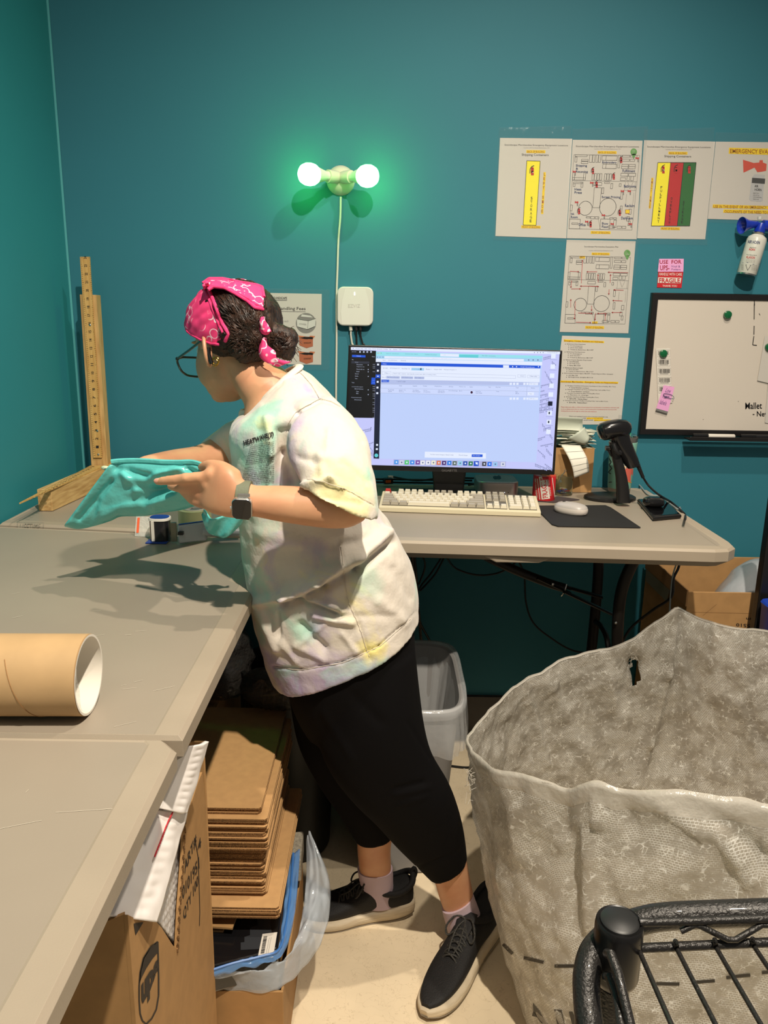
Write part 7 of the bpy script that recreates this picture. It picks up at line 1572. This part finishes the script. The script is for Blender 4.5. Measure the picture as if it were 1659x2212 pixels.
# ---------------------------------------------------------------- running shoes
M_up=mat('black_mesh_upper',(24,23,23),.7,bump=.9,bs=420,bd=.0015);M_sole=mat('worn_cream_foam_sole',(206,190,162),.6,bump=.5,bs=30,bd=.004,stretch=(1,1,7),var=.12,vs=20);M_rub=mat('grey_rubber_outsole',(150,140,124),.7);M_str=mat('sage_grey_stripe',(140,150,142),.5);M_lace=mat('black_flecked_lace',(26,25,25),.7,rgb2=(70,68,62),vs=700,detail=0)
def shoe(heel,toe,tilt,lat,name='shoe'):
    heel,toe=V(heel),V(toe);fx=(toe-heel).normalized();L_=(toe-heel).length;zz=V((0,0,1));fy=zz.cross(fx)*lat  # fy = lateral side
    zz=(zz*math.cos(tilt)+fy*math.sin(tilt)).normalized();fy2=(fy-zz*fy.dot(zz)).normalized()
    def Q(t,y,z): return heel+fx*(t*L_)+fy2*y+zz*z
    W=[(-.015,.012,.03),(0,.028,.012),(.08,.037,.004),(.2,.039,.0),(.35,.037,.0),(.5,.040,.0),(.65,.047,.0),(.78,.047,.001),(.88,.040,.004),(.95,.027,.008),(1.0,.010,.015)]
    hs=[.05,.048,.046,.042,.036,.033,.031,.030,.030,.031,.030]
    rg=[]
    for (t,w_,zb),h_ in zip(W,hs): rg.append((Q(t,0,(zb+h_)/2),fy2*w_,zz*max(.003,(h_-zb)/2),3.4))
    o=MB().loft(dens(rg,4),36).build('sole',M_sole,person,smooth=True,angle=60)
    rg=[(Q(t,0,zb+.002),fy2*(w_*.93),zz*.003,4) for t,w_,zb in W[1:]]
    MB().loft(dens(rg,3),30).build('outsole',M_rub,person,smooth=True)
    U=[(.005,.020,.085),(.05,.031,.088),(.15,.034,.080),(.27,.034,.078),(.38,.034,.090),(.48,.036,.080),(.6,.040,.066),(.72,.041,.054),(.83,.036,.044),(.92,.025,.038),(.975,.010,.034)]
    rg=[(Q(t,0,.03+(h_-.03)/2),fy2*w_,zz*((h_-.02)/2),2.7) for t,w_,h_ in U]
    mu=MB().loft(dens(rg,4),36)
    uo=mu.build('upper',M_up,person,smooth=True)
    cq=[Q(.0,0,.104),Q(.03,.024,.092),Q(.14,.033,.078),Q(.27,.031,.080),Q(.38,.018,.096),Q(.40,0,.102),Q(.38,-.018,.096),Q(.27,-.031,.080),Q(.14,-.033,.078),Q(.03,-.024,.092)]
    MB().tube(cat_rom(cq,5,True),.0075,12,closed=True).build('collar',M_up,person,smooth=True)
    MB().tube(cat_rom([Q(-.01,0,.085),Q(-.03,0,.105),Q(-.012,0,.118),Q(.015,0,.105)],4),.005,10).build('heel_tab',M_up,person,smooth=True)
    MB().loft(dens([(Q(.36,0,.108),fy2*.020,zz*.004+fx*.004,3),(Q(.42,0,.102),fy2*.022,zz*.004+fx*.002,3),(Q(.52,0,.082),fy2*.018,zz*.004,3),(Q(.6,0,.070),fy2*.014,zz*.004,3)],4),20).build('tongue',M_up,person,smooth=True)
    lc_=MB()
    for i in range(6):
        t=.42+i*.042;zt_=.097-i*.0055;lc_.tube(cat_rom([Q(t,.024,zt_-.014),Q(t+.012,.010,zt_+.002),Q(t+.03,-.010,zt_),Q(t+.04,-.024,zt_-.018)],3),.0022,6);lc_.tube(cat_rom([Q(t,-.024,zt_-.014),Q(t+.012,-.010,zt_+.002),Q(t+.03,.010,zt_),Q(t+.04,.024,zt_-.018)],3),.0022,6)
    for s_ in (1,-1):
        lc_.tube(cat_rom([Q(.42,0,.104),Q(.44,-.02*s_,.112),Q(.50,-.036*s_,.095),Q(.53,-.030*s_,.080),Q(.49,-.012*s_,.092),Q(.43,0,.104)],4),.0022,6);lc_.tube(cat_rom([Q(.42,0,.104),Q(.5,.008*s_,.10),Q(.58,.010*s_,.083),Q(.64,.006*s_,.074)],4),.002,6)
    lc_.build('laces',M_lace,person,smooth=True)
    return mu,Q,fy2
mu,Q1,_l=shoe((.292,1.60,.010),(.103,1.318,.0),-.12,1)
bu=bvh_of(mu.mesh('t'));ik=Ink(surf_fn(bu,.0014,1.45))
def z3(x,y): return (680+x*440/1659.,1680+y*532/2006.)
for qd in (((1320,1370),(1405,1320),(1395,1385),(1290,1440)),((1275,1475),(1375,1415),(1365,1465),(1255,1530)),((1245,1565),(1355,1510),(1350,1560),(1225,1615))):
    ik.poly([z3(*p) for p in qd],M_str)
ik.build('side_stripe',person)
shoe((.085,1.645,.0),(-.19,1.585,.0),.0,1)
# ---------------------------------------------------------------- wrist watch
M_band=mat('sage_green_watch_band',(108,112,92),.7,bump=.4,bs=300,bd=.001);M_wcase=mat('silver_watch_case',(200,200,196),.25,metal=.9)
wa,wb_=P(524,1042,y=1.248),P(524,1120,y=1.248);wc=(P(527,1080,y=1.25));wax=(P(560,1083,y=1.25)-P(500,1078,y=1.25)).normalized()
upv=V((0,0,1));upv=(upv-wax*upv.dot(wax)).normalized();outv=wax.cross(upv).normalized()
if outv.y>0: outv=-outv
rg=[(wc+wax*s_,upv*(.0325),outv*(.0275),2.3) for s_ in (-.0105,-.0095,.0095,.0105)]
MB().loft(rg,40).build('watch_band',M_band,person,smooth=True)
fn=surf_fn(bvh_of(MB().loft([(wc+wax*s_,upv*.0335,outv*.0285,2.3) for s_ in (-.03,.03)],40).mesh('t')),0,1.22)
cc=P(523,1098,y=1.219);wz=(outv+V((0,0,-.25))).normalized();wx=(P(545,1101,y=1.219)-P(502,1098,y=1.219)).normalized();wy=wz.cross(wx).normalized();wx=wy.cross(wz)
def wrr(w__,h__,r__): return [cc+wx*a+wy*b for a,b in rrect(w__,h__,r__,6)]
MB().prism([p-wz*.006 for p in wrr(.033,.037,.009)],wz*.010).build('watch_case',M_wcase,person,bevel=.0015,smooth=True)
MB().prism([p+wz*.0038 for p in wrr(.031,.035,.008)],wz*.0016).build('watch_screen',M_gl,person,bevel=.0007,smooth=True)
MB().tube([cc-wx*.0165,cc-wx*.019],.0032,12).build('watch_crown',M_wcase,person,smooth=True)
lgp=P(527,1070,y=1.219);MB().box(lgp,(.02,.004,.006)).build('band_lug',M_wcase,person,bevel=.001)
# nail on the index finger and pale far nail
M_nail=mat('glossy_nude_nail',(214,160,140),.2,coat=.5)
MB().ell(P(339,1038,y=1.286),V((-.006,0,-.0006)),V((0,.0018,0)),V((.0003,0,.0042)),14).build('fingernail',M_nail,person,smooth=True)
MB().ell(P(228,1011,y=1.434),V((-.0085,0,.0012)),V((0,.003,0)),V((.001,0,.0045)),14).build('fingernail',mat('pale_green_nail',(196,206,170),.15,coat=.5),person,smooth=True)
for dx_ in (-2.5,0,2.5): MB().sph(P(229+dx_,1011,y=1.430),.0011,8).build('nail_gem',M_wst,person)
# ---------------------------------------------------------------- hair
M_hair=bpy.data.materials.new('dark_brown_curly_hair');M_hair.use_nodes=True;nt=M_hair.node_tree;b=nt.nodes['Principled BSDF'];b.inputs['Roughness'].default_value=.6
tc=nt.nodes.new('ShaderNodeTexCoord');wv=nt.nodes.new('ShaderNodeTexNoise');wv.inputs['Scale'].default_value=120;wv.inputs['Detail'].default_value=4;wv.inputs['Distortion'].default_value=2.5
mp=nt.nodes.new('ShaderNodeMapping');mp.inputs['Scale'].default_value=(1,1,.35);nt.links.new(tc.outputs['Object'],mp.inputs[0]);nt.links.new(mp.outputs[0],wv.inputs[0])
r=nt.nodes.new('ShaderNodeValToRGB');r.color_ramp.elements[0].color=L((14,8,6));r.color_ramp.elements[1].color=L((78,52,36));r.color_ramp.elements[0].position=.42;r.color_ramp.elements[1].position=.75
nt.links.new(wv.outputs[0],r.inputs[0]);nt.links.new(r.outputs[0],b.inputs['Base Color']);bp=nt.nodes.new('ShaderNodeBump');bp.inputs['Strength'].default_value=.5;bp.inputs['Distance'].default_value=.002;nt.links.new(wv.outputs[0],bp.inputs['Height']);nt.links.new(bp.outputs[0],b.inputs['Normal'])
hr=MB()
hr.ell(H_(-.022,.020,0),fd*.088,lf*.081,up_*.080,32)
for px,py,y,r_ in ((500,672,1.475,.034),(535,690,1.47,.034),(510,718,1.465,.03),(545,725,1.475,.032),(520,745,1.47,.026),(550,755,1.49,.026),(560,700,1.49,.028),(575,720,1.50,.022),(490,735,1.475,.022),(530,765,1.48,.018),(470,660,1.50,.03),(560,665,1.50,.026),(555,640,1.52,.02)): hr.sph(P(px,py,y=y),r_,18)
for px,py,y,r_ in ((610,740,1.50,.026),(622,730,1.50,.020),(600,725,1.50,.022),(598,752,1.50,.018),(618,755,1.50,.018),(588,738,1.50,.02),(626,748,1.49,.012)): hr.sph(P(px,py,y=y),r_,16)
hm=remesh(hr,.004,3)
nv=len(hm.vertices);co_=np.empty(nv*3);hm.vertices.foreach_get('co',co_);co_=co_.reshape(-1,3);no=np.empty(nv*3);hm.vertices.foreach_get('normal',no);no=no.reshape(-1,3)
for i in range(nv):
    p=V(co_[i]);d=.004*noise.noise(V((p.x*40,p.y*40,p.z*40)))+.0035*abs(noise.noise(V((p.x*95+noise.noise(p*30)*4,p.y*95,p.z*45))));co_[i]+=no[i]*d
hm.vertices.foreach_set('co',co_.reshape(-1));hbv=bvh_of(hm);hair=link_mesh(hm,'hair',M_hair,person)
M_strand=mat('brown_hair_strand',(66,42,30),.5,rgb2=(30,18,13),vs=60)
rs=random.Random(33);mb=MB();fh=surf_fn(hbv,.0012,None)
def strand(x0_,y0_,x1_,y1_,am,fr,ph,r_=.0011,n=16):
    pts=[]
    for k in range(n+1):
        t=k/n;dx,dy=x1_-x0_,y1_-y0_;l=math.hypot(dx,dy);o_=am*math.sin(fr*t*6.28+ph);x=x0_+dx*t-dy/l*o_;y=y0_+dy*t+dx/l*o_
        h_=hbv.ray_cast(CAM,ray(x,y).normalized())
        if h_[0] is None:
            if pts: break
            continue
        pts.append(h_[0]-ray(x,y).normalized()*(.001+.0025*math.sin(fr*t*6.28+ph+1.5)))
    if len(pts)>3: mb.tube(pts,[r_]*(len(pts)-1)+[.0003],5)
for i in range(230):
    x0_=rs.uniform(455,575);y0_=rs.uniform(620,730);tx=rs.gauss(565,12);ty=rs.gauss(722,16);strand(x0_,y0_,tx,ty,rs.uniform(1,4.5),rs.uniform(1,3),rs.uniform(0,6),rs.uniform(.0006,.0013))
for i in range(90):
    a=rs.uniform(0,6.28);x0_=608+rs.uniform(4,24)*math.cos(a);y0_=740+rs.uniform(4,24)*math.sin(a);a2=a+rs.uniform(.8,2);strand(x0_,y0_,608+20*math.cos(a2),740+20*math.sin(a2),rs.uniform(2,7),1,rs.uniform(0,6),rs.uniform(.0006,.0012),10)
for i in range(90):
    x0_=rs.uniform(490,560);y0_=rs.uniform(700,750);strand(x0_,y0_,x0_+rs.uniform(-18,22),y0_+rs.uniform(12,38),rs.uniform(2,5),rs.uniform(1,2.5),rs.uniform(0,6),rs.uniform(.0006,.0012))
for i in range(60):   # fly-aways beyond the outline
    a=rs.uniform(-1.3,1.9);c0=P(608+24*math.cos(a),742+24*math.sin(a),y=1.50);d_=V((math.cos(a),rs.uniform(-.3,.3),-math.sin(a)));l_=rs.uniform(.006,.018)
    mb.tube(cat_rom([c0-d_*.006,c0+d_*l_*.5+V((0,0,.003)),c0+d_*l_+V((rs.uniform(-.008,.008),0,rs.uniform(-.01,.004)))],3),.0004,4)
mb.build('curls',M_strand,hair,smooth=True)
tag_=MB().ell(P(486,730,y=1.462),(.0135,0,0),(0,.005,0),(0,0,.0185),20).build('hair_clip',M_blkp,hair,smooth=True)
# ---------------------------------------------------------------- bandana
def bandana_mat():
    m=bpy.data.materials.new('pink_paisley_cotton');m.use_nodes=True;nt=m.node_tree;N=nt.nodes;Lk=nt.links;b=N['Principled BSDF'];b.inputs['Roughness'].default_value=.8
    tc=N.new('ShaderNodeTexCoord');v=N.new('ShaderNodeTexVoronoi');v.inputs['Scale'].default_value=52;Lk.new(tc.outputs['Object'],v.inputs[0])
    r=N.new('ShaderNodeValToRGB');e=r.color_ramp.elements;e[0].position=0;e[0].color=(1,1,1,1);e[1].position=.12;e[1].color=(0,0,0,1)
    for p_,c_ in ((.40,0),(.44,1),(.48,1),(.52,0)): q=e.new(p_);q.color=(c_,c_,c_,1)
    Lk.new(v.outputs['Distance'],r.inputs[0])
    n=N.new('ShaderNodeTexNoise');n.inputs['Scale'].default_value=18;Lk.new(tc.outputs['Object'],n.inputs[0]);rr_=N.new('ShaderNodeMapRange');rr_.inputs[1].default_value=.46;rr_.inputs[2].default_value=.54;Lk.new(n.outputs[0],rr_.inputs[0])
    mu_=N.new('ShaderNodeMath');mu_.operation='MULTIPLY';Lk.new(r.outputs[0],mu_.inputs[0]);Lk.new(rr_.outputs[0],mu_.inputs[1])
    mx=N.new('ShaderNodeMix');mx.data_type='RGBA';Lk.new(mu_.outputs[0],mx.inputs[0]);mx.inputs[6].default_value=L((232,56,118));mx.inputs[7].default_value=L((250,214,226));Lk.new(mx.outputs[2],b.inputs['Base Color']);return m
M_ban=bandana_mat();M_banp=mat('pink_cotton_edge',(232,58,118),.8,bump=.3,bs=300,bd=.001)
# cap shell: part of the head ellipsoid in front of a slanted plane, lifted clear of the hair
wdir=(fd*.80+up_*.42+lf*.02).normalized()
c0=H_(-.010,.018,0)
def inpoly(x,y,pg):
    r=False;j=len(pg)-1
    for i in range(len(pg)):
        if (pg[i][1]>y)!=(pg[j][1]>y) and x<(pg[j][0]-pg[i][0])*(y-pg[i][1])/(pg[j][1]-pg[i][1])+pg[i][0]: r=not r
        j=i
    return r
BP=[(385,716),(385,560),(446,606),(452,628),(462,652),(471,676),(483,700),(497,722),(486,748),(455,745),(432,733),(412,722),(400,712)]
NB=200;MBn=110;vb=[];
for j in range(MBn+1):
    th=math.pi*j/MBn
    for i in range(NB):
        a=2*math.pi*i/NB;d=up_*math.cos(th)+(fd*math.cos(a)+lf*math.sin(a))*math.sin(th)
        vb.append(c0+fd*.102*d.dot(fd)+lf*.093*d.dot(lf)+up_*.086*d.dot(up_)+d*(.0012*math.sin(d.dot(up_)*26+d.dot(fd)*9)+.002*noise.noise(d*6)))
fbn=[]
for j in range(MBn):
    for i in range(NB):
        q=(j*NB+i,j*NB+(i+1)%NB,(j+1)*NB+(i+1)%NB,(j+1)*NB+i);c_=(vb[q[0]]+vb[q[2]])/2;d=(c_-c0).normalized();vis=d.dot((CAM-c_).normalized())>0
        if vis:
            x,y=proj(c_)
            if inpoly(x,y,BP): fbn.append(q)
        elif d.dot(wdir)>-.05 and d.dot(up_)>-.05-.1*d.dot(-fd): fbn.append(q)
mbn=MB();mbn.add(vb,fbn);me_=mbn.mesh('tmp');bm=bmesh.new();bm.from_mesh(me_);bmesh.ops.delete(bm,geom=[v for v in bm.verts if not v.link_faces],context='VERTS')
for _k in range(4): bmesh.ops.smooth_vert(bm,verts=[v for v in bm.verts if v.is_boundary],factor=.5,use_axis_x=True,use_axis_y=True,use_axis_z=True)
bm.to_mesh(me_);bm.free();me_.shade_smooth()
bn=link_mesh(me_,'bandana',M_ban,person);bn.modifiers.new('solid','SOLIDIFY').thickness=.0022
fullb=MB();fullb.add(vb,[(j*NB+i,j*NB+(i+1)%NB,(j+1)*NB+(i+1)%NB,(j+1)*NB+i) for j in range(MBn) for i in range(NB)]);bbv=bvh_of(fullb.mesh('t'))
def onb(x,y,o_=.002):
    r_=ray(x,y).normalized();h1=bbv.ray_cast(CAM,r_);h2=hbv.ray_cast(CAM,r_);ds=[h[3] for h in (h1,h2) if h[0] is not None]
    return CAM+r_*((min(ds) if ds else 1.50)-o_)
def edge(pts,r_,nm='folded_edge',o_=.002):
    out=[]
    for a,b in zip(pts[:-1],pts[1:]):
        for k in range(4): out.append(onb(a[0]+(b[0]-a[0])*k/4,a[1]+(b[1]-a[1])*k/4,o_))
    MB().tube(cat_rom(out,2),r_,8).build(nm,M_banp,bn,smooth=True)
edge([(446,610),(452,628),(462,652),(471,676),(481,700),(494,722),(484,742)],.0036)
edge([(440,616),(446,634),(455,656),(464,680),(474,704),(484,724)],.0026)
edge([(404,714),(412,722),(432,733),(455,742),(480,745)],.0026)
# rear flap of cloth over the crown and far side, standing clear of the hair
ft=[(438,612),(452,602),(482,602),(520,610),(555,616),(566,620),(570,642)]
fb2=[(450,626),(462,619),(486,622),(508,634),(534,650),(550,664),(568,668)]
def flap(u_,v_):
    x=u_*(len(ft)-1);i=min(int(x),len(ft)-2);t=x-i
    ax_,ay_=ft[i][0]*(1-t)+ft[i+1][0]*t,ft[i][1]*(1-t)+ft[i+1][1]*t;bx_,by_=fb2[i][0]*(1-t)+fb2[i+1][0]*t,fb2[i][1]*(1-t)+fb2[i+1][1]*t
    xx,yy=ax_*(1-v_)+bx_*v_,ay_*(1-v_)+by_*v_
    yb_=1.535-.075*v_**.7-.006*math.sin(v_*3.1)+.004*math.sin(u_*9)
    p=P(xx,yy,y=yb_);h=hbv.ray_cast(CAM,ray(xx,yy).normalized())
    if h[0] is not None and h[0].y<yb_+.006: p=P(xx,yy,y=h[0].y-.006)
    return p
MB().grid(flap,48,14).build('rear_flap',M_ban,bn,smooth='all',solid=.0025)
MB().tube([flap(k/40,1)+V((0,-.002,0)) for k in range(41)],.0032,8).build('folded_edge',M_banp,bn,smooth=True)
MB().tube([flap(k/40,.86)+V((0,-.003,0)) for k in range(41)],.0022,8).build('folded_edge',M_banp,bn,smooth=True)
MB().tube([flap(k/40,0) for k in range(41)],.0032,8).build('folded_edge',M_banp,bn,smooth=True)
# knot and tails
def ribbon(pl_,pr_,name='tail'):
    a_=cat_rom([P(*p[:2],y=p[2]) for p in pl_],4);b_=cat_rom([P(*p[:2],y=p[2]) for p in pr_],4)
    MB().grid(lambda u_,v_:lerpl(a_,u_).lerp(lerpl(b_,u_),v_)+V((0,-.006*math.sin(v_*3.1)+.004*math.sin(u_*7+v_*5),0)),24,8).build(name,M_ban,bn,smooth='all',solid=.002)
ribbon([(557,689,1.45),(560,700,1.445),(566,712,1.445),(572,720,1.44)],[(571,684,1.45),(573,695,1.445),(582,706,1.445),(586,716,1.44)])
MB().ell(P(572,712,y=1.447),(.010,0,-.004),(0,.008,0),(.003,0,.009),14).build('knot',M_banp,bn,smooth=True)
ribbon([(560,730,1.455),(560,745,1.45),(559,760,1.445),(566,775,1.445),(585,787,1.45),(600,792,1.455)],[(576,728,1.455),(577,745,1.45),(584,752,1.445),(595,760,1.445),(600,775,1.45),(628,782,1.455)])
# glasses
M_gls=mat('dark_olive_acetate',(58,62,50),.2,coat=.4);hg=P(383,775,y=1.60)
gl=MB().tube([P(434,737,y=1.50),P(408,757,y=1.55),hg],.0019,8,flat=1.5).build('glasses_temple',M_gls,person,smooth=True)
q=[P(a,b,y=c) for a,b,c in ((383,777,1.60),(386,790,1.602),(393,802,1.607),(404,810,1.614),(418,813,1.624),(432,813,1.634),(445,805,1.645),(450,790,1.65),(444,777,1.645),(428,773,1.632),(408,772,1.618),(393,772,1.607))]
MB().tube(cat_rom(q,4,True),.0024,8,closed=True).build('glasses_rim',M_gls,person,smooth=True)
MB().ell(hg,(.004,0,0),(0,.003,0),(0,0,.004),8).build('glasses_hinge',M_blkp,person,smooth=True)
# earbud and gold hoops
e0=P(448,757,y=1.463);e1_=P(457,786,y=1.457)
MB().tube([P(449,752,y=1.465),e0.lerp(e1_,.3),e1_],[.0055,.0042,.0036],12).build('earbud',M_scan,person,smooth=True)
M_gold2=mat('polished_gold',(212,160,60),.2,metal=1)
for k,(a,b) in enumerate(((464,783),(466,779))):
    c_=P(a,b,y=1.458);MB().tube([c_+V((.0064*math.cos(t*.4488),-.002*math.cos(t*.4488),.0068*math.sin(t*.4488))) for t in range(14)],.0009,8,closed=True).build('earring',M_gold2,person,smooth=True)
